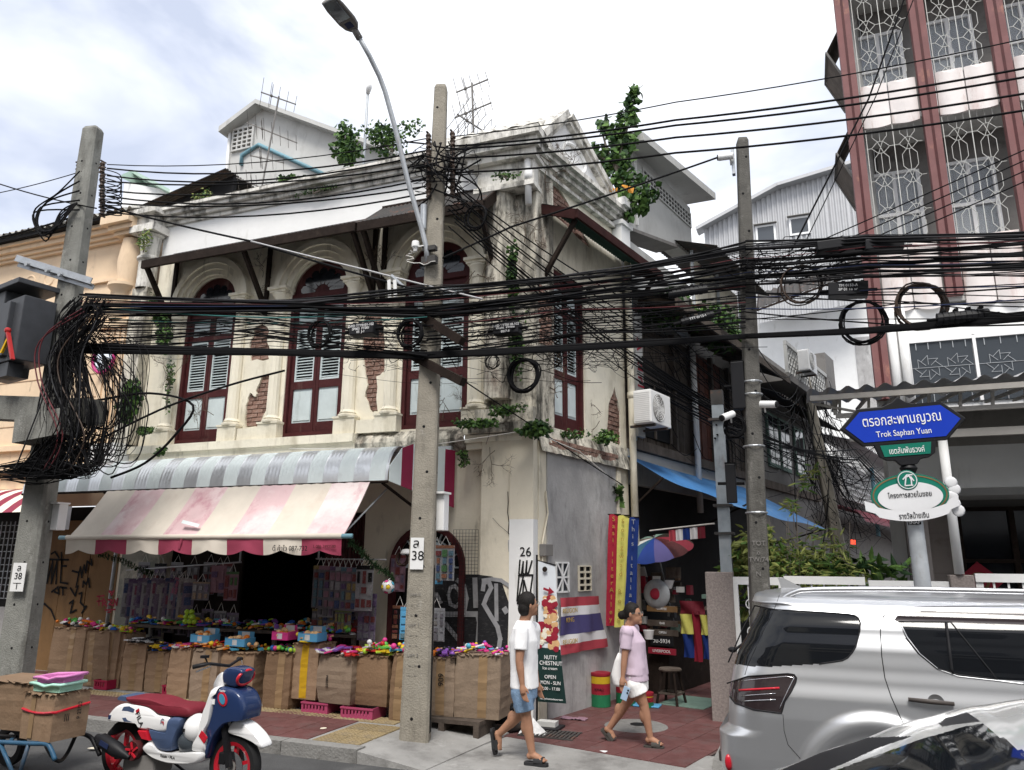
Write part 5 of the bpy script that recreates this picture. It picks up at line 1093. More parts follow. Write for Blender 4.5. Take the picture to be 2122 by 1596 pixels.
def case(px,py,Y,w,h,d,label,lines=(),rz=0.,tilt=0.,rnd=False):
 c=aty(px,py,Y); t=thing('splice_case',label,'splice case',c); ex=Vector((math.cos(rz)*math.cos(tilt),math.sin(rz)*math.cos(tilt),math.sin(tilt))); ey=Vector((-math.sin(rz),math.cos(rz),0)); ez=ex.cross(ey)
 b=MB()
 if rnd:
  for k in range(9):b.tube([c+ex*(w*(-.5+k/9)),c+ex*(w*(-.5+(k+.8)/9))],h/2*(1 if k%2 else.93),12)
  b.tube([c-ex*w*.5,c+ex*w*.5],h*.42,12)
 else:b.ob(c,ex*w/2,ey*d/2,ez*h/2)
 b.build('shell','black',t,bevel=.012 if not rnd else 0)
 b=MB()
 for k in range(4):b.ob(c+ex*(w*(-.36+.24*k))+ez*(h/2+.008),ex*.02,ey*d*.3,ez*.012)
 b.tube([c-ex*(w/2+.1),c-ex*w/2],.02,8); b.tube([c+ex*(w/2),c+ex*(w/2+.1)],.02,8); b.build('end_seal','cable',t,kind='stuff')
 for s_,dz in lines:text(s_,'stencil','white_plain',t,c-ey*(d/2+.003)+ez*dz,ex,ez,.045)
case(755,684,7.55,.34,.15,.16,'black splice case with white stencil before the middle pier',[('D/I/D TTY0101-102',.035),('SP003  FT001',-.005),('05  J-1',-.045)]); case(1052,683,8.4,.34,.15,.16,'black splice case with white stencil at the mossy corner',[('D/I/D TTT0118-102',.035),('SP005  ET008',-.005),('05/7-8',-.045)])
case(1445,660,9.2,.42,.10,.1,'slim black splice tube tilted up in the lane wires',[('TTT 0113-1',0)],.3,.25,True); case(1425,605,9.3,.5,.12,.12,'long black splice tube lying along the upper bundle',[],.2,.1,True); case(1757,602,9.4,.44,.17,.2,'black ribbed splice box with white stencil before the tin canopy',[('TM 0153-A',.03),('SP 01 16 SP',-.02)],0,-.08); case(1745,510,9.4,.6,.12,.25,'flat black fibre box riding on the upper bundle',[],.1,.05); case(1830,512,9.3,.42,.13,.22,'second flat black fibre box on the upper bundle, nearer the red fin',[],.1,-.05); case(1995,657,9.0,.5,.15,.15,'ribbed black cylindrical splice case beside the round brown coil',[],.05,.02,True)
case(1530,800,9.75,.16,.62,.14,'tall black cable closure strapped to the right pole',[],0)
case(1515,1002,9.9,.13,.5,.05,'grey flat cover panel leaning on the right pole',[],.2)
def camera_box(px,py,Y,d,label):
 c=aty(px,py,Y); t=thing('security_camera',label,'camera',c); d=Vector(d).normalized(); b=MB(); b.tube([c-d*.1,c+d*.1],.045,12); b.build('housing','white_paint',t,40); b=MB(); b.tube([c+d*.1,c+d*.12],.04,12); b.build('lens','black',t); b=MB(); b.bar(c-d*.05,c-d*.05-ZV*.08+YV*.1,.02); b.build('mount','white_paint',t)
camera_box(1592,838,9.6,(.8,-.3,-.12),'white bullet security camera on the right side of the right pole'); camera_box(1508,862,9.6,(-.5,-.6,-.3),'white dome shouldered camera on the left side of the right pole'); camera_box(1505,325,9.6,(-.7,.1,.1),'small camera bracket near the top of the right pole')
c=aty(1519,335,9.7); MB().ob(c,XV*.02,YV*.04,ZV*.2).build('camera_plate','galv',label='flat metal plate near the top of the right pole',cat='plate',loc=c)
b=MB();
for y in(793,819,926,1063):c=aty(1560,y,9.8); q=pR0 .lerp(pR1,c.z/pR1 .z); MB().lathe([(.13,-.012),(.138,0),(.13,.012)],q,16).build('steel_band','galv',PR)
def meter(px,py,Y,w,h,label):c=aty(px,py,Y); t=thing('meter_box',label,'meter box',c); b=MB(); b.ob(c,XV*w/2,YV*.07,ZV*h/2); b.build('box','white_paint',t,bevel=.01); b=MB(); b.ob(c+ZV*(h/2+.01)-YV*.02,XV*(w/2+.02),YV*.1,ZV*.012); b.build('lid','white_paint',t); b=MB(); b.ob(c+YV*.12,XV*.03,YV*.05,ZV*h*.45); b.build('strap','galv_dull',t)
meter(912,1062,YL+.18,.17,.44,'white meter box strapped behind the middle pole'); meter(120,1072,7.5,.18,.36,'white meter box on the right side of the left pole')
tb=MB(); rg_=random.Random(11)
for i in range(150):
 u=rg_.random(); x0=150+60*rg_.random(); y0=615+110*u*rg_.random(); xm=95+85*rg_.random(); xe=20+170*rg_.random()**1.2
 Y_=7.0+rg_.uniform(-.1,.25); pts=[aty(x0+rg_.uniform(-10,30),y0,Y_),aty(x0-30*rg_.random()-12,y0+40+20*rg_.random(),Y_-.06),aty(xm,740+60*rg_.random(),Y_-.03+rg_.uniform(-.05,.05)),aty(xm+rg_.uniform(-25,25),850+40*rg_.random(),Y_-.1),aty((xm+xe)/2,930+25*rg_.random(),Y_-.05),aty(xe,970+25*rg_.random(),Y_-.05)]
 tb.tube(smooth(pts,5),rg_.choice((.003,.004,.006,.009)),5,cap=False)
for i in range(60):
 x0=-40+80*rg_.random(); y0=960+35*rg_.random(); x1=120+90*rg_.random(); Y_=6.95+rg_.uniform(-.06,.15)
 tb.tube(smooth([aty(x0,y0,Y_),aty((x0+x1)/2,y0+rg_.uniform(-14,14),Y_),aty(x1,955+35*rg_.random(),Y_),aty(x1+40*rg_.random(),930-40*rg_.random(),Y_+.2)],4),rg_.choice((.004,.006,.009)),5,cap=False)
tb.build('cable_tangle','cable',kind='stuff',label='matted black tangle of loose cables down the left pole',smooth=True)
tb=MB()
for i in range(46):
 x0=150+30*rg_.random(); y0=860+90*rg_.random(); x1=215+90*rg_.random()**1.5; y1=690+170*rg_.random(); Y_=7.1+rg_.uniform(-.05,.35)
 tb.tube(smooth([aty(x0,y0,Y_),aty(x1*.9,y0+40*rg_.random(),Y_),aty(x1,(y0+y1)/2+20,Y_),aty(x1-15*rg_.random(),y1,Y_),aty(165,650+90*rg_.random(),Y_)],6),rg_.choice((.004,.005,.008)),5,cap=False)
for i in range(10):
 x0=150+30*rg_.random(); Y_=7.05; tb.tube(smooth([aty(212,350+9*i,7.2),aty(248,362+9*i,7.1),aty(246,384+7*i,7.1),aty(205,388+6*i,7.1)],5),.008,5)
 if i<5:tb.tube(smooth([aty(165,355+20*i,7.2),aty(120-12*i,400+10*i,7.0),aty(70+4*i,440+12*i,7.0),aty(95+6*i,500-8*i,7.05),aty(125,440+6*i,7.1),aty(160,420,7.2)],6),.012,6)
tb.build('cable_tangle','cable',kind='stuff',label='swinging loops of loose cable beside the left pole',smooth=True)
tb=MB()
for i in range(70):
 a=(930+rg_.uniform(-60,20),285+120*rg_.random()); c_=(900+rg_.uniform(-60,110),290+150*rg_.random()); Y_=YL+rg_.uniform(-.25,.2); m=((a[0]+c_[0])/2+rg_.uniform(-40,40),(a[1]+c_[1])/2+25*rg_.random()-5)
 tb.tube(smooth([aty(*a,Y_),aty(*m,Y_-.05),aty(*c_,Y_+rg_.uniform(-.1,.1))],6),rg_.choice((.005,.008,.012)),5,cap=False)
tb.build('cable_tangle','cable',kind='stuff',label='black jumper cables curling round the head of the middle pole',smooth=True)
tb=MB()
for i in range(60):
 x0=rg_.uniform(230,1250); y0=600+170*rg_.random(); x1=x0+rg_.uniform(120,480); y1=y0+rg_.uniform(-60,60); Yf=lambda x:lerp(7.35,9.6,(x-200)/1340)
 tb.tube(smooth([aty(lerp(x0,x1,k/4),lerp(y0,y1,k/4)+rg_.uniform(-7,7)+12*math.sin(math.pi*k/4),Yf(lerp(x0,x1,k/4)))for k in range(5)],4),rg_.choice((.0025,.003,.004)),4,cap=False)
for i in range(190):
 x0=rg_.choice((770,880,1000,1100,1190,1240))+rg_.uniform(-60,60); y0=640+120*rg_.random(); Y_=lerp(7.75,9.2,(x0-700)/600); l_=rg_.uniform(25,120); a0=rg_.uniform(0,6.28)
 pts=[aty(x0+math.cos(a0)*l_*k/4+rg_.uniform(-12,12),y0+math.sin(a0)*l_*.5*k/4+rg_.uniform(-12,12)+8*math.sin(k),Y_+rg_.uniform(-.06,.06))for k in range(5)]
 tb.tube(smooth(pts,4),rg_.choice((.0025,.003,.005)),4,cap=False)
for i in range(70):
 x0=1560+180*rg_.random(); y0=515+60*rg_.random(); a0=rg_.uniform(0,6.28); l_=rg_.uniform(30,110)
 tb.tube(smooth([aty(x0+math.cos(a0)*l_*k/4+rg_.uniform(-10,10),y0+math.sin(a0)*l_*.4*k/4+rg_.uniform(-10,10),9.5+rg_.uniform(-.1,.1))for k in range(5)],4),rg_.choice((.003,.005,.007)),4,cap=False)
tb.build('cable_tangle','cable',kind='stuff',label='thin wisps of stray wire caught in the telecom bundles',smooth=True)
# street name sign
SX,SY=1.0,8.62; SG=thing('street_sign','blue street name sign reading Trok Saphan Yuan on a grey post','street sign',(SX,SY,0))
M('sign_blue',(.012,.045,.42),.35,.05,3); M('sign_green',(.01,.16,.11),.4,.05); M('silver',(.66,.66,.67),.45,.05)
rs_=R_(6); sx_=Vector((math.cos(rs_),math.sin(rs_),.055)).normalized(); sn=Vector((math.sin(rs_),-math.cos(rs_),0)); sz=sn.cross(sx_)*-1; sz=sx_.cross(sn)*-1 if sx_.cross(sn).z<0 else sx_.cross(sn)
c=aty(1868,879,SY-.06)
def out_(w,h,nt_):return[(-w,0),(-w+nt_,h),(-w*.28,h),(0,h+.06),(w*.28,h),(w-nt_,h),(w,0),(w-nt_,-h),(-w+nt_,-h)]
b=MB(); b.plate([(-.60,0),(-.40,.20),(-.15,.20),(-.06,.235),(0,.29),(.06,.235),(.15,.20),(.40,.20),(.60,0),(.40,-.20),(-.40,-.20)],[],(c+sn*.02,sx_,sz,sn),.06); b.build('frame','black',SG,bevel=.01)
b=MB(); b.plate([(-.545,0),(-.385,.16),(.385,.16),(.545,0),(.385,-.165),(-.385,-.165)],[],(c+sn*.026,sx_,sz,sn),.004); pn=b.build('name_panel','sign_blue',SG)
text('ตรอกสะพานญวณ','thai_lettering','white_plain',pn,c+sn*.03+sz*.045,sx_,sz,.15,bold=.003,width=.74); text('Trok Saphan Yuan','lettering','white_plain',pn,c+sn*.03-sz*.095,sx_,sz,.088,bold=.002,width=.52)
b=MB(); c2=c-sz*.275; b.plate([(-.30,.09),(.30,.09),(.26,-.05),(.2,-.09),(.12,-.10),(.08,-.15),(-.08,-.15),(-.12,-.10),(-.2,-.09),(-.26,-.05)],[],(c2+sn*.018,sx_,sz,sn),.05); b.build('lower_frame','black',SG,bevel=.008)
b=MB(); b.plate([(-.24,.065),(.24,.065),(.215,-.055),(-.215,-.055)],[],(c2+sn*.024,sx_,sz,sn),.004); p2_=b.build('district_panel','sign_green',SG); text('เขตสัมพันธวงศ์','thai_lettering','white_plain',p2_,c2+sn*.028-sz*.005,sx_,sz,.085,width=.33)
pb=Vector((SX+.08,SY,0)); pt=c2+Vector((0,.06,-.12)); pb=Vector((pt.x+.03,SY,0)); zt_=aty(1885,1062,SY).z
b=MB(); b.tube([pb,Vector((pt.x+.01,SY,zt_))],[.085,.075],20); b.tube([Vector((pt.x+.01,SY,zt_)),Vector((pt.x+.01,SY,zt_+.02))],[.08,.08],20); b.build('post','galv_dull',SG,40)
b=MB(); b.lathe([(.05,0),(.05,.3),(.07,.34),(.055,.38),(.085,.44),(.06,.48),(.05,.56)],(pt.x+.01,SY,pt.z-.5),16); b.build('finial','black',SG,40)
c3=aty(1885,1026,SY-.12); el=lambda w,h:[(w*math.cos(2*math.pi*k/40),h*math.sin(2*math.pi*k/40))for k in range(40)]
b=MB(); b.plate(el(.36,.215),[],(c3+sn*.0,sx_,sz,sn),.02); ov=b.build('oval_board','sign_green',SG)
b=MB(); b.plate(el(.345,.20),[el(.332,.188)[::-1]],(c3+sn*.004,sx_,sz,sn),.003); b.build('gold_line','ochre',ov)
b=MB(); b.plate(el(.30,.15),[],(c3+sn*.008-sz*.02,sx_,sz,sn),.006); b.build('oval_face','silver',ov)
text('โครงการสวยในซอย','thai_lettering','black',ov,c3+sn*.012+sz*.0,sx_,sz,.07,width=.40)
b=MB(); b.lathe([(0,.004),(.095,.004),(.1,0)],c3+sn*.012+sz*.15,24,sn); em_=b.build('emblem_disc','sign_green',SG)
b=MB(); b.lathe([(.082,.006),(.09,.006)],c3+sn*.012+sz*.15,24,sn); fr=(c3+sn*.018+sz*.15,sx_,sz,sn)
for l in([(-.03,-.05),(-.01,.03),(.02,.04),(.035,0),(.03,-.05)],[(-.04,.01),(0,.05),(.05,.05)],[(-.03,-.055),(.04,-.055)],[(.035,.03),(.055,-.01)]):stroke(b,l,.012,fr)
b.build('emblem','silver',em_)
b=MB(); nn=30
def rib(u,v):x=lerp(-.43,.43,u); zc_=-.21+.07*(x/.36)**2+(.03 if abs(x)>.34 else 0); return c3+sx_*x+sz*(zc_+lerp(-.05,.05,v))+sn*(.03-.12*max(0,abs(x)-.28))
b.grid(rib,nn,2); b.grid(lambda u,v:rib(u,v)-sn*.012,nn,2); b.build('ribbon','silver',ov,True)
text('รางวัลป้ายเงิน','thai_lettering','black',ov,c3+sn*.034-sz*.21,sx_,sz,.075,width=.27)
b=MB();
for k in range(5):b.ball(c3+sx_*(.40+.02*math.sin(k*2))+sz*(.1-.07*k)-sn*.03,.06,8,6,(1,.2,1))
b.build('ribbon_tail','silver',ov,True)
q=aty(1895,1083,SY-.09); b=MB(); b.ob(q,sx_*.06,ZV*.022,sn*.003); st=b.build('sticker','black',SG); text('SNAP','lettering','white_plain',st,q+sn*.006,sx_,ZV,.045)
def yagi(m,c,d,e,n,L_):
 d=Vector(d).normalized(); e=Vector(e).normalized(); m.bar(c-d*L_/2,c+d*L_/2,.022)
 for k in range(n):q=c+d*L_*(-.48+.96*k/(n-1)); w=lerp(.42,.24,k/(n-1)); m.bar(q-e*w,q+e*w,.009)
 q=c+d*L_*-.2; m.tube([q-e*.3+ZV*.03,q+e*.3+ZV*.03,q+e*.3-ZV*.03,q-e*.3-ZV*.03],.006,5,closed=True); m.ball(q,.035,6,4)
def aerial(px0,py0,px1,py1,Y,label,arr):
 a=aty(px0,py0,Y); c_=aty(px1,py1,Y); t=thing('tv_aerial',label,'aerial',a); b=MB(); b.tube([a,c_],.02,6); b.build('mast','grey_dark',t)
 for k,d,e,n,l_ in arr:b=MB(); yagi(b,a.lerp(c_,k),d,e,n,l_); b.build('antenna','grey_dark',t)
M('aerial_metal',(.10,.10,.11),.5,.1)
aerial(540,402,578,200,12.0,'old television aerial with two yagi arrays on the roof before the stair tower',[(.98,(.7,.5,-.2),(.6,-.6,.25),5,.8),(.62,(.85,.3,-.4),(.5,-.7,.2),7,1.3),(.35,(.8,.3,-.2),(.5,-.7,.2),4,.8),(.06,(.85,.3,-.4),(.5,-.7,.2),6,1.3)])
aerial(982,300,978,172,11.2,'television aerial with four stacked yagi arrays above the tiled roof',[(.95,(.95,-.1,.08),(.3,-.2,-.9),5,.7),(.55,(.95,-.1,.1),(.3,-.2,-.9),6,.8),(.32,(.6,.6,-.35),(.8,-.4,.4),6,.7),(.1,(.9,.1,.25),(.4,-.7,.5),6,.7)])
for k,(x0,x1,x2,mt,lb)in enumerate(((170,90,130,'cable_red','dark red cable bowing out left of the left pole'),(175,82,120,'cable_red','second dark red cable beside the first on the left pole'),(180,112,150,'cable2','charcoal cable down the front of the left pole'),(185,128,175,'cable_brown','brown cable weaving through the tangle on the left pole'),(200,170,160,'cable2','grey cable dropping through the tangle on the left pole'),(160,105,60,'cable2','grey black cable slanting off the left pole to the roof edge'))):wire([(x0,640+6*k,6.95),(x1,700+8*k,6.85),(x1-4,790,6.85),(x2,900,6.85),(x2-30,975,6.9)],.008,0,mt,lb,sm=True)
tb=MB()
for i in range(120):
 t_=rg_.uniform(9,20); o_=rg_.uniform(.4,2.1); z_=rg_.uniform(2.6,5.6); a=S(t_,o_,z_); c_=q1 .lerp(q0,rg_.uniform(.05,.7))+Vector((rg_.gauss(0,.25),rg_.gauss(0,.3),0)); c_.z=max(2.2,c_.z); m=(a+c_)/2-ZV*rg_.uniform(.1,.7)
 tb.tube(smooth([a,m,c_],6),rg_.choice((.006,.008,.012)),4,cap=False)
for i in range(60):
 t_=rg_.uniform(2.9,8); a=S(t_,rg_.uniform(.1,.5),rg_.uniform(4.0,6.4)); c_=a+SV*rg_.uniform(.4,2)+ZV*rg_.uniform(-.9,.3); tb.tube(smooth([a,(a+c_)/2-ZV*rg_.uniform(0,.25),c_],6),rg_.choice((.004,.006,.008)),4,cap=False)
tb.build('cable_tangle','cable',kind='stuff',label='dark mat of loose cables along the lane house fronts',smooth=True)
# awnings
M('awn_silver',(.66,.68,.70),.3,.08,3.,metal=.55,dirt=(.33,.34,.35),dirt_amt=.25,dscale=3); M('awn_white',(.70,.77,.77),.35,.06,3.,dirt=(.52,.55,.56),dirt_amt=.2); M('awn_crimson',(.25,.02,.06),.4,.1)
AW=thing('metal_awning','curved metal awning of silver and pale stripes on the corner shop front','awning',(-7.5,9.7,3.6))
def prof(v):
 if v<.5:t=v/.5; return(9.72-.85*t,3.62-.06*t)
 a=(v-.5)/.5*math.pi/2*1.0; return(8.87-.36*math.sin(a),3.56-.50*(1-math.cos(a)))
x=-12.0; i=0; w=.245
while x<-5.1:
 x1=min(x+w,-5.1); b=MB(); k_=4
 b.grid(lambda u,v:Vector((lerp(x,x1,u),*prof(v)))+Vector((0,0,.010*(1 if(u*16)%4<1 else 0))),16,14)
 mat='awn_crimson' if(-11.75<x<-11.4)else('awn_white' if i%2 else 'awn_silver'); b.build('stripe_sheet',mat,AW,50); x=x1; i+=1
b=MB(); b.box(-12,-4.72,9.60,9.70,3.56,3.66); b.build('flashing','galv_dull',AW)
ex_=lambda y:lerp(-5.10,-4.70,(y-8.54)/1.14)
MB().add([(-5.1,9.70,3.61),(-4.7,9.70,3.61),(-5.1,8.87,3.56),(-5.1,9.70,3.6),(-4.7,9.70,3.6),(-5.1,8.87,3.55)],[(0,1,2),(5,4,3),(0,3,4,1),(1,4,5,2),(2,5,3,0)]).build('stripe_sheet','awn_white',AW)
for k in range(6):
 y0=9.68-1.14*k/6; y1=9.68-1.14*(k+1)/6; b=MB()
 def zt(y):return 3.6 if y>8.87 else 3.56-.5*(1-math.cos(math.asin(min(1,(8.87-y)/.36))))
 def zb_(y):return 2.78+.28*(9.68-y)/1.14
 b.add([(ex_(y0),y0,zb_(y0)),(ex_(y1),y1,zb_(y1)),(ex_(y1),y1,zt(y1)),(ex_(y0),y0,zt(y0)),(ex_(y0)+.01,y0,zb_(y0)),(ex_(y1)+.01,y1,zb_(y1)),(ex_(y1)+.01,y1,zt(y1)),(ex_(y0)+.01,y0,zt(y0))],[(0,1,2,3),(7,6,5,4),(0,4,5,1),(1,5,6,2),(2,6,7,3),(3,7,4,0)])
 b.build('end_panel','awn_white' if k%2 else 'awn_crimson',AW)
b=MB(); b.tube([Vector((-12,8.52,3.05)),Vector((-5.1,8.52,3.05))],.02,6); b.bar(Vector((-5.2,8.55,3.04)),Vector((-5.2,9.7,2.7)),.03); b.bar(Vector((-10.2,8.55,3.04)),Vector((-10.2,9.7,2.7)),.03); b.build('frame','dark_wood',AW)
A2=thing('metal_awning','red and cream striped metal awning on the peach house','awning',(-14,9.6,3.3))
for k in range(16):
 x0=-15.8+.24*k; b=MB(); b.grid(lambda u,v:Vector((lerp(x0,x0+.24,u),9.7-1.0*v,3.28-.5*v*v)),1,6); b.build('stripe_sheet','awn_crimson' if k%2 else 'cream',A2,True)
FA=thing('fabric_awning','faded red and cream striped canvas awning over the toy shop','awning',(-7.7,8.0,2.3))
M('canvas_cream',(.64,.58,.50),.9,.06,3.,.1,60,dirt=(.58,.50,.42),dirt_amt=.3,dscale=2.)
M('canvas_red',(.30,.05,.09),.85,.08,3.,.1,60)
mf=M('canvas_faded',(.64,.46,.47),.9,.06,3.,.1,60,dirt=[((.76,.68,.66),.62,1.1,.9),((.38,.08,.14),.34,1.3,2.)])
X0,X1,YB,YT,ZB,ZT=-10.08,-5.36,7.95,8.50,2.33,3.05; NS=8
def cl(u,v):return Vector((lerp(X0,X1,u),lerp(YT,YB,v),lerp(ZT,ZB,v)-.03*math.sin(math.pi*v)+.004*math.sin(u*170+v*3)+.006*noise.noise(Vector((u*9,v*3,0)))))
for k in range(NS):
 b=MB(); b.grid(lambda u,v:cl((k+u)/NS,v),12,10); b.grid(lambda u,v:cl((k+u)/NS,v)-Vector((0,-.006,.008)),12,10); b.build('canvas_strip','canvas_faded' if k%2 else 'canvas_cream',FA,True)
for k in range(NS):
 b=MB(); q0,q1_=k/NS,(k+1)/NS
 def vl(u,v,o_=0):
  uu=lerp(q0,q1_,u); s_=abs(math.sin((uu*NS*2)*math.pi/1.0*.5*1.0)); sc_=.215-.06*(1-abs(math.cos(uu*NS*math.pi)))
  return Vector((lerp(X0,X1,uu),YB-.03+.02*math.sin(uu*NS*2*math.pi+1)*v+.012*noise.noise(Vector((uu*30,v*2,5)))+o_,ZB-.02-v*sc_))
 b.grid(vl,14,4); b.grid(lambda u,v:vl(u,v,.006),14,4); b.build('valance','canvas_red' if k%2 else 'canvas_cream',FA,True)
b=MB(); b.tube([Vector((X0-.16,YB-.01,ZB)),Vector((X1+.14,YB-.01,ZB))],.03,10); b.build('front_bar','blue_pipe',FA,True)
b=MB(); b.tube([Vector((X0,YB-.02,ZB)),Vector((X1,YB-.02,ZB))],.036,10); b.build('hem_roll','canvas_cream',FA,True)
for x in(X0+.02,X1-.02):b=MB(); b.tube([Vector((x,YB,ZB)),Vector((x-.02,YT+.5,ZT-.05))],.012,6); b.build('stay_arm','galv_dull',FA)
c=aty(400,1091,8.05); b=MB(); b.ob(c-YV*.05+ZV*.035,XV*.15-ZV*.03,(YV*.5+ZV*.85).normalized()*.025,YV*.005); b.build('tape_patch','awn_white',FA)
b=MB(); c=aty(375,1125,7.9); b.tube([c+ZV*.05,c,c+Vector((-.02,0,-.08))],.016,6); b.build('tied_end','canvas_red',FA)
text('ตี๋ ค้าไว 087-732','lettering','black',FA,aty(600,1137,YB-.06),XV,ZV,.085); text('L.086-7492580','lettering','maroon',FA,aty(672,1133,YB-.06),XV,ZV,.055)
# cardboard boxes
M('cardboard',(.25,.168,.108),.9,.12,3.,.25,30,dirt=[((.20,.125,.075),.4,2.5,1.5),((.33,.22,.14),.2,4.,.4)],rnd=.24); M('cardboard_grey',(.22,.165,.12),.9,.12,3.,.25,30,dirt=[((.16,.115,.08),.45,3.,2.)],rnd=.2); M('cardboard_dark',(.19,.12,.072),.9,.15,3.,.25,30,dirt=[((.13,.08,.05),.45,2.,3.)],rnd=.2); M('tape',(.27,.18,.10),.35,.1,5.); M('tape_yellow',(.55,.33,.02),.35,.1)
def carton(pxl,pxr,pytop,pybot,label,Y=None,d=.42,tilt=0.,rz=0.,tapex=.3,tape='tape',bulge=.015,top=None,par=True,z0=PZ,group=None,marks=None):
 """standing carton whose front face spans the given pixels at its own distance Y"""
 if Y is None:Y=atz((pxl+pxr)/2,pybot,z0).y
 a=aty(pxl,pybot,Y); c_=aty(pxr,pybot,Y); h=aty((pxl+pxr)/2,pytop,Y).z-z0; w=c_.x-a.x
 base=Vector(((a.x+c_.x)/2,Y,z0)); t=thing('cardboard_box',label,'box',base,group=group)
 ex=Vector((math.cos(rz),math.sin(rz),0)); ey=Vector((-math.sin(rz),math.cos(rz),0)); up=(ZV+ex*math.tan(tilt)).normalized()
 seed=random.random()*50
 def P(u,v,z):
  f=bulge*math.sin(math.pi*min(1,max(0,z))); cr=.008*noise.noise(Vector((u*3,v*3,z*9+seed)))+.002*math.sin(z*34+seed)
  return base+ex*(u*(w/2+f+cr))+ey*(d/2+v*(d/2+f+cr))+up*(z*h)
 b=MB(); rings=[]; sq=[(-1,-1),(-.33,-1),(.33,-1),(1,-1),(1,-.33),(1,.33),(1,1),(.33,1),(-.33,1),(-1,1),(-1,.33),(-1,-.33)]
 for k in range(13):rings.append([P(u,v,k/12)for u,v in sq])
 cm_=random.choice(('cardboard','cardboard','cardboard_grey','cardboard_dark')); b.loft(rings); b.build('carton',cm_,t)
 b=MB()
 for(u0,v0),(u1,v1),o_ in(((-1,-1),(1,-1),-ey),((1,-1),(1,1),ex)):
  n=10
  for k in range(n):
   p0=P(lerp(u0,u1,k/n),lerp(v0,v1,k/n),1); p1=P(lerp(u0,u1,(k+1)/n),lerp(v0,v1,(k+1)/n),1); q=random.uniform(.012,.03)
   b.add([p0+o_*.004,p1+o_*.004,p1+o_*(.012+q*.4)+ZV*random.uniform(-.03,.025),p0+o_*(.012+q*.4)+ZV*random.uniform(-.03,.025)],[(0,1,2,3)])
 b.build('flap',cm_,t)
 if tapex is not None:
  b=MB(); b.grid(lambda u,v:P(tapex*2-1+lerp(-.055,.055,u)/w*2,-1,lerp(.02,.99,v))-ey*.004,1,16); b.build('tape_strip',tape,t)
 if marks:
  m=P(marks[1],-1,marks[2]); text(marks[0],'print','black',t,m-ey*.014,ZV if marks[3]else ex,-ex if marks[3]else up,marks[4])
 t['_top']=(base.x,base.y+d/2,z0+h); return t,(base,ex,ey,w,d,z0+h)
TOPS=[]
spec=[
(197,235,1302,1432,.02,'tall cardboard box hidden half behind the left pole'),(90,168,1300,1425,0.,'wide tall cardboard box with toy cars on top beside the left pole'),(166,225,1308,1424,-.10,'cardboard box leaning left with striped toys on top'),
(205,246,1312,1424,.06,'narrow cardboard box leaning against the striped toy box'),(247,293,1332,1440,0.,'cardboard box under the white game packets'),(296,341,1350,1448,.01,'creased cardboard box under the blue toy trays'),
(342,386,1342,1452,.01,'plain cardboard box next to the blue toy trays, under pink packets'),(388,442,1345,1470,.01,'cardboard box under the cashier style grey card, behind the scooter'),(443,522,1350,1462,.0,'wide dark cardboard box below the orange toy display, behind the scooter'),
(539,597,1352,1488,.02,'narrow cardboard box with crossed brown tape under the bead trays'),(596,654,1333,1470,.01,'cardboard box sealed with a yellow tape stripe'),(654,728,1356,1478,-.005,'bulging cardboard box printed with small upright figures'),(729,803,1358,1482,-.03,'crumpled cardboard box with torn top full of bright packets'),
(806,834,1355,1466,.05,'slim cardboard box leaning against the middle pole'),(882,940,1362,1490,.0,'cardboard box printed with sideways digits right of the middle pole'),(938,1036,1356,1497,.02,'large cardboard box at the end of the row, heaped with pink toys'),(1030,1056,1400,1470,0.,'low flattened cardboard sheet box against the corner pilaster')]
for i,(l,r,t_,b_,ti,lb)in enumerate(spec):
 z0=PZ+(.14 if 539<l<760 and i not in(9,)else.0)+(.10 if l in(882,938)else 0)
 Yb=8.95 if l<300 else 8.78 if l<535 else 8.62
 if l==1030:Yb=9.2
 if i in(7,8):Yb=8.68
 Yb+=random.uniform(-.05,.05); g_=(r-l)*.035
 _,top=carton(l+g_,r-g_,t_,b_,lb,Y=Yb,rz=random.uniform(-.10,.06),d=.36 if i<9 else.38,tilt=ti,z0=z0,tapex=random.choice((.3,.5,.62))if i not in(6,11,12)else None,tape='tape_yellow' if i==10 else 'tape',bulge=.03 if i in(11,12)else.012,marks=('909',.1,.62,True,.1)if i==14 else('237894',-.35,.45,True,.05)if i==11 else None)
 TOPS.append(top)
def crate(px,py,w,label,mat,Y,z0=PZ,h=.13,d=.34):
 c=aty(px,py,Y); c.z=z0; t=thing('plastic_crate',label,'crate',c); n=int(w/.05)
 holes_=[[(-w/2+.03+k*.05,.04),(-w/2+.055+k*.05,.04),(-w/2+.055+k*.05,h-.035),(-w/2+.03+k*.05,h-.035)]for k in range(n-1)]
 b=MB(); b.plate([(-w/2,0),(w/2,0),(w/2,h),(-w/2,h)],holes_,(c,XV,ZV,-YV),.012); b.build('front_panel',mat,t)
 for s_ in(-1,1):b=MB(); b.ob(c+XV*s_*(w/2-.006)+YV*d/2+ZV*h/2,XV*.006,YV*(d/2-.013),ZV*h/2); b.build('side_panel',mat,t)
 b=MB(); b.ob(c+YV*d/2+ZV*.012,XV*(w/2-.013),YV*(d/2-.013),ZV*.008); b.build('base',mat,t); b=MB(); b.ob(c+YV*.004+ZV*(h-.012),XV*(w/2+.008),YV*.012,ZV*.01); b.build('rim',mat,t)
M('crate_pink',(.36,.06,.13),.5,.1,4); M('crate_red',(.30,.015,.05),.5,.1,4)
crate(650,1485,.40,'dusty pink plastic crate under the yellow taped box','crate_pink',8.60); crate(738,1490,.46,'dusty pink plastic crate under the crumpled box','crate_pink',8.52); crate(205,1440,.26,'dark red plastic crate under the leaning boxes','crate_red',8.80); crate(350,1452,.3,'dark red plastic crate behind the scooter seat','crate_red',8.85)
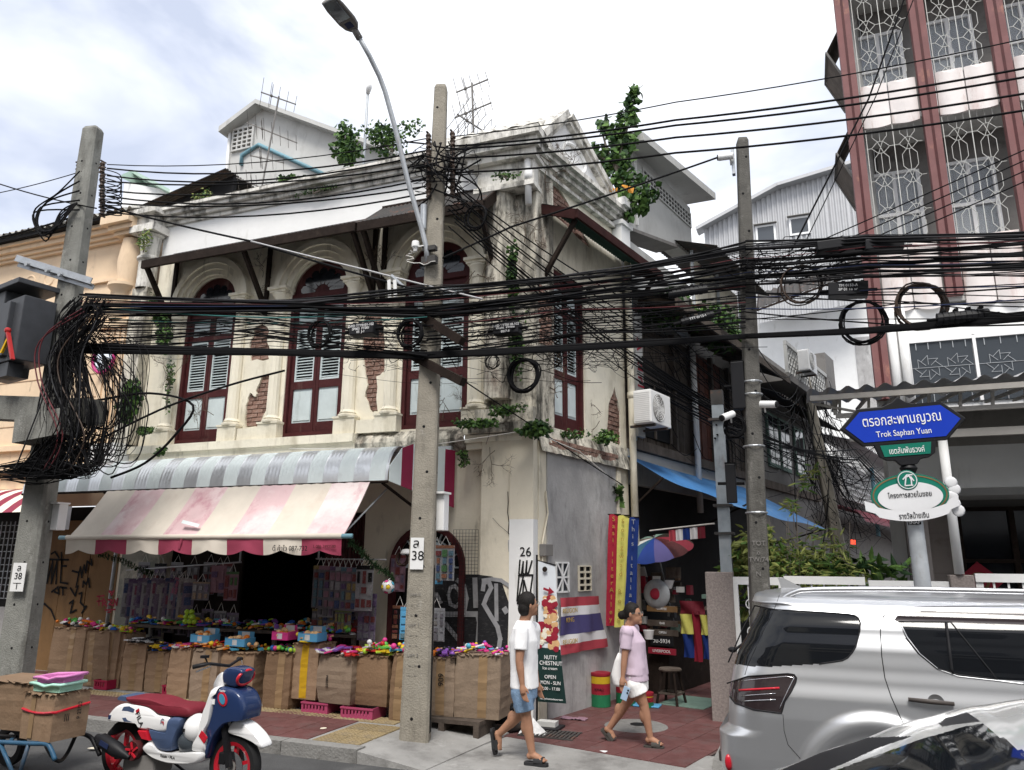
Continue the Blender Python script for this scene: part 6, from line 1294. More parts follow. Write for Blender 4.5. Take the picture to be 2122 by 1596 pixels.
PT=thing('pallet','low grey wooden pallet under the end boxes','pallet',(-4.1,8.7,PZ)); b=MB(); b.box(-4.55,-3.72,8.5,9.05,.18,.225); b.build('deck','old_wood',PT)
for x in(-4.25,-3.8):b=MB(); b.box(x,x+.07,8.5,9.0,.05,.18); b.build('foot','old_wood',PT)
# toys heaped on the boxes
COLS={'toy_pink':(.72,.06,.28),'toy_yellow':(.80,.55,.03),'toy_green':(.12,.5,.10),'toy_blue':(.03,.13,.5),'toy_orange':(.75,.2,.02),'toy_purple':(.26,.10,.45),'toy_white':(.75,.75,.75),'toy_red':(.55,.03,.03),'toy_cyan':(.10,.42,.6),'toy_lime':(.45,.7,.06),'toy_black':(.02,.02,.025),'toy_peach':(.8,.5,.25)}
for k,v in COLS.items():M(k,tuple(x*.8 for x in v),.35,.15,20)
CN=list(COLS)
MT_ORDER=list(COLS)
def toyheap(top,label,kinds,n=34,pal=None,hgt=.05,lift=.0,tid='toy_pile'):
 """loose toys: uncountable heap as one joined stuff object with several colours"""
 base,ex,ey,w,d,z=top; b=MB(); mats=pal or CN
 for k in range(n):
  b.cur=random.randrange(len(mats)); u=random.uniform(-.5,.5); v=random.uniform(-.08,.9); hh=hgt*(1-(2*u)**2*.6)*random.random(); c=base+ex*(u*w*1.05)+ey*(v*d); c.z=z+.012+hh+lift
  kd=random.choice(kinds); a=random.uniform(0,6.28); e1=Vector((math.cos(a),math.sin(a),random.uniform(-.3,.3))).normalized(); e2=e1 .cross(ZV).normalized(); e3=e1 .cross(e2)
  if kd=='ball':b.ball(c+ZV*.02,random.uniform(.02,.04),9,6)
  elif kd=='pack':b.ob(c,e1*random.uniform(.04,.085),e2*random.uniform(.03,.055),e3*.009)
  elif kd=='stick':b.tube([c-e1*.06,c+e1*.06],random.uniform(.008,.014),7); b.ball(c+e1*.06,.016,7,5)
  elif kd=='car':b.ob(c+ZV*.015,e1*.05,e2*.022,e3*.014); b.ob(c+ZV*.032,e1*.025,e2*.018,e3*.010,.8)
  elif kd=='ring':b.tube([c+(e1*math.cos(q)+e2*math.sin(q))*.03 for q in[k_*.785 for k_ in range(8)]],.009,6,closed=True)
 b.build('toy_pile',mats,label=label,kind='stuff',smooth=50)
toyheap(TOPS[1],'heap of green and white toy cars and pink tubs',['car','ball','pack','ring'],46,['toy_green','toy_white','toy_orange','toy_pink','toy_black'],.10); toyheap(TOPS[2],'heap of balls and striped toys',['ball','pack','car','ring'],30,['toy_pink','toy_blue','toy_white','toy_black','toy_yellow'],.08)
toyheap(TOPS[3],'heap of pink, lime and yellow plastic toys',['ring','ball','stick'],36,['toy_pink','toy_lime','toy_yellow'],.10); toyheap(TOPS[4],'white boxed game packets',['pack'],26,['toy_white','toy_white','toy_black'],.05); toyheap(TOPS[5],'blue and purple toy trays',['pack','stick','ring'],46,['toy_blue','toy_purple','toy_yellow','toy_black'],.10); toyheap(TOPS[6],'flat pink and orange packets',['pack'],24,['toy_pink','toy_orange','toy_white'],.03)
toyheap(TOPS[7],'red and orange small toys',['ball','ring','pack'],36,['toy_red','toy_orange','toy_yellow','toy_peach'],.08); toyheap(TOPS[8],'peach squeeze toys and springs',['ball','ring','pack'],50,['toy_peach','toy_yellow','toy_orange','toy_cyan'],.10); toyheap(TOPS[9],'trays of small coloured beads',['ball'],60,['toy_pink','toy_green','toy_blue','toy_lime','toy_black'],.03)
toyheap(TOPS[10],'yellow and pink squeeze bread toys',['ball','pack'],40,['toy_peach','toy_yellow','toy_pink'],.10); toyheap(TOPS[11],'pink, white and red small packets',['pack'],46,['toy_pink','toy_white','toy_red','toy_purple'],.07); toyheap(TOPS[12],'clear packets with green and red toys',['pack','stick','ball'],60,['toy_green','toy_white','toy_red','toy_lime','toy_pink','toy_yellow'],.13); toyheap(TOPS[13],'bright small packets',['pack','ball'],20,['toy_pink','toy_yellow','toy_cyan'],.08)
toyheap(TOPS[14],'brown and orange sweets and black packets',['ball','pack'],40,['toy_peach','toy_orange','toy_black','toy_purple'],.06); toyheap(TOPS[15],'pink, blue and yellow bubble wands',['stick','ring','ball'],60,['toy_pink','toy_pink','toy_cyan','toy_yellow','toy_white','toy_purple'],.08)
TB_=thing('display_table','long low display table loaded with toys inside the shop front','table',(-8,9.35,PZ)); b=MB(); b.box(-10.05,-5.9,9.18,9.66,1.0,1.04); b.build('top','old_wood',TB_)
for x in(-10.0,-8.6,-7.3,-5.97):b=MB(); b.box(x,x+.05,9.2,9.25,PZ,1.0); b.build('leg','old_wood',TB_)
for k in range(6):toyheap((Vector((-9.7+.68*k,9.2,0)),XV,YV,.66,.44,1.04),'mixed bright toys heaped on the display table',['ball','pack','ring','stick','car'],60,None,.12)
def tray(px,py,Y,w,label,mat,balls,back=True):
 c=aty(px,py,Y); t=thing('display_box',label,'display box',c); h=.10; d=.22; b=MB(); b.ob(c+ZV*.004,XV*w/2,YV*d/2,ZV*.004); b.ob(c-YV*d/2+ZV*h/2,XV*w/2,YV*.003,ZV*h/2); b.ob(c+YV*d/2+ZV*h*.9,XV*w*.42,YV*.003,ZV*h*.9)
 for s_ in(-1,1):b.ob(c+XV*s_*w/2+ZV*h*.55,XV*.003,YV*(d/2-.004),ZV*h*.55)
 b.build('carton',mat,t); b=MB(); b.ob(c-YV*(d/2+.004)+ZV*h*.5,XV*.04,YV*.001,ZV*.035); b.ob(c+YV*(d/2-.005)+ZV*h*1.35,XV*.07,YV*.001,ZV*.04); b.build('printed_label','toy_white',t,kind='stuff')
 for k in range(balls):b=MB(); b.ball(c+XV*random.uniform(-.4,.4)*w+YV*random.uniform(-.35,.35)*d+ZV*(.05+.07*random.random()),.042,10,7,(1,1,.8)); b.build('squeeze_toy',random.choice(('toy_peach','toy_yellow','toy_orange','toy_peach')),t,True)
M('display_blue',(.10,.33,.55),.5,.1)
tray(647,1328,8.72,.30,'pale blue display box of bun toys on the yellow taped box','display_blue',9); tray(497,1338,8.8,.34,'pale blue display box of peach bun toys beside the dark opening','display_blue',14); tray(425,1330,8.85,.34,'pale blue display box with a clear lid behind the grey card','display_blue',10); tray(590,1325,8.75,.26,'pink tray of yellow bread toys above the bead trays','toy_pink',14)
c=aty(392,1280,9.1); gb_=thing('ball_bag','net bag of lime green balls on the toy table','toy',c)
for k in range(8):b=MB(); b.ball(c+Vector((.07*(k%3)-.07,.02*k%.05,.07*(k//3)-.06)),.04,10,7); b.build('ball','toy_lime',gb_,True)
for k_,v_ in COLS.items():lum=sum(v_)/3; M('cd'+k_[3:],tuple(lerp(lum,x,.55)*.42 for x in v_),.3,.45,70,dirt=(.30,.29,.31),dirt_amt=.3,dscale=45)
def card(px,py,Y,w,h,rz,label,back,cols,nx,ny,group,depth=.012,hook=True,tilt=0):
 c=aty(px,py,Y); t=thing('blister_card',label,'toy card',c,group=group); ex=Vector((math.cos(rz),math.sin(rz),0)); ez=Vector((math.sin(rz),-math.cos(rz),0)); up=(ZV+ex*tilt).normalized(); ex2=(ex-ZV*tilt).normalized()
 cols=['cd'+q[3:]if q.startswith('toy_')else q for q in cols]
 b=MB(); b.ob(c-up*h/2,ex2*w/2,up*h/2,ez*.002); b.build('backing_card',back,t)
 b=MB(); b.ob(c-up*h*.045+ez*.004,ex2*w/2,up*h*.045,ez*.002); b.build('header_strip',random.choice(cols),t)
 bl=[MB()for _ in cols]
 for i in range(nx):
  for j in range(ny):
   q=c-up*(h*(.12+.86*(j+.5)/ny))+ex2*(w*(-.5+(i+.5)/nx)); m=bl[random.randrange(len(cols))]; m.ob(q+ez*(.004+depth/2),ex2*w/nx*random.uniform(.2,.42),up*h/ny*random.uniform(.2,.42),ez*depth/2,1)
 for m,cl_ in zip(bl,cols):
  if m.v:m.build('blister',cl_,t,kind='stuff')
 if hook:b=MB(); b.tube([c+ex2*w*.25,c+up*.12+ez*-.01,c-ex2*w*.25],.004,5); b.build('string_loop','cable_white',t)
GH_='toy cards hanging at the shop front'
M('card_grey',(.15,.145,.16),.4,.15,20,dirt=(.24,.22,.26),dirt_amt=.5,dscale=30); M('card_lilac',(.16,.13,.19),.35,.15,20,dirt=(.36,.33,.38),dirt_amt=.4,dscale=25); M('card_pink',(.25,.15,.19),.35,.15,20); M('card_clear',(.30,.305,.32),.2,.3,40,dirt=(.2,.2,.22),dirt_amt=.4,dscale=40)
rngc=random.Random(5)
for k in range(14):card(270+9.5*k,1198+2.0*(k%3),9.35-.01*k,.17,.60,R_(38),'clear toy packet in the crowded row hung left of the dark opening','card_lilac' if k%2 else 'card_clear',rngc.sample(['toy_purple','card_lilac','toy_white','toy_pink','toy_blue','card_grey'],3),1,3,GH_)
card(378,1200,9.22,.26,.36,R_(5),'lilac card of round compacts hung askew in the left row','card_lilac',['toy_cyan','toy_purple','toy_pink'],2,3,None,tilt=.25); card(418,1206,9.2,.32,.27,R_(3),'grey card with six brush sets in the left row','card_grey',['card_lilac','toy_peach','card_clear'],3,2,None); card(455,1172,9.25,.26,.40,R_(8),'pink and navy card of slippers hung high in the left row','card_pink',['toy_blue','card_pink','toy_purple'],2,2,None); card(482,1185,9.28,.24,.42,R_(4),'pink card with small bottles beside the dark opening','card_pink',['toy_green','card_lilac','toy_red'],3,2,None)
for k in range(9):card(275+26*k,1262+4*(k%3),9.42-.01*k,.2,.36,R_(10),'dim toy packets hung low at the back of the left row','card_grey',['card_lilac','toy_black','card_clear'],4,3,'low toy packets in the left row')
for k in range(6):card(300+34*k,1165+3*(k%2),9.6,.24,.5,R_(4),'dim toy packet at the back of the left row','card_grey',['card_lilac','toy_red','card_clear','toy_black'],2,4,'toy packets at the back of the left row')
for k in range(5):card(660+22*k,1262+5*(k%2),9.3,.2,.34,R_(3),'small toy packet hung low in the right row','card_grey',['toy_red','card_clear','toy_blue','toy_yellow'],2,3,'low toy packets in the right row')
for k in range(8):card(664+11.5*k,1172+.8*k,9.20-.012*k,.20,.58,R_(12),'card of small picture toys in the overlapping row right of the opening','card_grey',rngc.sample(['toy_blue','toy_red','card_pink','toy_cyan','card_clear','toy_yellow','toy_purple'],4),2,4,GH_+', right row')
card(757,1172,9.08,.27,.60,R_(2),'white card of nine red and black toys ending the right row','card_clear',['toy_black','toy_red','card_clear','card_grey'],3,3,None); card(763,1230,9.22,.28,.62,R_(2),'tall purple card of clip toys below the right row','card_lilac',['toy_red','card_grey','toy_purple'],3,5,None); card(712,1265,9.2,.26,.30,R_(2),'card of yellow and red darts below the right row','card_grey',['toy_lime','toy_red','toy_yellow'],5,2,None); card(675,1255,9.25,.26,.16,R_(2),'small grey card strip under the right row','card_clear',['card_grey','card_lilac'],3,1,None)
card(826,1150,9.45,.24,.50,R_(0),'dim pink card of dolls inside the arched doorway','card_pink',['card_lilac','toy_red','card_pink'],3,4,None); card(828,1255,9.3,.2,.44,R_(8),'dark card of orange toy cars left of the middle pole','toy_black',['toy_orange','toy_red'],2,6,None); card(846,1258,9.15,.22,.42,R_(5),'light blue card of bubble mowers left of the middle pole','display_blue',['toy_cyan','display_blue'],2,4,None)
card(923,1130,9.2,.28,.46,R_(0),'clear card of twelve coloured toy buses right of the middle pole','card_clear',['toy_green','toy_blue','toy_red','toy_orange','toy_cyan'],3,4,None,.02); card(905,1132,9.3,.2,.5,R_(4),'blue and orange card tucked behind the toy bus card','display_blue',['toy_orange','toy_blue'],2,5,None); card(904,1260,9.15,.26,.42,R_(0),'grey card of handcuff rings with a red header right of the middle pole','card_clear',['card_grey','card_clear','grey_dark'],3,4,None)
RL=thing('hanging_rail','thin steel rail the toy cards hang from under the awning','rail',(-8,9.3,2.3)); b=MB(); b.tube([aty(262,1182,9.4),aty(500,1165,9.25)],.012,6); b.build('rail','galv_dull',RL); b=MB(); b.tube([aty(655,1158,9.22),aty(800,1160,9.1)],.012,6); b.build('rail','galv_dull',RL)
b=MB(); a=aty(497,1166,9.25); b.bar(a,Vector((a.x,a.y,2.95)),.02); b.build('hanger','galv_dull',RL); b=MB(); a=aty(660,1158,9.22); b.bar(a,Vector((a.x,a.y,2.95)),.02); b.build('hanger','galv_dull',RL)
GR=thing('tinsel_garland','dark green tinsel garland draped from the awning to the hanging ball','garland',aty(730,1120,8.4)); pts=smooth([aty(725,1122,8.3),aty(745,1140,8.5),aty(775,1170,8.8),aty(810,1195,9.0),aty(812,1215,9.0)],8); b=MB(); b.tube(pts,.012,5)
for p in pts:
 for k in range(26):d=Vector((random.gauss(0,1),random.gauss(0,1),random.gauss(0,1))).normalized(); q=d.cross(ZV).normalized()*.006; e=p+d*random.uniform(.03,.07)+Vector((random.uniform(-.02,.02),)*3); b.add([p-q,p+q,e+q,e-q],[(0,1,2,3)])
b.build('tinsel','leaf_dark',GR)
GR2=thing('tinsel_garland','second dark garland sagging under the left half of the canvas awning','garland',aty(250,1160,9.2)); pts=smooth([aty(205,1148,9.1),aty(250,1162,9.2),aty(290,1180,9.3),aty(315,1190,9.4)],8); b=MB()
for p in pts:
 for k in range(20):d=Vector((random.gauss(0,1),random.gauss(0,1),random.gauss(0,1))).normalized(); q=d.cross(ZV).normalized()*.006; e=p+d*.06; b.add([p-q,p+q,e+q,e-q],[(0,1,2,3)])
b.build('tinsel','leaf_dark',GR2)
c=aty(804,1216,8.95); BL=thing('toy_ball','white football with pink, yellow and blue patches hung from the garland','ball',c); b=MB(); b.ball(c,.09,24,16); b.build('ball','toy_white',BL,True)
ph=(1+5**.5)/2; ico=[Vector(v).normalized()for a_ in(-1,1)for c_ in(-ph,ph)for v in((0,a_,c_),(a_,c_,0),(c_,0,a_))]
for k,d in enumerate(ico):
 e1=d.cross(Vector((.3,.5,.8))).normalized(); e2=d.cross(e1); b=MB(); pp=[c+(d*.0905*1+(e1*math.cos(q)+e2*math.sin(q))*.036).normalized()*.0915 for q in[2*math.pi*j/5 for j in range(5)]]; b.add([c+d*.0945]+pp,[(0,1+j,1+(j+1)%5)for j in range(5)]); b.build('patch',('toy_pink','toy_yellow','toy_cyan')[k%3],BL)
 b=MB(); b.tube([q+d*.001 for q in pp],.003,4,closed=True); b.build('seam','black',BL)
b=MB(); b.tube([c+ZV*.09,aty(812,1195,9.0)],.003,4); b.build('string','cable_white',BL)
def wiregrid(pxl,pyt,pxr,pyb,Y,label):
 a=aty(pxl,pyt,Y); c_=aty(pxr,pyb,Y); t=thing('wire_grid',label,'wire grid',(a.x,Y,c_.z)); b=MB(); w=c_.x-a.x; h=a.z-c_.z; nx=max(2,int(w/.045)); ny=int(h/.045)
 for k in range(nx+1):x=a.x+w*k/nx; b.bar(Vector((x,Y,c_.z)),Vector((x,Y,a.z)),.004)
 for k in range(ny+1):z=c_.z+h*k/ny; b.bar(Vector((a.x,Y-.004,z)),Vector((c_.x,Y-.004,z)),.004)
 b.build('mesh','black',t)
wiregrid(940,1098,990,1192,9.68,'black wire grid panel fixed to the beige wall right of the toy buses'); wiregrid(885,1200,962,1360,9.55,'large black wire grid behind the grey ring card')
coil(834,1158,9.2,.09,6,'coil of brown hose hung left of the middle pole plate',.008,'cable_brown')
c=aty(843,1145,9.15); b=MB(); b.lathe([(0,.05),(.06,.04),(.085,0),(.09,-.02),(.075,-.025),(0,-.02)],c,16); b.build('sun_cap','toy_white',label='white cap hung over the hose coil',cat='cap',loc=c,smooth=True)
c=atz(1042,1505,.05); BN=MB(); BN.lathe([(0,.01),(.26,.01),(.33,.10),(.34,.10),(.27,0),(0,0)],(c.x,c.y,.04),28); BN.build('basin','rust_sheet',label='shallow rusty brown basin on the ground under the rubbish bag',cat='basin',loc=(c.x,c.y,.04),smooth=40)
b=MB(); o=len(b.v); b.ball((c.x-.02,c.y,.20),.15,22,14,(1.15,1,1.0))
for v in b.v:d=(v-Vector((c.x,c.y,.2))); v+=d*(.45*noise.noise(v*9)+.25*noise.noise(v*22))
b.build('rubbish_bag','bag_black' if 'bag_black' in MT else M('bag_black',(.012,.012,.013),.22,0).name,label='shiny black rubbish bag slumped in the basin',cat='bag',loc=(c.x,c.y,.06),smooth=35)
c=atz(1105,1520,.03); b=MB(); b.grid(lambda u,v:Vector((c.x+lerp(-.17,.15,u),c.y+lerp(-.06,.10,v),.025+.16*max(0,1-abs(u-.4)*1.7)*v+.01*noise.noise(Vector((u*6,v*6,2))))),14,8); b.build('white_sack','toy_white',label='white plastic sack lying by the banner stand base',cat='sack',loc=c,smooth=True)
# vehicles
def proj(p):
 d=Vector(p)-CAM; z=d.dot(FWD); return(PW/2+FPX*d.dot(RT)/z,PH/2-FPX*d.dot(UP)/z)
def pillow(m,poly,Yc,w,o=None,sc_=(.80,.93,.99,1),steps=(1,.93,.8,.5)):
 """closed body from an outline in the XZ plane, rounded towards both sides"""
 cx=sum(p[0]for p in poly)/len(poly); cz=sum(p[1]for p in poly)/len(poly); rings=[]
 ys=[-s for s in steps]+[s for s in reversed(steps)]; ss=list(sc_)+list(reversed(sc_))
 for y,s_ in zip(ys,ss):rings.append([Vector((cx+(p[0]-cx)*(1-(1-s_)*.6),Yc+y*w,cz+(p[1]-cz)*s_))for p in poly])
 n=len(poly); off=len(m.v); m.loft(rings,caps=False)
 tri=tessellate_polygon([[Vector((p[0],p[1],0))for p in poly]])
 for t in tri:m.f.append(tuple(off+i for i in t)); m.f.append(tuple(off+(len(rings)-1)*n+i for i in reversed(t))); m.mi+=[m.cur]*2
def crv(poly,n=3):
 out=[]; k=len(poly)
 for i in range(k):
  a,b_,c_,d_=poly[i-1],poly[i],poly[(i+1)%k],poly[(i+2)%k]
  for j in range(n):
   t=j/n; out.append(tuple(.5*((2*b_[q])+(c_[q]-a[q])*t*.8+(2*a[q]-5*b_[q]+4*c_[q]-d_[q])*t*t*.8+(3*b_[q]-a[q]-3*c_[q]+d_[q])*t**3*.8+2*(c_[q]-b_[q])*.2*t*1.0)for q in(0,1)))
 return out
YS=5.8
def zs(l,Y=YS-.1):return[fx(180+x/5.584,1340+y/5.584,Y)for x,y in l]
SCT=thing('motor_scooter','white and navy motor scooter with maroon seat parked at the kerb','motor scooter',(-5.55,YS,0))
M('sc_white',(.80,.80,.80),.25,.02,4,coat=.5); M('sc_navy',(.018,.035,.10),.25,.05,4,coat=.4); M('sc_maroon',(.17,.018,.03),.65,.1,8,.1,60); M('sc_red',(.50,.015,.03),.3,0,coat=.4); M('rubber',(.018,.018,.019),.85,.1,10); M('sc_pnavy',(.06,.09,.17),.45,.1,6); M('chrome',(.7,.7,.72),.15,0,metal=1)
def part(name,l,w,mat,Y=YS,par=SCT,smooth_=40,dy=0,raw=False):
 b=MB(); pillow(b,zs(l)if raw else crv(zs(l),3),Y+dy,w); return b.build(name,mat,par,smooth_)
rear=part('rear_body',[(265,845),(290,770),(360,690),(440,655),(560,655),(700,680),(790,720),(860,785),(1000,815),(990,960),(900,985),(770,950),(735,960),(640,945),(600,890),(400,865)],.15,'sc_white')
part('seat',[(470,582),(700,590),(830,620),(960,670),(1150,685),(1215,720),(1228,780),(1180,812),(1000,806),(860,775),(790,725),(700,675),(520,645)],.14,'sc_maroon')
part('grab_rail',[(355,600),(390,568),(480,580),(500,635),(380,625)],.11,'sc_pnavy')
part('side_panel',[(765,945),(960,985),(1000,815),(1140,822),(1080,1010),(1010,1195),(870,1185),(805,1100),(770,1010)],.155,'sc_pnavy')
part('floor_board',[(690,1165),(750,1095),(810,1120),(880,1195),(1000,1218),(1250,1210),(1395,1215),(1370,1305),(1270,1352),(1000,1342),(800,1272)],.17,'sc_white')
part('leg_shield',[(1425,640),(1480,480),(1560,462),(1500,520),(1490,640),(1450,870),(1390,1000),(1410,1120),(1395,1220),(1250,1205),(1330,1040),(1345,900),(1400,700)],.155,'sc_white')
fs=part('front_cowl',[(1475,500),(1560,465),(1700,490),(1790,560),(1838,700),(1815,850),(1720,860),(1600,900),(1480,1060),(1405,1280),(1375,1285),(1412,1110),(1400,990),(1450,850),(1490,640)],.135,'sc_navy')
b=MB(); b.plate(zs([(1385,955),(1448,1040),(1412,1108),(1350,1020)]),[],(Vector((0,YS-.160,0)),XV,ZV,-YV),.01); b.build('red_flash','sc_red',SCT)
part('neck',[(1430,450),(1480,340),(1540,300),(1580,380),(1560,460),(1450,520)],.07,'sc_white')
part('headlamp',[(1560,290),(1640,242),(1740,258),(1790,300),(1722,460),(1650,470),(1560,420)],.09,'sc_navy')
b=MB(); a,c_=zs([(1778,290),(1720,460)]); P_=[Vector((lerp(a[0],c_[0],.5),YS,lerp(a[1],c_[1],.5)))]; d=Vector((a[0]-c_[0],0,a[1]-c_[1]))/2
b.tube([P_[0]+d*math.cos(q)*.98+YV*.105*math.sin(q)for q in[2*math.pi*k/24 for k in range(24)]],.014,8,closed=True); b.build('headlamp_ring','sc_red',SCT,True)
b=MB(); b.add([P_[0]+d*math.cos(q)*.95+YV*.10*math.sin(q)+Vector((.006,0,0))for q in[2*math.pi*k/24 for k in range(24)]],[tuple(range(24))]); b.build('headlamp_glass','glass_win',SCT)
b=MB(); oval=lambda cx,cy,rx,ry,rot=0:[(cx+rx*math.cos(q)*math.cos(rot)-ry*math.sin(q)*math.sin(rot),cy+rx*math.cos(q)*math.sin(rot)+ry*math.sin(q)*math.cos(rot))for q in[2*math.pi*k/20 for k in range(20)]]
b=MB(); b.plate(zs(oval(1605,600,52,85,-.25)),[],(Vector((0,YS-.142,0)),XV,ZV,-YV),.02); ind=b.build('indicator_surround','sc_red',SCT); b=MB(); b.plate(zs(oval(1605,600,30,62,-.25)),[],(Vector((0,YS-.148,0)),XV,ZV,-YV),.01); M('ind_blue',(.06,.25,.38),.15,0); b.build('indicator_lens','ind_blue',ind)
b=MB(); b.plate(zs([(1710,520),(1735,525),(1790,690),(1775,705)]),[],(Vector((0,YS-.105,0)),XV,ZV,-YV),.02); b.build('grille_trim','black',SCT)
part('front_fender',[(1600,960),(1650,880),(1720,862),(1830,930),(1940,1050),(2002,1160),(1980,1192),(1900,1130),(1760,1060),(1610,1010)],.075,'sc_white')
def wheel(px,py,r,par,disc):
 c0=fx(px,py,YS); c=Vector((c0[0],YS,r+.002)); b=MB(); n=40
 b.lathe([(r-.065,-.045),(r-.02,-.05),(r-.004,-.03),(r,0),(r-.004,.03),(r-.02,.05),(r-.065,.045)],c,n,YV); ty=b.build('tyre','rubber',par,40)
 b=MB(); b.lathe([(r-.065,-.045),(r-.10,-.035),(r-.10,.035),(r-.065,.045)],c,n,YV)
 b.build('rim','sc_red',par,40)
 for k in range(5):a=2*math.pi*k/5+.3; dd=Vector((math.cos(a),0,math.sin(a))); b=MB(); b.bar(c+dd*.03,c+dd*(r-.09),.03,.035,YV); b.build('spoke','sc_red',par)
 b=MB(); b.lathe([(0,-.05),(.045,-.05),(.045,.05),(0,.05)],c,16,YV); b.build('hub','grey_dark',par,40)
 if disc:
  b=MB(); b.lathe([(.06,-.056),(.125,-.056),(.125,-.05),(.06,-.05),(.06,-.056)],c,30,YV); dk=b.build('brake_disc','chrome',par,40); b=MB(); b.ob(c+Vector((-.10,-.05,.06)),XV*.035,YV*.02,ZV*.05); b.build('caliper','black',par,bevel=.01)
 return c
w1=wheel(260,1552,.265,SCT,False); w2=wheel(488,1580,.265,SCT,True)
b=MB(); b.bar(w2+Vector((.0,-.075,0)),w2+Vector((-.12,-.07,.42)),.045); b.bar(w2+Vector((0,.075,0)),w2+Vector((-.12,.07,.42)),.045); b.build('fork','black',SCT)
ex0,ex1=zs([(115,1045),(480,1290)],YS-.2); b=MB(); A_=Vector((ex0[0],YS-.2,ex0[1])); B_=Vector((ex1[0],YS-.19,ex1[1])); b.tube([A_,A_.lerp(B_,.08),A_.lerp(B_,.15),A_.lerp(B_,.62),A_.lerp(B_,.82),B_],[.03,.035,.062,.066,.045,.018],16); ex_=b.build('exhaust','black',SCT,40)
b=MB(); m_=A_.lerp(B_,.36); dd=(B_-A_).normalized(); b.ob(m_+Vector((.02,-.068,.012)),dd*.055,dd.cross(YV)*.022,YV*.002); b.build('exhaust_badge','cable_blue',SCT)
b=MB(); b.bar(Vector((w1 .x,YS-.1,w1 .z)),Vector((w1 .x+.42,YS-.1,w1 .z+.07)),.06,.10); b.build('swing_arm','black',SCT,bevel=.01)
cc=Vector((zs([(605,1185)])[0][0],YS-.165,zs([(605,1185)])[0][1])); b=MB(); b.lathe([(0,.012),(.05,.012),(.08,.02),(.088,0),(.08,-.05)],cc,24,-YV); b.build('fan_cover','maroon',SCT,40)
b=MB()
for k in range(5):a=2*math.pi*k/5; b.bar(cc+Vector((math.cos(a)*.015,-.02,math.sin(a)*.015)),cc+Vector((math.cos(a+.5)*.075,-.022,math.sin(a+.5)*.075)),.016,.012,YV)
b.build('fan_vane','sc_red',SCT)
b=MB(); b.box(cc.x-.16,cc.x+.22,YS-.13,YS+.12,.12,.33); b.build('engine_block','grey_dark',SCT,bevel=.03)
part('engine_cover',[(640,955),(745,960),(770,1080),(690,1060)],.16,'sc_red',raw=True)
part('rear_mudguard',[(300,880),(480,860),(520,900),(330,1010),(190,1050),(210,980)],.05,'black')
b=MB(); h_=zs([(1555,240)])[0]; H_=Vector((h_[0],YS,h_[1])); b.tube([H_+Vector((-.12,-.30,.02)),H_+Vector((-.05,-.2,.04)),H_,H_+Vector((-.05,.2,.04)),H_+Vector((-.12,.30,.02))],.014,8); b.build('handlebar','black',SCT,True)
for s_ in(-1,1):b=MB(); b.tube([H_+Vector((-.13,s_*.31,.02)),H_+Vector((-.08,s_*.21,.035))],.019,10); b.build('grip','rubber',SCT,True); b=MB(); b.bar(H_+Vector((-.03,s_*.2,.02)),H_+Vector((-.1,s_*.3,-.02)),.012); b.build('brake_lever','chrome',SCT)
b=MB(); b.bar(H_+Vector((-.06,-.2,.03)),H_+Vector((-.09,-.22,.10)),.012); b.ob(H_+Vector((-.09,-.22,.10)),XV*.025,YV*.03,ZV*.012); b.build('phone_mount','black',SCT)
b=MB(); st=zs([(800,1290),(770,1430)]); b.tube([Vector((-5.75,YS+.12,.2)),Vector((-5.68,YS+.34,.01))],.012,6); b.build('side_stand','black',SCT)
part('number_plate',[(300,780),(340,775),(325,835),(295,835)],.152,'sc_navy',raw=True)
b=MB(); b.plate(zs([(365,745),(490,745),(495,790),(365,795)]),[],(Vector((0,YS-.146,0)),XV,ZV,-YV),.01); b.build('side_vent','grey_dark',SCT)
b=MB(); b.plate(zs([(455,730),(480,685),(540,680),(605,715),(590,755),(520,735)]),[],(Vector((0,YS-.1515,0)),XV,ZV,-YV),.004); b.plate(zs([(460,815),(500,810),(520,840),(575,862),(480,855)]),[],(Vector((0,YS-.1515,0)),XV,ZV,-YV),.004); b.build('body_decal','sc_pnavy',SCT)
o_=zs([(660,830)])[0]; e1=Vector((.55,0,-.84)); e2=Vector((.84,0,.55)); text('FILA','decal_lettering','black',SCT,(o_[0],YS-.153,o_[1]),e1,e2,.07,sx=1.1); b=MB(); q=zs([(640,730)])[0]; b.ob((q[0],YS-.152,q[1]),e1*.012,e2*.02,YV*.002); b.build('red_bar_decal','sc_red',SCT)
o_=zs([(1005,1255)])[0]; text('Fazzio • FILA','lettering','black',SCT,(o_[0],YS-.172,o_[1]),Vector((1,0,-.03)),Vector((.03,0,1)),.032)
o_=zs([(930,860)])[0]; b=MB(); fr=(Vector((o_[0],YS-.153,o_[1])),XV,ZV,-YV); stroke(b,[(.015,.02),(0,.026),(-.018,.012),(-.018,-.012)],.008,fr); b.build('badge','sc_navy',SCT); b=MB(); stroke(b,[(-.008,.0),(.012,.0),(.012,-.02)],.01,fr); b.build('badge','sc_red',SCT)
o_=zs([(1600,505)])[0]; text('Fazzio','lettering','white_plain',SCT,(o_[0],YS-.137,o_[1]),XV,ZV,.028); o_=zs([(1503,630)])[0]; b=MB(); b.ob((o_[0],YS-.140,o_[1]),XV*.014,YV*.002,ZV*.022); sq=b.build('badge','white_plain',SCT)
hc=Vector((zs([(1245,955)])[0][0],YS-.06,zs([(1245,955)])[0][1])); HM=thing('helmet','white open face helmet resting on the scooter floor','helmet',hc-ZV*.12); b=MB(); b.ball(hc,.125,24,16,(1.0,.95,1.0)); b.build('shell','sc_white',HM,True); b=MB(); b.ball(hc+Vector((-.06,-.01,-.12)),.12,20,12,(1,.8,.8)); M('visor',(.05,.06,.07),.1,0); b.build('visor','visor',HM,True)
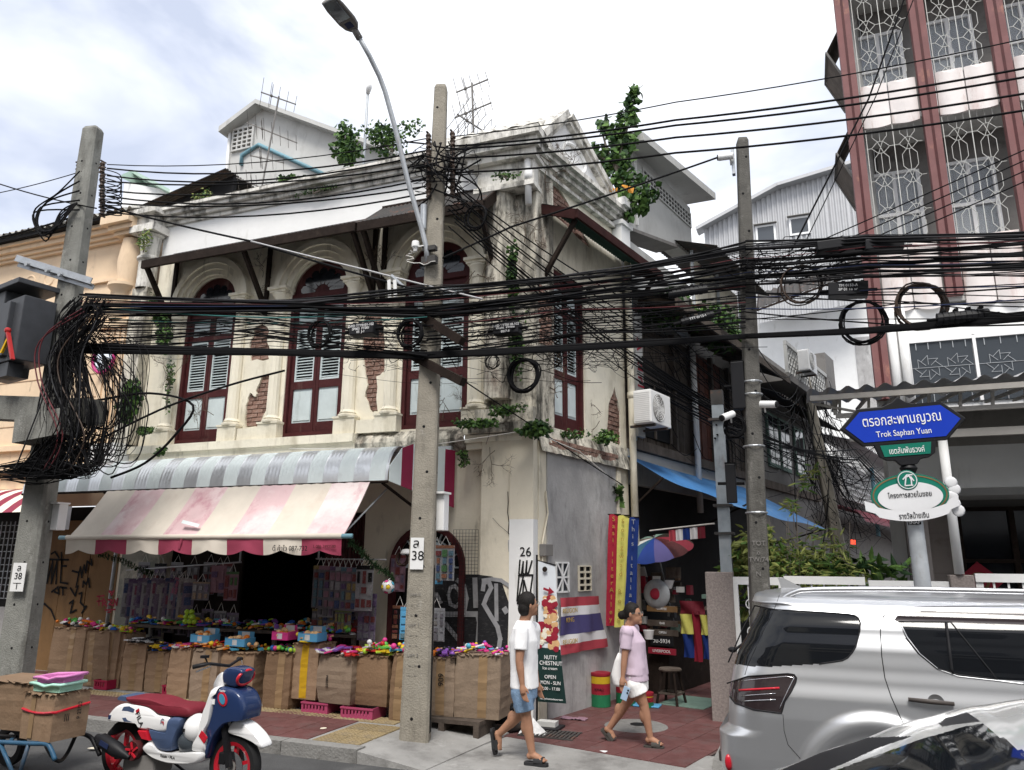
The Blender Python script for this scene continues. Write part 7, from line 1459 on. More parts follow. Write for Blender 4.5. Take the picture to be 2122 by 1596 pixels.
b=MB(); b.ob(hc+Vector((-.05,-.117,.0)),XV*.012,YV*.003,ZV*.014); b.build('sticker','black',HM)
# silver SUV
YN,XR,LN,WD=6.40,-.80,4.85,1.86
SUV=thing('parked_suv','silver sport utility vehicle parked at the kerb before the white gate','car',(XR+2.4,YN+.93,0))
M('suv_paint',(.56,.57,.59),.32,.015,2.,metal=.75,coat=.6,spec=.5); M('suv_glass',(.008,.009,.011),.04,0,spec=.35); M('lamp_dark',(.03,.022,.024),.12,.1,20,coat=.6); M('plastic_grey',(.07,.06,.055),.5,.05)
def ip(tab,z):
 for(a,va),(c_,vc)in zip(tab[:-1],tab[1:]):
  if z<=c_:t=max(0,(z-a)/(c_-a)); t=t*t*(3-2*t)*.3+t*.7; return lerp(va,vc,t)
 return tab[-1][1]
INS=[(.2,.10),(.35,.03),(.6,.0),(.9,.0),(1.05,.012),(1.18,.05),(1.28,.075),(1.40,.10),(1.55,.155),(1.66,.205),(1.73,.25),(1.77,.31),(1.80,.42),(1.825,.62),(1.835,.93)]
REAR=[(.2,.08),(.35,.03),(.5,.0),(.74,.0),(.80,.075),(1.0,.09),(1.2,.13),(1.32,.17),(1.5,.27),(1.66,.355),(1.715,.37),(1.73,.30),(1.79,.32),(1.835,.55)]
FRONT=[(.2,.1),(.6,.0),(.9,.05),(1.05,.35),(1.15,1.1),(1.45,1.55),(1.7,2.0),(1.835,2.5)]
WX,WZ=XR+1.15,.40
def side(p,z):
 """p: metres along the outline from the rear centre line, round the corner, then forward along the near side"""
 ins=ip(INS,z); rr=ip(REAR,z); yn=YN+ins; hw=WD/2-ins; rc=min(.30,hw*.9); xr=XR+rr; L1=hw-rc; L2=rc*math.pi/2
 yc=YN+WD/2
 if p<L1:return Vector((xr+.03*(1-((L1-p)/max(L1,1e-3))**2)*0,yc-p,z))
 if p<L1+L2:a=(p-L1)/rc; return Vector((xr+rc*(1-math.cos(a)),yc-L1-rc*math.sin(a),z))
 x=xr+rc+(p-L1-L2)
 xe=XR+LN-ip(FRONT,z)-.02; yo=0
 d=math.hypot(x-WX,z-WZ)
 if.40<d<.62 and z>.2:yo=-.035*math.sin(math.pi*(d-.40)/.22)**2
 if x>xe:x=xe
 return Vector((x,yn+yo+(.35*max(0,(x-(xe-.5))/.5)**2 if z<1.1 else 0),z))
zp=lambda l:[(1440+x/3.111,1180+y/3.111)for x,y in l]
REG=[('rear_quarter_glass','suv_glass',zp([(215,600),(300,400),(385,234),(520,260),(900,282),(990,290),(1030,298),(1055,315),(1068,345),(1062,400),(1050,450),(1036,500),(1015,535),(985,570),(950,588),(800,610),(480,628),(330,624)])),
('wind_deflector','lamp_dark',zp([(1283,325),(1330,278),(1500,262),(2400,268),(2400,362),(1650,352),(1310,345)])),
('door_glass','suv_glass',zp([(1312,338),(1650,340),(2600,348),(2600,760),(1950,710),(1700,680),(1560,640),(1440,540),(1360,440)])),
('tail_lamp','lamp_dark',zp([(205,735),(340,690),(600,672),(640,678),(656,700),(650,730),(620,790),(580,850),(558,928),(380,905),(260,865),(225,820)]))]
def suv_grid(dp,dz,p1,z0,z1):
 ps=[]; q=0.
 while q<p1:ps.append(q); q+=dp if q<2.6 else.05
 nz=int((z1-z0)/dz); grid=[[side(p,z0+(z1-z0)*j/nz)for j in range(nz+1)]for p in ps]
 out={k:MB()for k in['body']+[r[0]for r in REG]}
 idx={k:{}for k in out}
 pj=[[proj(v)for v in row]for row in grid]
 bbs=[(min(a for a,_ in r[2]),max(a for a,_ in r[2]),min(c_ for _,c_ in r[2]),max(c_ for _,c_ in r[2]))for r in REG]
 for i in range(len(ps)-1):
  for j in range(nz):
   cx=(pj[i][j][0]+pj[i+1][j+1][0])/2; cy=(pj[i][j][1]+pj[i+1][j+1][1])/2; key='body'
   for r,bb in zip(REG,bbs):
    if bb[0]<=cx<=bb[1]and bb[2]<=cy<=bb[3]and inside((cx,cy),r[2]):key=r[0]; break
   mid=(grid[i][j]+grid[i+1][j+1])/2
   if key=='body' and math.hypot(mid.x-WX,mid.z-WZ)<.36 and mid.y<YN+.1:continue
   m=out[key]; ix=idx[key]; f=[]
   for a,c_ in((i,j),(i+1,j),(i+1,j+1),(i,j+1)):
    if(a,c_)not in ix:ix[(a,c_)]=len(m.v); m.v.append(grid[a][c_])
    f.append(ix[(a,c_)])
   m.f.append(tuple(f)); m.mi.append(0)
 return out
og=suv_grid(.009,.008,5.2,.22,1.835)
og['body'].build('body','suv_paint',SUV,True)
for nme,mt,_ in REG:og[nme].build(nme,mt,SUV,True)
b=MB(); yc=YN+WD/2
b.grid(lambda u,v:(lambda q:Vector((q.x,2*yc-q.y,q.z)))(side(u*5.15,lerp(.22,1.835,v))),120,50); b.build('far_side','suv_paint',SUV,True)
b=MB(); b.box(XR+.15,XR+LN-.3,YN+.12,YN+WD-.12,.2,.95); b.build('underbody','black_matte',SUV)
for x in(WX,XR+3.93):
 for y in(YN+.02,YN+WD-.24):
  b=MB(); b.lathe([(.2,0),(.32,.0),(.345,.03),(.345,.2),(.32,.23),(.2,.23)],(x,y,.345),32,YV); b.build('tyre','rubber',SUV,40); b=MB(); b.lathe([(0,.05),(.08,.03),(.2,.02),(.205,.0),(.205,.2)],(x,y,.345),32,YV); b.build('wheel_rim','galv',SUV,40)
def onside(px,py,off=.004):
 d=ray(px,py); lo=YN-.1
 p=aty(px,py,YN)
 for _ in range(12):
  z=min(1.83,max(.25,p.z)); rr=ip(REAR,z); ins=ip(INS,z); y=YN+ins; xr=XR+rr
  if p.x<xr+.3:t_=max(0,min(1,(xr+.3-p.x)/.3)); y+=.3*(1-math.sqrt(max(0,1-t_*t_)))
  d2=math.hypot(p.x-WX,z-WZ)
  if.40<d2<.62:y-=.035*math.sin(math.pi*(d2-.40)/.22)**2
  p=aty(px,py,y-off)
 return p
def seam(l,r=.0035,mat='black',name='panel_gap'):
 pts=[]
 for(a,c_)in zip(l[:-1],l[1:]):
  for k in range(6):pts.append((lerp(a[0],c_[0],k/6),lerp(a[1],c_[1],k/6)))
 pts.append(l[-1]); b=MB(); b.tube([onside(*p,.001)for p in pts],r,5); return b.build(name,mat,SUV,True)
seam(zp([(2140,236),(1700,238),(1400,244),(1270,262),(1215,300),(1196,400),(1205,560),(1225,700),(1265,820),(1350,1010)])); seam(zp([(545,165),(515,250),(440,400),(340,620),(322,680)]),.002); seam(zp([(568,935),(575,1040),(600,1130),(680,1220)]),.002)
for r_ in REG:
 if r_[0]!='wind_deflector':seam(r_[2][:-2]if r_[0]=='rear_quarter_glass' else[p for p in r_[2]if p[0]<2200],.006,'black','rubber_seal')
seam(zp([(1620,345),(1640,500),(1660,672)]),.012,'black','window_divider')
seam(zp([(1325,350),(1370,440),(1450,545),(1570,645),(1700,690),(1950,718),(2140,742)]),.005,'suv_paint','window_trim')
for l,mt,r in(([(285,780),(545,765)],'sc_red',.009),([(300,815),(520,800)],'chrome',.004),([(280,720),(590,690),(640,700),(600,780),(545,900)],'chrome',.004),([(300,850),(520,840)],'chrome',.005)):seam(zp(l),r,mt,'lamp_bar')
b=MB(); a,c_=onside(*zp([(1375,838)])[0],.03),onside(*zp([(1672,868)])[0],.03); b.tube([a,a.lerp(c_,.5)-YV*.01,c_],[.014,.017,.014],8); hd_=b.build('door_handle','plastic_grey',SUV,True); q=onside(*zp([(1555,858)])[0],.002); b=MB(); b.lathe([(0,-.012),(.045,-.004),(.055,.002)],q,24,-YV); b.build('handle_cup','suv_paint',SUV,True)
rl=[aty(*p,YN+.36)for p in zp([(560,195),(640,150),(760,132),(1300,128),(2140,145)])]; b=MB(); b.tube(smooth([Vector((p.x,YN+.36,min(p.z,1.875)))for p in rl],6)+[Vector((3.0,YN+.36,1.85))],.022,8); b.build('roof_rail','suv_paint',SUV,True)
b=MB(); p=aty(*zp([(610,150)])[0],yc); b.loft([[Vector((p.x-.06,yc-.02,1.80)),Vector((p.x+.14,yc-.03,1.82)),Vector((p.x+.14,yc+.03,1.82)),Vector((p.x-.06,yc+.02,1.80))],[Vector((p.x-.09,yc-.004,1.92)),Vector((p.x-.04,yc-.006,1.915)),Vector((p.x-.04,yc+.006,1.915)),Vector((p.x-.09,yc+.004,1.92))]]); b.build('shark_fin','suv_paint',SUV)
b=MB(); p=aty(1507,1347,yc-.35); b.ball((XR+.12,yc-.45,1.33),.03,8,6,(1.3,1,.8)); b.bar(Vector((XR+.14,yc-.45,1.33)),Vector((XR+.2,yc+.1,1.36)),.015); b.build('rear_wiper','black',SUV)
b=MB(); b.box(XR-.012,XR+.3,YN+.25,YN+WD-.25,.5,.58); b.build('bumper_trim','plastic_grey',SUV,bevel=.01); q=onside(1510,1580,.006); b=MB(); b.ball(q,.05,10,6,(.6,.5,1.2)); b.build('reflector','sc_red',SUV,True)
q=side(.35,1.0); text('MU-X','badge_lettering','chrome',SUV,q-XV*.006,-YV,ZV,.06)
q=onside(*zp([(1385,300)])[0],.012); text('MU-X  4X4','visor_lettering','white_plain',SUV,q,XV,ZV,.018)
# near car: windscreen and roof in front of the viewer
NC=thing('near_car','pale silver car close by with a dark windscreen reflecting the buildings','car',(1.6,2.9,0)); YF,Ynr=3.65,2.0
PROF=[(-1.35,.72),(-1.1,.84),(-.6,.96),(-.42,1.06),(-.21,1.19),(.07,1.31),(.35,1.43),(.55,1.495),(.74,1.535),(1.2,1.56),(2.0,1.54),(2.6,1.45),(3.1,1.15)]
def top(x,y):
 z=ip(PROF,x); v=(y-(YF+Ynr)/2)/((YF-Ynr)/2); return z+.045*(1-v*v)+.012*(1-abs(v)**10)
NREG=[('roof','nc_paint',[(2012,1474),(2036,1462),(2300,1440),(2400,1800),(2300,1730),(2122,1556),(2040,1500)]),('windscreen','nc_glass',[(1720,1600),(1790,1575),(1900,1535),(2005,1504),(2035,1500),(2122,1560),(2300,1735),(2300,2300),(1500,2300),(1500,1700)]),
('pillar_trim','black',[(1600,1604),(1700,1560),(1800,1528),(1890,1526),(1820,1550),(1700,1604)]),('pillar_trim','black',[(1945,1500),(1960,1488),(2005,1476),(2028,1496),(1950,1506)])]
M('nc_paint',(.66,.66,.64),.25,.02,3,metal=.3,coat=.8); M('nc_glass',(.010,.012,.015),.03,0,spec=.7,coat=.5)
mm={'pillar':MB(),'roof':MB(),'windscreen':MB(),'pillar_trim':MB()}; nx,ny=420,150; gx=[lerp(-1.35,3.1,i/nx)for i in range(nx+1)]; gy=[lerp(Ynr,YF,j/ny)for j in range(ny+1)]
G_=[[Vector((x,y,top(x,y)))for y in gy]for x in gx]; PJ=[[proj(v)if v.y>.5 else(0,0)for v in row]for row in G_]; ixs={k:{}for k in mm}
for i in range(nx):
 for j in range(ny):
  c_=((PJ[i][j][0]+PJ[i+1][j+1][0])/2,(PJ[i][j][1]+PJ[i+1][j+1][1])/2); key='pillar'
  for nme,mt,pl_ in NREG:
   if inside(c_,pl_):key=nme; break
  if key=='windscreen' and gx[i]<-.5:key='pillar'
  if key!='pillar' and gx[i]>.62 and key=='windscreen':key='roof'
  m=mm[key]; f=[]
  for a,b_ in((i,j),(i+1,j),(i+1,j+1),(i,j+1)):
   if(a,b_)not in ixs[key]:ixs[key][(a,b_)]=len(m.v); m.v.append(G_[a][b_])
   f.append(ixs[key][(a,b_)])
  m.f.append(tuple(f)); m.mi.append(0)
mm['pillar'].build('bodywork','nc_paint',NC,True); mm['roof'].build('roof','nc_paint',NC,True); mm['windscreen'].build('windscreen','nc_glass',NC,True); mm['pillar_trim'].build('pillar_trim','black',NC,True)
for y,s_ in((YF,1),(Ynr,-1)):
 b=MB(); b.grid(lambda u,v:Vector((lerp(-1.35,3.1,u),y+s_*.10*math.sin(math.pi*min(1,v*1.1))*.9,lerp(.25,top(lerp(-1.35,3.1,u),y),v))),60,14); b.build('body_side','nc_paint',NC,True)
 for x in(-.75,2.3):b=MB(); b.lathe([(.2,0),(.3,0),(.315,.03),(.315,.18),(.2,.2)],(x,y-(.15 if s_>0 else.06),.315),24,YV); b.build('tyre','rubber',NC,40)
 b=MB(); b.grid(lambda u,v:Vector((lerp(-.1,2.5,u),y+s_*.055,lerp(1.0,max(1.02,top(lerp(-.1,2.5,u),y)-.08),v))),30,4); b.build('side_glass','nc_glass',NC,True)
b=MB(); b.box(-1.36,-1.3,Ynr+.1,YF-.1,.3,.72); b.box(3.0,3.08,Ynr+.1,YF-.1,.3,1.1); b.build('end_panel','nc_paint',NC)
# handcart with boxes
CT=thing('handcart','low blue steel pipe handcart loaded with cartons at the kerb','handcart',(-7.1,5.45,0)); M('pipe_blue',(.03,.09,.16),.4,.2,6,dirt=(.10,.08,.07),dirt_amt=.35)
def ct(px,py,Y):return aty(px,py,Y)
b=MB(); pts=[ct(-60,1535,5.15),ct(60,1541,5.15),ct(95,1542,5.15),ct(105,1552,5.15),ct(114,1575,5.15)]; b.tube(smooth(pts,4),.02,8); b.build('frame_rail','pipe_blue',CT,True)
b=MB(); pts=[ct(-60,1525,5.6),ct(100,1527,5.6),ct(155,1520,5.6),ct(185,1526,5.6),ct(198,1545,5.6),ct(207,1565,5.6)]; b.tube(smooth(pts,4),.02,8); b.build('frame_rail','black',CT,True)
b=MB(); b.tube(smooth([ct(95,1545,5.15),ct(110,1570,5.2),ct(125,1577,5.4),ct(140,1560,5.6),ct(157,1524,5.6)],4),.017,8); b.build('leg_hoop','black',CT,True)
for x0,x1 in(((0,1540),(30,1610)),((60,1541),(40,1605))):b=MB(); b.tube([ct(*x0,5.15),ct(*x1,5.12)],.018,8); b.build('brace','pipe_blue',CT,True)
for px in(-40,20,80):b=MB(); b.bar(ct(px,1538,5.15),ct(px+10,1526,5.6),.03,.02); b.build('cross_slat','pipe_blue',CT)
wc_=Vector((ct(20,1560,5.75).x,5.75,.2)); b=MB(); b.lathe([(.12,-.02),(.19,-.03),(.2,0),(.19,.03),(.12,.02)],wc_,28,YV); b.build('wheel','rubber',CT,40)
zt=ct(60,1538,5.15).z+.02
def carton2(px0,px1,pyt,Y,d,lb,rz,h=None):
 a=ct(px0,1530,Y); c_=ct(px1,1530,Y); h=ct((px0+px1)/2,pyt,Y).z-zt; t=thing('cardboard_box',lb,'box',(a.x,Y,zt)); w=c_.x-a.x; ex=Vector((math.cos(rz),math.sin(rz),0)); ey=Vector((-math.sin(rz),math.cos(rz),0)); b=MB(); rings=[]
 for k in range(9):s_=1+.03*math.sin(math.pi*k/8)+.01*math.sin(k*3); rings.append([Vector((a.x,Y,zt))+ex*(w*(.5+.5*u*s_))+ey*(d*(.5+.5*v*s_))+ZV*(h*k/8)for u,v in((-1,-1),(0,-1.02),(1,-1),(1.02,0),(1,1),(0,1),(-1,1),(-1,0))])
 b.loft(rings); b.build('carton','cardboard',t); b=MB(); o_=Vector((a.x,Y,zt+h))
 for(u0,v0),(u1,v1)in(((0,0),(1,0)),((1,0),(1,1))):
  for k in range(9):p0=o_+ex*w*lerp(u0,u1,k/9)+ey*d*lerp(v0,v1,k/9); p1=o_+ex*w*lerp(u0,u1,(k+1)/9)+ey*d*lerp(v0,v1,(k+1)/9); out=(-ey if v1==v0 else ex); b.add([p0,p1,p1+out*random.uniform(.01,.04)+ZV*random.uniform(-.02,.03),p0+out*random.uniform(.01,.04)+ZV*random.uniform(-.02,.03)],[(0,1,2,3)])
 b.build('flap','cardboard',t); return t,(o_,ex,ey,w,d,h)
t1_,I1=carton2(40,108,1436,5.16,.34,'carton with a red strap and coloured baskets on the handcart',R_(-3))
o_,ex,ey,w,d,h=I1; b=MB(); zz=[.62,.55,.52,.56,.66]
b.tube([o_-ZV*h*.36+ex*w*k/4-ey*.012+ZV*(-.02*math.sin(math.pi*k/4))for k in range(5)]+[o_-ZV*h*.37+ex*(w+.012)+ey*d*.05,o_-ZV*h*.28+ex*(w+.012)+ey*d],.012,6); b.build('red_strap','sc_red',t1_); b=MB(); b.ob(o_+ex*w*.35-ey*.013-ZV*h*.5,ex*.03,ey*.001,ZV*h*.46); b.build('tape_strip','tape',t1_)
text('P 22/22','print','black',t1_,o_+ex*(w+.022)+ey*d*.7-ZV*h*.4,ZV,-ey,.05); text('|||','print','black',t1_,o_+ex*(w+.022)+ey*d*.35-ZV*h*.5,ey,ZV,.07)
t2_,I2=carton2(-70,48,1412,5.3,.5,'large open carton with torn flaps at the front of the handcart',R_(4))
def basket(c,w,d,h,lb,mat,rz=.1,tl=.0):
 t=thing('plastic_basket',lb,'basket',c); c=Vector(c); ex=Vector((math.cos(rz),math.sin(rz),tl)); ey=Vector((-math.sin(rz),math.cos(rz),0)); b=MB(); n=26
 for k in range(n):
  for(e,f,L_,D_)in((ex,ey,w,d),(ey,ex,d,w)):
   for s_ in(-1,1):u=lerp(-.47,.47,k/(n-1)); p=c+e*u*L_+f*s_*D_*.46; b.bar(p,p+ZV*h+f*s_*D_*.04,.006)
 b.build('ribs',mat,t); b=MB(); rim=[c+ex*(w/2+.015)*sx+ey*(d/2+.015)*sy+ZV*h for sx,sy in((-1,-1),(-.5,-1),(0,-1),(.5,-1),(1,-1),(1,0),(1,1),(0,1),(-1,1),(-1,0))]; rim[2]-=ZV*.02; b.tube(rim,.014,6,closed=True); b.build('rim',mat,t,True); b=MB(); b.ob(c,ex*w*.47,ey*d*.47,ZV*.004); b.build('base',mat,t)
M('bk_pink',(.62,.22,.48),.45,.05); M('bk_mint',(.42,.72,.60),.45,.05); M('bk_green',(.25,.5,.22),.45,.05)
cb=o_+ex*w*.52+ey*d*.45; basket(cb+ZV*.015,.33,.25,.065,'mint and green plastic basket on the strapped carton','bk_mint',.05); basket(cb+ZV*.09+ex*.02,.31,.23,.05,'pink plastic basket stacked on the mint one','bk_pink',.1,.06)
# people
M('skin',(.36,.19,.12),.55,.08,12,.1,60); M('hair',(.012,.010,.009),.6,.2,40,.4,120); M('shirt_white',(.86,.86,.87),.85,.03,6,.25,12); M('shirt_lilac',(.56,.45,.54),.85,.04,6,.25,12); M('denim',(.20,.30,.44),.9,.18,30,.3,60); M('cloth_white',(.84,.83,.82),.9,.03,6,.2,14); M('sandal',(.028,.028,.030),.7,.1); M('sandal_grey',(.06,.055,.05),.7,.1); M('phone',(.35,.47,.62),.2,0)
def remesh(mb,name,mat,par,vox,it=4,fac=.5):
 me=mb.mesh(name,mat,OFF[par.name]); o=bpy.data.objects.new(name,me); COL.objects.link(o)
 r=o.modifiers.new('r','REMESH'); r.mode='VOXEL'; r.voxel_size=vox; s_=o.modifiers.new('s','SMOOTH'); s_.iterations=it; s_.factor=fac
 dg=bpy.context.evaluated_depsgraph_get(); m2=bpy.data.meshes.new_from_object(o.evaluated_get(dg)); o.modifiers.clear(); o.data=m2; bpy.data.meshes.remove(me); m2 .name=name
 m2 .polygons.foreach_set('use_smooth',[True]*len(m2 .polygons)); o.parent=par; OFF[o.name]=OFF[par.name]; return o
def person(lb,Y,Z3,J,woman,shirt,bottom,shoe,sleeve,hem,leg_hem):
 """J: joints in photo-crop pixels (x, y, offset across the body); the figure walks along +X"""
 g=lambda x,y,o=0.:(lambda p:Vector((p.x,p.y,p.z)))(aty(*Z3(x,y),Y+o))
 base=g(*J['ankF']); T=thing('person',lb,'person',(base.x,Y,.02)); q={k:g(*v)for k,v in J.items()if k!='face'}
 q['ankF'].z=.105; q['toeF'].z=.062
 hd,nk,ch,wa,hp=q['head'],q['neck'],q['chest'],q['waist'],q['hip']; SHW=.19 if not woman else.165
 b=MB()
 def chain(pts,rs,n=12):
  for(a,ra),(c_,rc)in zip(zip(pts[:-1],rs[:-1]),zip(pts[1:],rs[1:])):b.tube([a,a.lerp(c_,.35),a.lerp(c_,.7),c_],[ra,lerp(ra,rc,.2)*1.06,lerp(ra,rc,.7)*1.03,rc],n); b.ball(a,ra,n,8); b.ball(c_,rc,n,8)
 def torso(m,gw=0.):
  R4=[(nk,.055,.06),(nk.lerp(ch,.35),.085,SHW*.95),(ch,.125 if not woman else.13,SHW*.95),(wa,.115 if not woman else.112,.155 if not woman else.14),(hp,.125,.165)]
  m.loft([[c+XV*((a_+gw)*math.cos(t))+YV*((b_+gw)*math.sin(t))for t in[2*math.pi*k/20 for k in range(20)]]for c,a_,b_ in R4])
 torso(b); sn_,sf_=q['sh'],q['sh']+YV*2*SHW
 hs=1 if not woman else.95
 b.ball(hd,.098*hs,18,14,(.98,.78,1.18)); f=Vector((math.cos(J['face']),math.sin(J['face']),0)); fs_=Vector((-f.y,f.x,0))
 b.ball(hd+f*.03-ZV*.05,.075*hs,14,10,(1,.85,1)); b.ball(hd+f*.105-ZV*.012,.017,8,6,(1,.8,1.3)); b.ball(hd+f*.092-ZV*.06,.02,8,6,(.8,1.2,.8)); b.ball(hd+f*.08-ZV*.092,.028,8,6)
 for s_ in(-1,1):b.ball(hd+fs_*s_*.083-f*.01-ZV*.01,.026,8,6,(.7,.5,1.2))
 chain([nk,hd-ZV*.06],[.058 if not woman else.05,.055])
 for e,w,s0 in((q['elb'],q['wri'],q['sh']),(q['elbF'],q['wriF'],sf_)):
  chain([s0,e,w],[.058,.042,.028]if not woman else[.048,.037,.025]); dn=(w-e).normalized(); pm=w+dn*.05; b.tube([w,pm,w+dn*.09],[.026,.036,.032],10)
  for k in range(4):
   r0=w+dn*.085+XV*(.028-.018*k); cu=Vector((.25+.05*k,0,-.1)); b.tube([r0,r0+dn*.035+cu*.02,r0+dn*.062+cu*.06,r0+dn*(.078-.006*abs(k-1))+cu*.10],[.0095,.009,.0085,.006],7)
  b.tube([w+dn*.03+XV*.028,w+dn*.06+XV*.052,w+dn*.088+XV*.055],[.012,.011,.008],7)
 for hipo,kn,an,toe in((-.085,q['knF'],q['ankF'],q['toeF']),(.085,q['knR'],q['ankR'],q['toeR'])):
  h0=hp+YV*hipo-ZV*.04; chain([h0,kn,an],[.10,.058,.036]if not woman else[.098,.054,.034]); cf=kn.lerp(an,.3)-(XV*.025); b.ball(cf,.056,12,10,(.9,.9,1.6))
  fd=(toe-an); b.ball(an-fd*.22-ZV*.02,.036,10,8); b.tube([an-fd*.1,an+fd*.45,toe],[.04,.036,.022],10)
  for k in range(5):tp=toe+YV*(.034-.017*k); b.tube([an+fd*.65+YV*(.028-.014*k),tp+fd*(.14-.025*k)],[.014,.0105],6)
 remesh(b,'body','skin',T,.0065,3)
 b=MB(); torso(b,.022)
 rr=[(wa.lerp(hp,.2),.14,.18),(hem_:=wa.lerp(hp,hem),.148,.19)]
 b.loft([[c+XV*(a_*math.cos(t)*(1+.04*math.sin(5*t)))+YV*(b_*math.sin(t))for t in[2*math.pi*k/24 for k in range(24)]]for c,a_,b_ in((ch.lerp(wa,.5),.14,.175),*rr)])
 for e,s0 in((q['elb'],q['sh']),(q['elbF'],sf_)):b.ball(s0+ZV*.005,.075,12,10); b.tube([s0,s0 .lerp(e,sleeve*.5),s0 .lerp(e,sleeve)],[.076,.078,.074]if not woman else[.066,.068,.064],14)
 if woman:b.ball(ch+XV*.07-ZV*.04,.08,12,10,(1,1.7,1))
 for v in b.v:v+=Vector((noise.noise(v*11),noise.noise(v*11+Vector((5,1,2))),0))*.012
 s1=remesh(b,'shirt',shirt,T,.008,3)
 b=MB(); b.loft([[c+XV*(a_*math.cos(t))+YV*(b_*math.sin(t))for t in[2*math.pi*k/20 for k in range(20)]]for c,a_,b_ in((wa.lerp(hp,.45),.132,.172),(hp,.140,.182),(hp-ZV*.10,.135,.18))])
 for hipo,kn in((-.085,q['knF']),(.085,q['knR'])):h0=hp+YV*hipo-ZV*.03; b.tube([h0,h0 .lerp(kn,leg_hem*.5),h0 .lerp(kn,leg_hem)],[.112,.108,.098 if not woman else.112],16); b.ball(h0,.112,12,10)
 for v in b.v:v+=Vector((noise.noise(v*13),noise.noise(v*13+Vector((5,1,2))),0))*.012
 remesh(b,'shorts',bottom,T,.008,3)
 b=MB(); b.ball(hd+ZV*.028-f*.014,.104*hs,18,14,(1.0,.84,1.08));
 if woman:b.ball(hd-f*.135-ZV*.02,.052,12,10); b.ball(hd-f*.09-ZV*.01,.06,12,8)
 else:b.ball(hd-f*.04-ZV*.04,.088,12,10,(.9,.86,1))
 cut=[v for v in b.v]
 for v in b.v:
  d=v-hd
  if d.dot(f)>.05 and d.z<.055:v-=f*(d.dot(f)-.05)
  if d.dot(f)>-.02 and d.z<-.01 and(v-hd).length<.15:v-=f*(d.dot(f)+.02)*.8
 remesh(b,'hair','hair',T,.007,2)
 for s_ in(-1,1):b=MB(); b.ball(hd+f*.083+fs_*s_*.034+ZV*.012,.011,8,6); b.build('eye','black',T,True)
 b=MB(); b.bar(hd+f*.1-ZV*.06-fs_*.02,hd+f*.1-ZV*.06+fs_*.02,.006); b.build('mouth','cable_red',T)
 b=MB()
 for s_ in(-1,1):b.tube([hd+f*.107+fs_*s_*.036+ZV*.012+fs_*math.cos(t)*.024+ZV*math.sin(t)*.018 for t in[k*.628 for k in range(10)]],.0025,4,closed=True); b.bar(hd+f*.1+fs_*s_*.06+ZV*.016,hd-f*.0+fs_*s_*.088+ZV*.012,.004)
 b.build('glasses','grey_dark',T)
 for an,toe,lift in((q['ankF'],q['toeF'],0),(q['ankR'],q['toeR'],1)):
  fd=(toe-an); fd=Vector((fd.x,fd.y,fd.z)); L_=fd.length; d_=fd/L_; up=d_.cross(YV)*(1 if d_.cross(YV).z>0 else-1); sole=[]
  heel=an-fd*.5-up*.055; tip=toe+fd*.36-up*.035
  if not lift:heel.z=.028; tip.z=.028; up=ZV; d_=(tip-heel).normalized()
  b=MB(); out=[(0,.03),(.1,.042),(.45,.040),(.75,.05),(.95,.036),(1,.012)]; Lh=(tip-heel).length; pts=[(Lh*a,w)for a,w in out]+[(Lh*a,-w)for a,w in reversed(out)]
  b.plate(pts,[],(heel+up*.012,d_,YV,up),.030); so=b.build('sandal_sole',shoe,T,bevel=.008)
  b=MB(); c0=heel+d_*Lh*.62; b.grid(lambda u,v:c0+d_*lerp(-.05,.05,v)+YV*(.05*math.cos(math.pi*u))+up*(.015+.055*math.sin(math.pi*u)),12,3); b.build('sandal_strap',shoe,T,True)
 return T,q
Z1=lambda x,y:(980+x/4.03,1200+y/4.03)
MAN,qm=person('man in white shirt and denim shorts walking past, looking towards the lane',7.91,Z1,dict(head=(462,212,.0),neck=(430,345,.0),chest=(425,510,.0),waist=(425,760,0),hip=(430,905,0),sh=(405,440,-.19),elb=(388,690,-.24),wri=(412,880,-.25),elbF=(500,680,.24),wriF=(535,860,.24),knF=(440,1130,-.08),ankF=(497,1455,-.08),toeF=(600,1508,-.08),knR=(400,1120,.09),ankR=(210,1300,.09),toeR=(225,1420,.09),face=.75),False,'shirt_white','denim','sandal',.62,.95,.86)
Z2=lambda x,y:(1200+x/4.695,1220+y/4.695)
WOM,qw=person('woman in lilac shirt, glasses and white shorts walking with a phone and tote bag',9.08,Z2,dict(head=(525,245,0),neck=(482,360,0),chest=(515,510,0),waist=(545,720,0),hip=(555,890,0),sh=(470,430,-.165),elb=(440,690,-.2),wri=(425,860,-.22),elbF=(560,680,.2),wriF=(590,850,.2),knF=(630,1130,-.07),ankF=(695,1430,-.07),toeF=(800,1492,-.07),knR=(455,1120,.08),ankR=(285,1370,.08),toeR=(345,1450,.08),face=-.05),True,'shirt_lilac','cloth_white','sandal_grey',.62,.62,.50)
c=aty(*Z2(450,1020),9.08-.25); b=MB(); e1=Vector((.35,0,.94)).normalized(); e2=Vector((.94,0,-.35)); b.ob(c,e1*.075,e2*.037,YV*.005); PH_=b.build('mobile_phone','phone',label='pale blue mobile phone held in the hand of the woman',cat='phone',loc=c,bevel=.004)
for k in(0,1):b=MB(); b.lathe([(0,.004),(.009,.004),(.011,0)],c-YV*.006+e1*(.045-.03*k)+e2*.02,12,-YV); b.build('camera_lens','black',PH_)
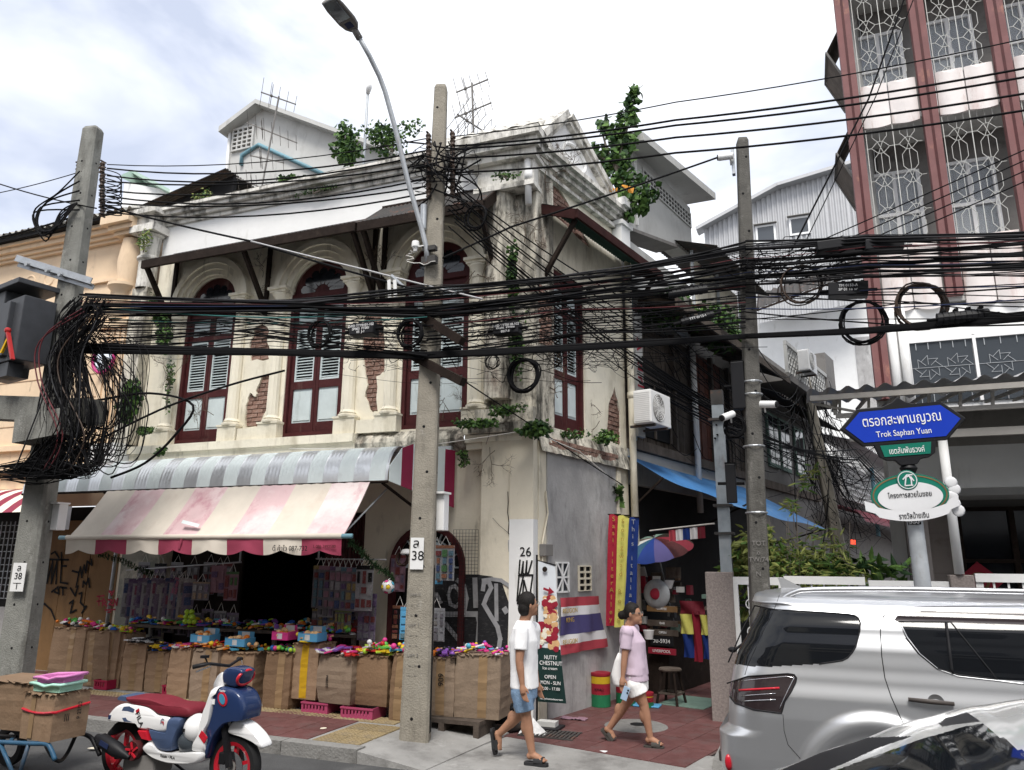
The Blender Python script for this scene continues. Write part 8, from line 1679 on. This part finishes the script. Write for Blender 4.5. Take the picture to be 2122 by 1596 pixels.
b=MB(); c=aty(*Z2(380,790),9.08+.02); b.loft([[c+XV*(w*math.cos(t))+YV*(.05*math.sin(t))+ZV*z+XV*sh for t in[2*math.pi*k/16 for k in range(16)]]for z,w,sh in((.19,.03,.035),(.1,.06,.02),(-.05,.085,.0),(-.15,.08,.01),(-.18,.05,.02))]); TB2=b.build('tote_bag','cloth_white',label='plain white tote bag hanging behind the arm of the woman',cat='bag',loc=c,smooth=True); b=MB(); b.tube([c+Vector((.03,-.03,.19)),c+Vector((.07,-.06,.40)),qw['sh']+Vector((-.0,.05,.07))],.009,6); b.build('strap','cloth_white',TB2)
# plants
def leafmesh(l,w):return[(0,0),(w,l*.3),(w*.9,l*.55),(0,l),(-w*.9,l*.55),(-w,l*.3)]
def leaves(m,c,spread,n,l,w,rng,droop=.5,mats=3):
 for _ in range(n):
  d=Vector((rng.gauss(0,1),rng.gauss(0,1),rng.gauss(0,1))); d=d.normalized()*rng.random()**.4
  p=Vector(c)+Vector((d.x*spread[0],d.y*spread[1],d.z*spread[2])); dirv=Vector((rng.gauss(0,1),rng.gauss(0,1)-.3,rng.gauss(0,.5)-droop)).normalized(); sd_=dirv.cross(Vector((rng.gauss(0,.4),-1,rng.gauss(0,.6)))).normalized(); s_=rng.uniform(.6,1.15); nn_=dirv.cross(sd_)
  m.cur=rng.randrange(mats); m.add([p+dirv*(y*s_)+sd_*(x*s_)+nn_*(abs(x)*.35*s_)for x,y in leafmesh(l,w)],[(0,1,2,3),(0,3,4,5)])
LM=['leaf','leaf2','leaf_dark']; rgp=random.Random(21)
def plant(name,label,base,stems,clumps,l=.09,w=.035,mats=LM,n=40,droop=.4,stem_r=.012,cat='plant'):
 t=thing(name,label,cat,base); b=MB()
 for s_ in stems:b.tube(smooth(s_,4),[lerp(stem_r,stem_r*.3,k/(len(s_)*4-3-1+1e-6))if True else 0 for k in range((len(s_)-1)*4+1)],6)
 b.build('stem','bark',t,True); b=MB()
 for c,sp,k in clumps:leaves(b,c,sp,int(n*k),l,w,rgp,droop,len(mats))
 b.build('foliage',mats,t); return t
YT_=12.3; A=lambda x,y,Y=YT_:aty(x,y,Y)
tb_=A(1298,455)
plant('peepul_sapling','tall leafy sapling sprouting from the gable shoulder of the corner house',tb_,[[tb_,A(1290,380),A(1285,320),A(1305,250),A(1315,200)],[A(1290,380),A(1255,300),A(1245,250)],[A(1292,400),A(1325,390)],[A(1288,350),A(1235,320)]],
[(A(1315,190),(.12,.1,.12),.6),(A(1308,215),(.16,.15,.2),.8),(A(1298,245),(.2,.15,.2),1),(A(1272,270),(.2,.15,.18),.9),(A(1250,255),(.15,.12,.12),.6),(A(1290,290),(.28,.2,.22),1.5),(A(1235,320),(.2,.15,.25),.9),(A(1275,330),(.3,.2,.25),1.5),(A(1300,365),(.3,.2,.25),1.4),(A(1335,400),(.25,.2,.2),1.2),(A(1285,410),(.3,.2,.25),1.4),(A(1250,370),(.22,.2,.25),.9),(A(1330,425),(.2,.15,.14),.7),(A(1300,440),(.2,.15,.14),.5)],.15,.06,n=70,droop=.9,stem_r=.035,cat='tree')
b=MB();
for px,py in((1238,375),(1272,392),(1303,384)):leaves(b,A(px,py,YT_-.35),(.04,.02,.04),2,.17,.065,rgp,.9,1)
o=b.build('foliage','leaf_orange',bpy.data.objects['peepul_sapling'])
def bush(label,px,py,Y,sp,n,l=.10,w=.04,name='roof_plant',stems=True,mats=LM,k=1.):
 c=A(px,py,Y); base=c-ZV*(sp[2]*.8+.02); st=[[base,c+Vector((rgp.uniform(-.6,.6)*sp[0],0,rgp.uniform(-.2,.7)*sp[2]))]for _ in range(4)]
 cl=[(c+Vector((rgp.uniform(-.6,.6)*sp[0],rgp.uniform(-.5,.5)*sp[1],rgp.uniform(-.6,.6)*sp[2])),(sp[0]*.6,sp[1]*.6,sp[2]*.5),1)for _ in range(8)]
 return plant(name,label,base,st,cl,l*.82,w*.82,mats,n//4,.5,.012)
bush('leafy plant rooted on the parapet left of the lamp arm',718,300,10.3,(.32,.25,.45),260,.13,.05); bush('small leafy plant on the mossy cornice before the stair tower',602,372,10.1,(.30,.2,.2),130,.11,.045); bush('dense green shrub behind the lamp arm above the roof',815,285,12.5,(.65,.4,.42),420,.12,.04); bush('yellowish weeds on the left end of the mossy cornice',420,405,10.2,(.25,.2,.12),90,.07,.02,mats=['leaf_yellow','leaf']); bush('low weeds at the foot of the lean-to roof',295,437,9.6,(.18,.15,.12),70,.08,.025,mats=['leaf_yellow','leaf'])
bush('fern like weeds on the peach pilaster capital',300,500,9.35,(.10,.1,.25),80,.10,.015,mats=['leaf_yellow','leaf2']); bush('broad leaved creeper hanging on the left end pier',340,690,9.4,(.14,.1,.4),190,.10,.045,'creeper'); bush('heart leaved vine sprouting beside the white end block',268,830,9.1,(.18,.15,.42),110,.15,.07,'creeper'); bush('weeds on the white end block by the floor ledge',305,890,9.3,(.25,.1,.08),110,.07,.025); bush('weed on the floor ledge below the first shuttered window',330,935,9.35,(.1,.08,.08),50,.08,.03)
bush('trailing weeds on the ledge left of the corner pier',985,875,9.35,(.32,.12,.10),170,.08,.03); bush('bushy weeds spilling over the corner pier ledge',1110,885,9.4,(.22,.15,.13),200,.09,.035); bush('weeds on the lane wall ledge by the drain pipe',1255,905,11.4,(.22,.15,.14),120,.08,.03); bush('ivy strip climbing the corner pier',1062,560,9.42,(.09,.06,.55),190,.09,.04,'creeper'); bush('ivy on the lower part of the corner pier',1070,720,9.4,(.10,.06,.6),170,.08,.035,'creeper'); bush('small fern hanging on the beige wall beside the awning',962,950,9.5,(.08,.05,.14),90,.06,.02); bush('small weeds on the corner capital',1050,362,9.3,(.2,.1,.05),60,.07,.02); bush('big leaf climbing the lane drain pipe',1274,1030,12.0,(.05,.05,.25),16,.22,.09,'creeper'); bush('roof garden greenery above the timber house eave',1440,660,14.5,(.8,.4,.3),420,.16,.05); bush('leafy growth under the timber house roof shed',1370,640,13.4,(.5,.3,.35),300,.14,.05,mats=['leaf','leaf_dark']); bush('palm like greenery beside the right pole',1500,690,15.5,(.3,.3,.45),160,.3,.03)
bush('dense creeper on the end pier below the tin hood',325,640,9.45,(.16,.08,.3),200,.08,.035,'creeper'); bush('creeper strand falling beside the first shuttered window',350,800,9.5,(.08,.06,.5),120,.06,.025,'creeper'); bush('weeds in the gutter along the front cornice',650,395,9.6,(.5,.08,.05),90,.06,.018); bush('weeds trailing off the lane brick ledge',1180,900,10.4,(.3,.1,.08),130,.06,.022); bush('ivy patch on the side of the corner pier',1095,640,9.75,(.1,.06,.45),130,.07,.03,'creeper'); bush('moss weeds around the corner pier base',1045,850,9.38,(.3,.08,.09),190,.06,.022)
tw_=MB()
def twig(p,d,L_,r,depth):
 e=p+d*L_; tw_.tube([p,(p+e)/2+Vector((rgp.gauss(0,.01),0,rgp.gauss(0,.01))),e],[r,r*.8,r*.5],4,cap=False)
 if depth:
  for _ in range(rgp.choice((2,2,3))):a=rgp.gauss(0,.7); dd=Vector((d.x*math.cos(a)-d.z*math.sin(a),d.y+rgp.gauss(0,.08),d.x*math.sin(a)+d.z*math.cos(a))).normalized(); twig(p+d*L_*rgp.uniform(.5,1),dd,L_*rgp.uniform(.55,.85),r*.7,depth-1)
for px,py,Y,n in((420,870,9.5,3),(555,560,9.6,3),(790,555,9.6,3),(930,830,9.55,4),(1000,560,9.4,4),(1130,700,9.7,5),(1155,800,10.0,4),(1180,340,10.2,5),(1120,330,9.6,4),(1015,920,9.45,3),(340,760,9.45,4),(1090,480,9.5,4),(1240,860,11.3,3)):
 for _ in range(n):twig(A(px+rgp.uniform(-25,25),py+rgp.uniform(-10,30),Y),Vector((rgp.gauss(0,.6),0,rgp.uniform(.2,1)*rgp.choice((1,1,-1)))).normalized(),rgp.uniform(.12,.26),.006,4)
tw_.build('dry_creeper','twig',kind='stuff',label='bare dry creeper twigs clinging to the old walls')
for k,(x,y)in enumerate(((-.75,11.3),(-.35,11.25),(.05,11.35),(.4,11.3),(-.1,11.55))):
 st=[[Vector((x+rgp.uniform(-.1,.1),y,0)),Vector((x+rgp.uniform(-.15,.15),y,1.4)),Vector((x+rgp.uniform(-.25,.35),y,2.5+.25*rgp.random()))]for _ in range(4)]
 cl=[(Vector((x+rgp.uniform(-.25,.25),y+rgp.uniform(-.2,.2),1.1+1.25*rgp.random())),(.28,.25,.28),1)for _ in range(9)]
 plant('bamboo_clump',['leafy clump at the granite post end of the bushes','yellowish bamboo clump beside the right pole','tall bamboo clump mid way along the white railing','bamboo clump near the sign post','dark bushy clump at the back of the bamboo'][k],(x,y,0),st,cl,(.17,.10,.15,.18,.12,.13)[k],.012 if k in(1,2,3)else.028,['leaf2','leaf_yellow','leaf_yellow']if k<4 else LM,90,.3,.012)
c=A(1690,975,11.2); plant('bamboo_clump','single bamboo shoot reaching above the bushes',(c.x-.3,11.2,0),[[Vector((c.x-.3,11.2,0)),A(1650,1050,11.2),c]],[(A(1665,1000,11.2),(.1,.1,.12),1),(c,(.14,.1,.1),1),(A(1640,1050,11.2),(.1,.1,.1),1)],.15,.014,['leaf_yellow','leaf2'],30,.2,.01)
for px,lb in((1790,'broad leaf rosette plant behind the lower railing panel'),(1845,'spiky potted plant behind the sign post'),(1735,'round leaved shrub behind the railing')):
 c=A(px,1180,11.3); plant('shrub',lb,(c.x,c.y,0),[[Vector((c.x,c.y,0)),c]],[(c,(.22,.2,.14),1),(c-ZV*.3,(.3,.2,.2),1)],.26,.035,LM,40,-.3,.02)
# lane stall, banners, flag
M('tarp',(.06,.20,.46),.45,.15,2.,.2,8,dirt=(.20,.30,.40),dirt_amt=.35,dscale=2); M('flag_red',(.42,.06,.08),.8,.08); M('flag_blue',(.08,.07,.19),.8,.08); M('flag_white',(.72,.71,.72),.8,.05); M('ban_red',(.42,.025,.05),.7,.08,4); M('ban_yellow',(.70,.66,.16),.7,.06,4); M('ban_blue',(.015,.04,.20),.7,.08,4); M('ban_dark',(.012,.035,.032),.6,.1); M('ban_white',(.68,.72,.76),.6,.05); M('gold',(.45,.3,.06),.6,.1)
TP=thing('tarpaulin','blue tarpaulin stretched as a lean-to over the lane stall','tarpaulin',S(5.5,.6,3))
tA,tB=S(2.75,.02,3.8),S(8.6,.05,3.75); tC,tD=S(3.0,.55,3.42),S(8.8,1.75,2.78)
b=MB(); b.grid(lambda u,v:tA.lerp(tB,u).lerp(tC.lerp(tD,u),v)-ZV*(.10*math.sin(math.pi*u)*(.4+.6*v)+.02*math.sin(u*21)*v),30,10); b.build('sheet','tarp',TP,True)
for k in(0,.45,1):p=tC.lerp(tD,k); b=MB(); b.bar(p,S((p-P0).dot(SV),-.05,p.z-.5),.03); b.build('strut','dark_wood',TP)
b=MB(); b.tube([S(2.95,.3,2.55),aty(1480,1085,11.3)],.012,6); b.build('washing_pole','cable_white',TP)
for(pl_,pr_,pt,pb_,mt,lb,tx,tcol,Y)in((1262,1302,1066,1297,'ban_red','red vertical cloth banner hung by the lane drain pipe','Sasi literAlley','gold',11.55),(1281,1304,1068,1300,'ban_yellow','yellow vertical cloth banner between the red and blue banners','Songwad Road','gold',11.5),(1304,1324,1072,1262,'ban_blue','navy vertical cloth banner next to the yellow banner','This italian','galv_dull',11.45)):
 a=aty(pl_ if mt!='ban_red' else 1262,pt,Y); c_=aty(pr_ if mt!='ban_red' else 1284,pt,Y); lo=aty(pl_-(8 if mt!='ban_blue' else 10),pb_,Y); hi_=aty(pr_-(12 if mt=='ban_yellow' else 24 if mt=='ban_red' else 6),pb_,Y); t=thing('banner',lb,'banner',lo)
 b=MB(); b.grid(lambda u,v:a.lerp(c_,u).lerp(lo.lerp(hi_ if mt!='ban_red' else aty(1278,pb_,Y),u),v)-YV*(.015*math.sin(u*5+v*7)),6,24); b.build('cloth',mt,t,True); b=MB(); b.tube([a-XV*.02,c_+XV*.02],.01,6); b.build('rod','dark_wood',t)
 mid0=a.lerp(c_,.5); mid1=lo.lerp(hi_,.5); n=len(tx)
 for k,ch_ in enumerate(tx):
  if ch_!=' ':text(ch_,'lettering',tcol,t,mid0 .lerp(mid1,(k+.7)/(n+.6))-YV*.03,XV,ZV,.10)
FL_=thing('striped_flag','red, white and blue striped flag pinned to the cement lane wall','flag',ats(1165,1360,.06)); cor=[ats(1161,1239,.05),ats(1241,1235,.05),ats(1260,1340,.07),ats(1160,1358,.07)]
for k,(v0,v1,mt)in enumerate(((0,1/6,'flag_red'),(1/6,2/6,'flag_white'),(2/6,4/6,'flag_blue'),(4/6,5/6,'flag_white'),(5/6,1,'flag_red'))):b=MB(); b.grid(lambda u,v:cor[0].lerp(cor[1],u).lerp(cor[3].lerp(cor[2],u),lerp(v0,v1,v))+NV*(.015*math.sin(u*9+v0*6+v)+.012*math.sin(u*23)),24,4); b.build('stripe',mt,FL_,True)
for s_,py in(('RELIGION',1266),('KING',1285),('RELIGION',1330)):text(s_,'lettering','gold',FL_,ats(1182,py,.09),SV,ZV,.09)
BX=aty(1112,1165,9.45); BS=thing('banner_stand','tall ice cream banner on a black stand beside the number 26 pilaster','banner',(BX.x,9.45,.02)); zt,zb=aty(1130,1163,9.45).z,aty(1130,1455,9.45).z; w0=aty(1147,1175,9.45).x-BX.x; w1=aty(1170,1450,9.45).x-BX.x
def bz(v0,v1,mt,nm,u0=0.,u1=1.,off=0.):b=MB(); b.grid(lambda u,v:Vector((BX.x+.02+lerp(w0,w1,lerp(v0,v1,v)**1.3)*lerp(u0,u1,u),9.45-off+.015*math.sin(lerp(v0,v1,v)*6+u),lerp(zt,zb,lerp(v0,v1,v))-.05*u*(1-lerp(v0,v1,v)))),6,14); return b.build(nm,mt,BS,True)
bz(0,.66,'ban_white','upper_print'); bz(.62,1,'ban_dark','lower_print',off=.004)
b=MB()
for k in range(70):v=.27+.36*rgp.random(); u=.1+.8*rgp.random()if v>.45 else.4+.5*rgp.random(); p=Vector((BX.x+.02+lerp(w0,w1,v**1.3)*u,9.432-k*.0001,lerp(zt,zb,v))); b.cur=rgp.randrange(3); b.lathe([(0,.002),(.03+.03*rgp.random(),0)],p,7,-YV)
b.build('dessert_print',['toy_peach','cream','paint_red'],BS)
def bt(s_,v,h,u=.5,mt='white_plain',wd=None):text(s_,'lettering',mt,BS,(BX.x+.02+lerp(w0,w1,v**1.3)*u,9.428,lerp(zt,zb,v)),XV,ZV,h,width=wd)
bt('NUTTY',.69,.07,.55,wd=.17); bt('CHESTNUT',.73,.07,.55,wd=.30); bt('Ice cream',.765,.05,.5); bt('OPEN',.825,.06); bt('MON - SUN',.865,.06,.5,wd=.26); bt('8.00 - 17.00',.905,.05); bt('nuurychestnuticecream',.975,.03,.5,wd=.3)
b=MB(); q=Vector((BX.x+.10,9.43,lerp(zt,zb,.2))); b.bar(q,q+Vector((.09,0,-.03)),.03,.004,-YV); b.add([q+Vector((.08,0,.02)),q+Vector((.15,0,-.045)),q+Vector((.06,0,-.08))],[(0,1,2)]); b.build('arrow','paint_red',BS)
b=MB(); b.lathe([(0,.003),(.035,0)],Vector((BX.x+.12,9.43,lerp(zt,zb,.06))),12,-YV); b.build('logo','dark_wood',BS)
b=MB(); b.tube([Vector((BX.x,9.46,.02)),Vector((BX.x,9.46,zt+.08))],.014,8); b.bar(Vector((BX.x,9.46,zt+.01)),Vector((BX.x+w0+.03,9.46,zt-.05)),.014); b.build('pole','black',BS); b=MB(); b.box(BX.x-.15,BX.x+.32,9.3,9.62,.022,.05); b.build('base_plate','black',BS); b=MB(); b.box(BX.x+.02,BX.x+.26,9.4,9.54,.052,.11); b.build('brick_weight','grey_wall',BS)
def drum(c,r,h,lb):
 t=thing('painted_drum',lb,'drum',c); c=Vector(c)
 for k,(a,d,mt)in enumerate(((0,.36,'drum_green'),(.36,.68,'drum_red'),(.68,.96,'drum_yellow'))):b=MB(); b.lathe([(r,h*a+.002),(r,h*d)],c,24); b.build('band',mt,t,True)
 b=MB(); b.lathe([(0,h),(r*1.04,h),(r*1.06,h-.02),(r*1.02,h-.045),(r,h-.05)],c,24); b.build('lid','drum_red',t,40); text('KHAO','lettering','black',t,c+Vector((.02,-r-.002,h*.52)),XV,ZV,.05)
M('drum_green',(.02,.16,.07),.5,.15,6); M('drum_red',(.30,.02,.035),.5,.15,6); M('drum_yellow',(.55,.36,.02),.5,.15,6)
p=atz(1240,1466,.03); drum((p.x,p.y+.14,.025),.14,.46,'red, yellow and green painted drum against the cement wall'); drum((p.x+.30,p.y+.42,.025),.14,.46,'second painted drum half hidden behind the first'); drum((p.x+.62,p.y+.35,.025),.10,.2,'small green bucket behind the legs of the woman')
uc=aty(1362,1140,12.6); UM=thing('parasol','rainbow panelled parasol tilted over the dark lane stall','parasol',uc); ua=Vector((-.12,-.35,.93)).normalized(); ue=ua.cross(YV).normalized(); uf=ua.cross(ue)
for k,mt in enumerate(('green_paint','old_wood','grey_wall','pipe_blue','ban_blue','flag_blue','maroon','sc_maroon','dark_wood','dark_wood','green_paint','dark_wood')):
 b=MB()
 def up_(u,v):a=2*math.pi*(k+u)/12+5.3; r=.60*math.sin(v*1.25)/math.sin(1.25); return uc+(ue*math.cos(a)+uf*math.sin(a))*r+ua*(.30*math.cos(v*1.25)-.09-.015*math.sin(math.pi*u)*v)
 b.grid(up_,4,6); b.build('panel',mt,UM,True)
b=MB(); b.tube([uc+ua*.25,uc-ua*1.6],.012,6); b.build('shaft','galv_dull',UM)
ST_=thing('market_stall','dark stepped stall of small shelves and hanging boards in the lane','stall',S(3.2,.5,0))
b=MB(); b.sbox(2.95,4.9,.0,.55,.02,.9); b.build('counter','dark_wood',ST_); b=MB(); b.sbox(2.95,4.9,-.08,-.04,.9,2.4); b.build('back_board','interior',ST_)
for t,z,mt,s_ in((2.9,1.32,'ochre','COFFEE'),(2.9,1.10,'old_wood','BAR'),(2.9,.96,'old_wood','OPEN')):b=MB(); c=S(t-.03,.5,z); b.ob(c,NV*.26,SV*.012,ZV*.045); sb=b.build('hanging_board',mt,ST_); text(s_,'lettering','white_plain',sb,c-SV*.016,NV,ZV,.05)
b=MB(); c=S(2.86,.48,.83); b.ob(c,NV*.19,SV*.01,ZV*.07); lpn=b.build('licence_plate','black',ST_); text('วม-5934','lettering','white_plain',lpn,c-SV*.013,NV,ZV,.085)
b=MB(); c=S(2.86,.48,.68); b.ob(c,NV*.23,SV*.02,ZV*.045); sc2=b.build('scarf','paint_red',ST_); text('LIVERPOOL','lettering','white_plain',sc2,c-SV*.024,NV,ZV,.06)
b=MB(); c=S(2.85,.42,1.55); b.lathe([(0,.03),(.16,.03),(.22,0),(.23,-.01)],c,28,-SV); b.build('tin_tray','galv_dull',ST_,True); b=MB(); b.ball(c-SV*.03,.09,12,8,(1,.3,1)); b.build('tray_motif','paint_red',ST_)
for k in range(9):c=S(2.9+.1*rgp.random(),.1+.75*rgp.random(),1.6+.35*rgp.random()); b=MB(); b.ob(c,NV*rgp.uniform(.05,.14),SV*.02,(ZV+NV*rgp.uniform(-.5,.5)).normalized()*rgp.uniform(.03,.1)); b.build('curio',rgp.choice(('grey_wall','black','white_plain','paint_red','old_wood')),ST_)
for k in range(34):c=S(3.0+.5*rgp.random(),.02+1.2*rgp.random(),.95+.06*rgp.random()+.9*rgp.random()**2); b=MB(); b.ob(c,NV*rgp.uniform(.03,.11),SV*rgp.uniform(.02,.07),ZV*rgp.uniform(.02,.09),rgp.uniform(.7,1)); b.build('curio',rgp.choice(('grey_dark','black','cardboard_dark','sc_maroon','old_wood','green_paint','grey_wall')),ST_)
for(o0,o1,z0,z1,mt)in((.75,1.15,1.25,1.45,'sc_maroon'),(.75,.95,.95,1.25,'ban_yellow'),(1.08,1.2,.95,1.25,'ban_yellow'),(.78,.95,.6,.95,'ban_blue'),(.95,1.08,.55,1.3,'paint_red'),(1.1,1.22,.6,.95,'ban_blue')):b=MB(); b.grid(lambda u,v:S(3.0+.03*math.sin(u*7+v*4),lerp(o0,o1,u),lerp(z0,z1,v)),6,6); b.build('hanging_shirt',mt,ST_,True)
st2=thing('bar_stool','dark round wooden stool in front of the lane stall','stool',S(2.3,.85,.02)); b=MB(); b.lathe([(0,.5),(.16,.5),(.17,.48),(.16,.46),(0,.46)],S(2.3,.85,.02),20); b.build('seat','old_wood',st2,40)
for s1,s2 in((-1,-1),(1,-1),(1,1),(-1,1)):b=MB(); b.bar(S(2.3+s1*.09,.85+s2*.09,.48),S(2.3+s1*.16,.85+s2*.16,.02),.03); b.build('leg','dark_wood',st2)
b=MB();
for z in(.18,):
 for s1,s2,s3,s4 in((-1,-1,1,-1),(1,-1,1,1),(1,1,-1,1),(-1,1,-1,-1)):b.bar(S(2.3+s1*.14,.85+s2*.14,z),S(2.3+s3*.14,.85+s4*.14,z),.025)
b.build('stretcher','old_wood',st2)
c=S(2.35,.5,.9); b=MB(); b.lathe([(0,.0),(.06,.0),(.085,.13),(.08,.13),(.055,.01),(0,.01)],c,20); b.build('flower_pot','white_paint',label='white patterned pot on the stall beside the woman',cat='pot',loc=c,smooth=40)
c=S(1.9,.62,.02); MB().box(c.x-.16,c.x+.22,c.y-.12,c.y+.12,.024,.05).build('plastic_dustpan','display_blue',label='light blue plastic dustpan lying on the lane paving',cat='dustpan',loc=c,bevel=.015)
c=S(2.6,1.05,.022); MB().ob(c+ZV*.006,SV*.45,NV*.35,ZV*.005).build('floor_mat','green_paint',label='dull green mat on the ground before the stall',cat='mat',loc=c)
for k,(mt,lb)in enumerate((('flag_red','red'),('flag_white','first white'),('ban_blue','navy'),('flag_white','second white'),('sc_maroon','maroon'))):a=S(2.95,.3,2.53).lerp(aty(1480,1087,11.3),.32+.11*k); c_=S(2.95,.3,2.53).lerp(aty(1480,1087,11.3),.43+.11*k); b=MB(); b.grid(lambda u,v:a.lerp(c_,u)-ZV*(.01+.17*v)+YV*.015*math.sin(u*9),6,3); b.build('bunting_cloth',mt,label=lb+' cloth pegged on the pole above the parasol',cat='cloth',loc=a,smooth=True)
c=aty(1225,1470,10.7); b=MB(); b.grid(lambda u,v:Vector((-3.25+.35*u,10.05+.16*v,.03+.04*abs(noise.noise(Vector((u*7,v*5,3)))))),16,8); b.build('crumpled_cloth','card_pink',label='crumpled red and white cloth on the ground by the banner stand',cat='cloth',loc=(-3.2,10.1,.03))
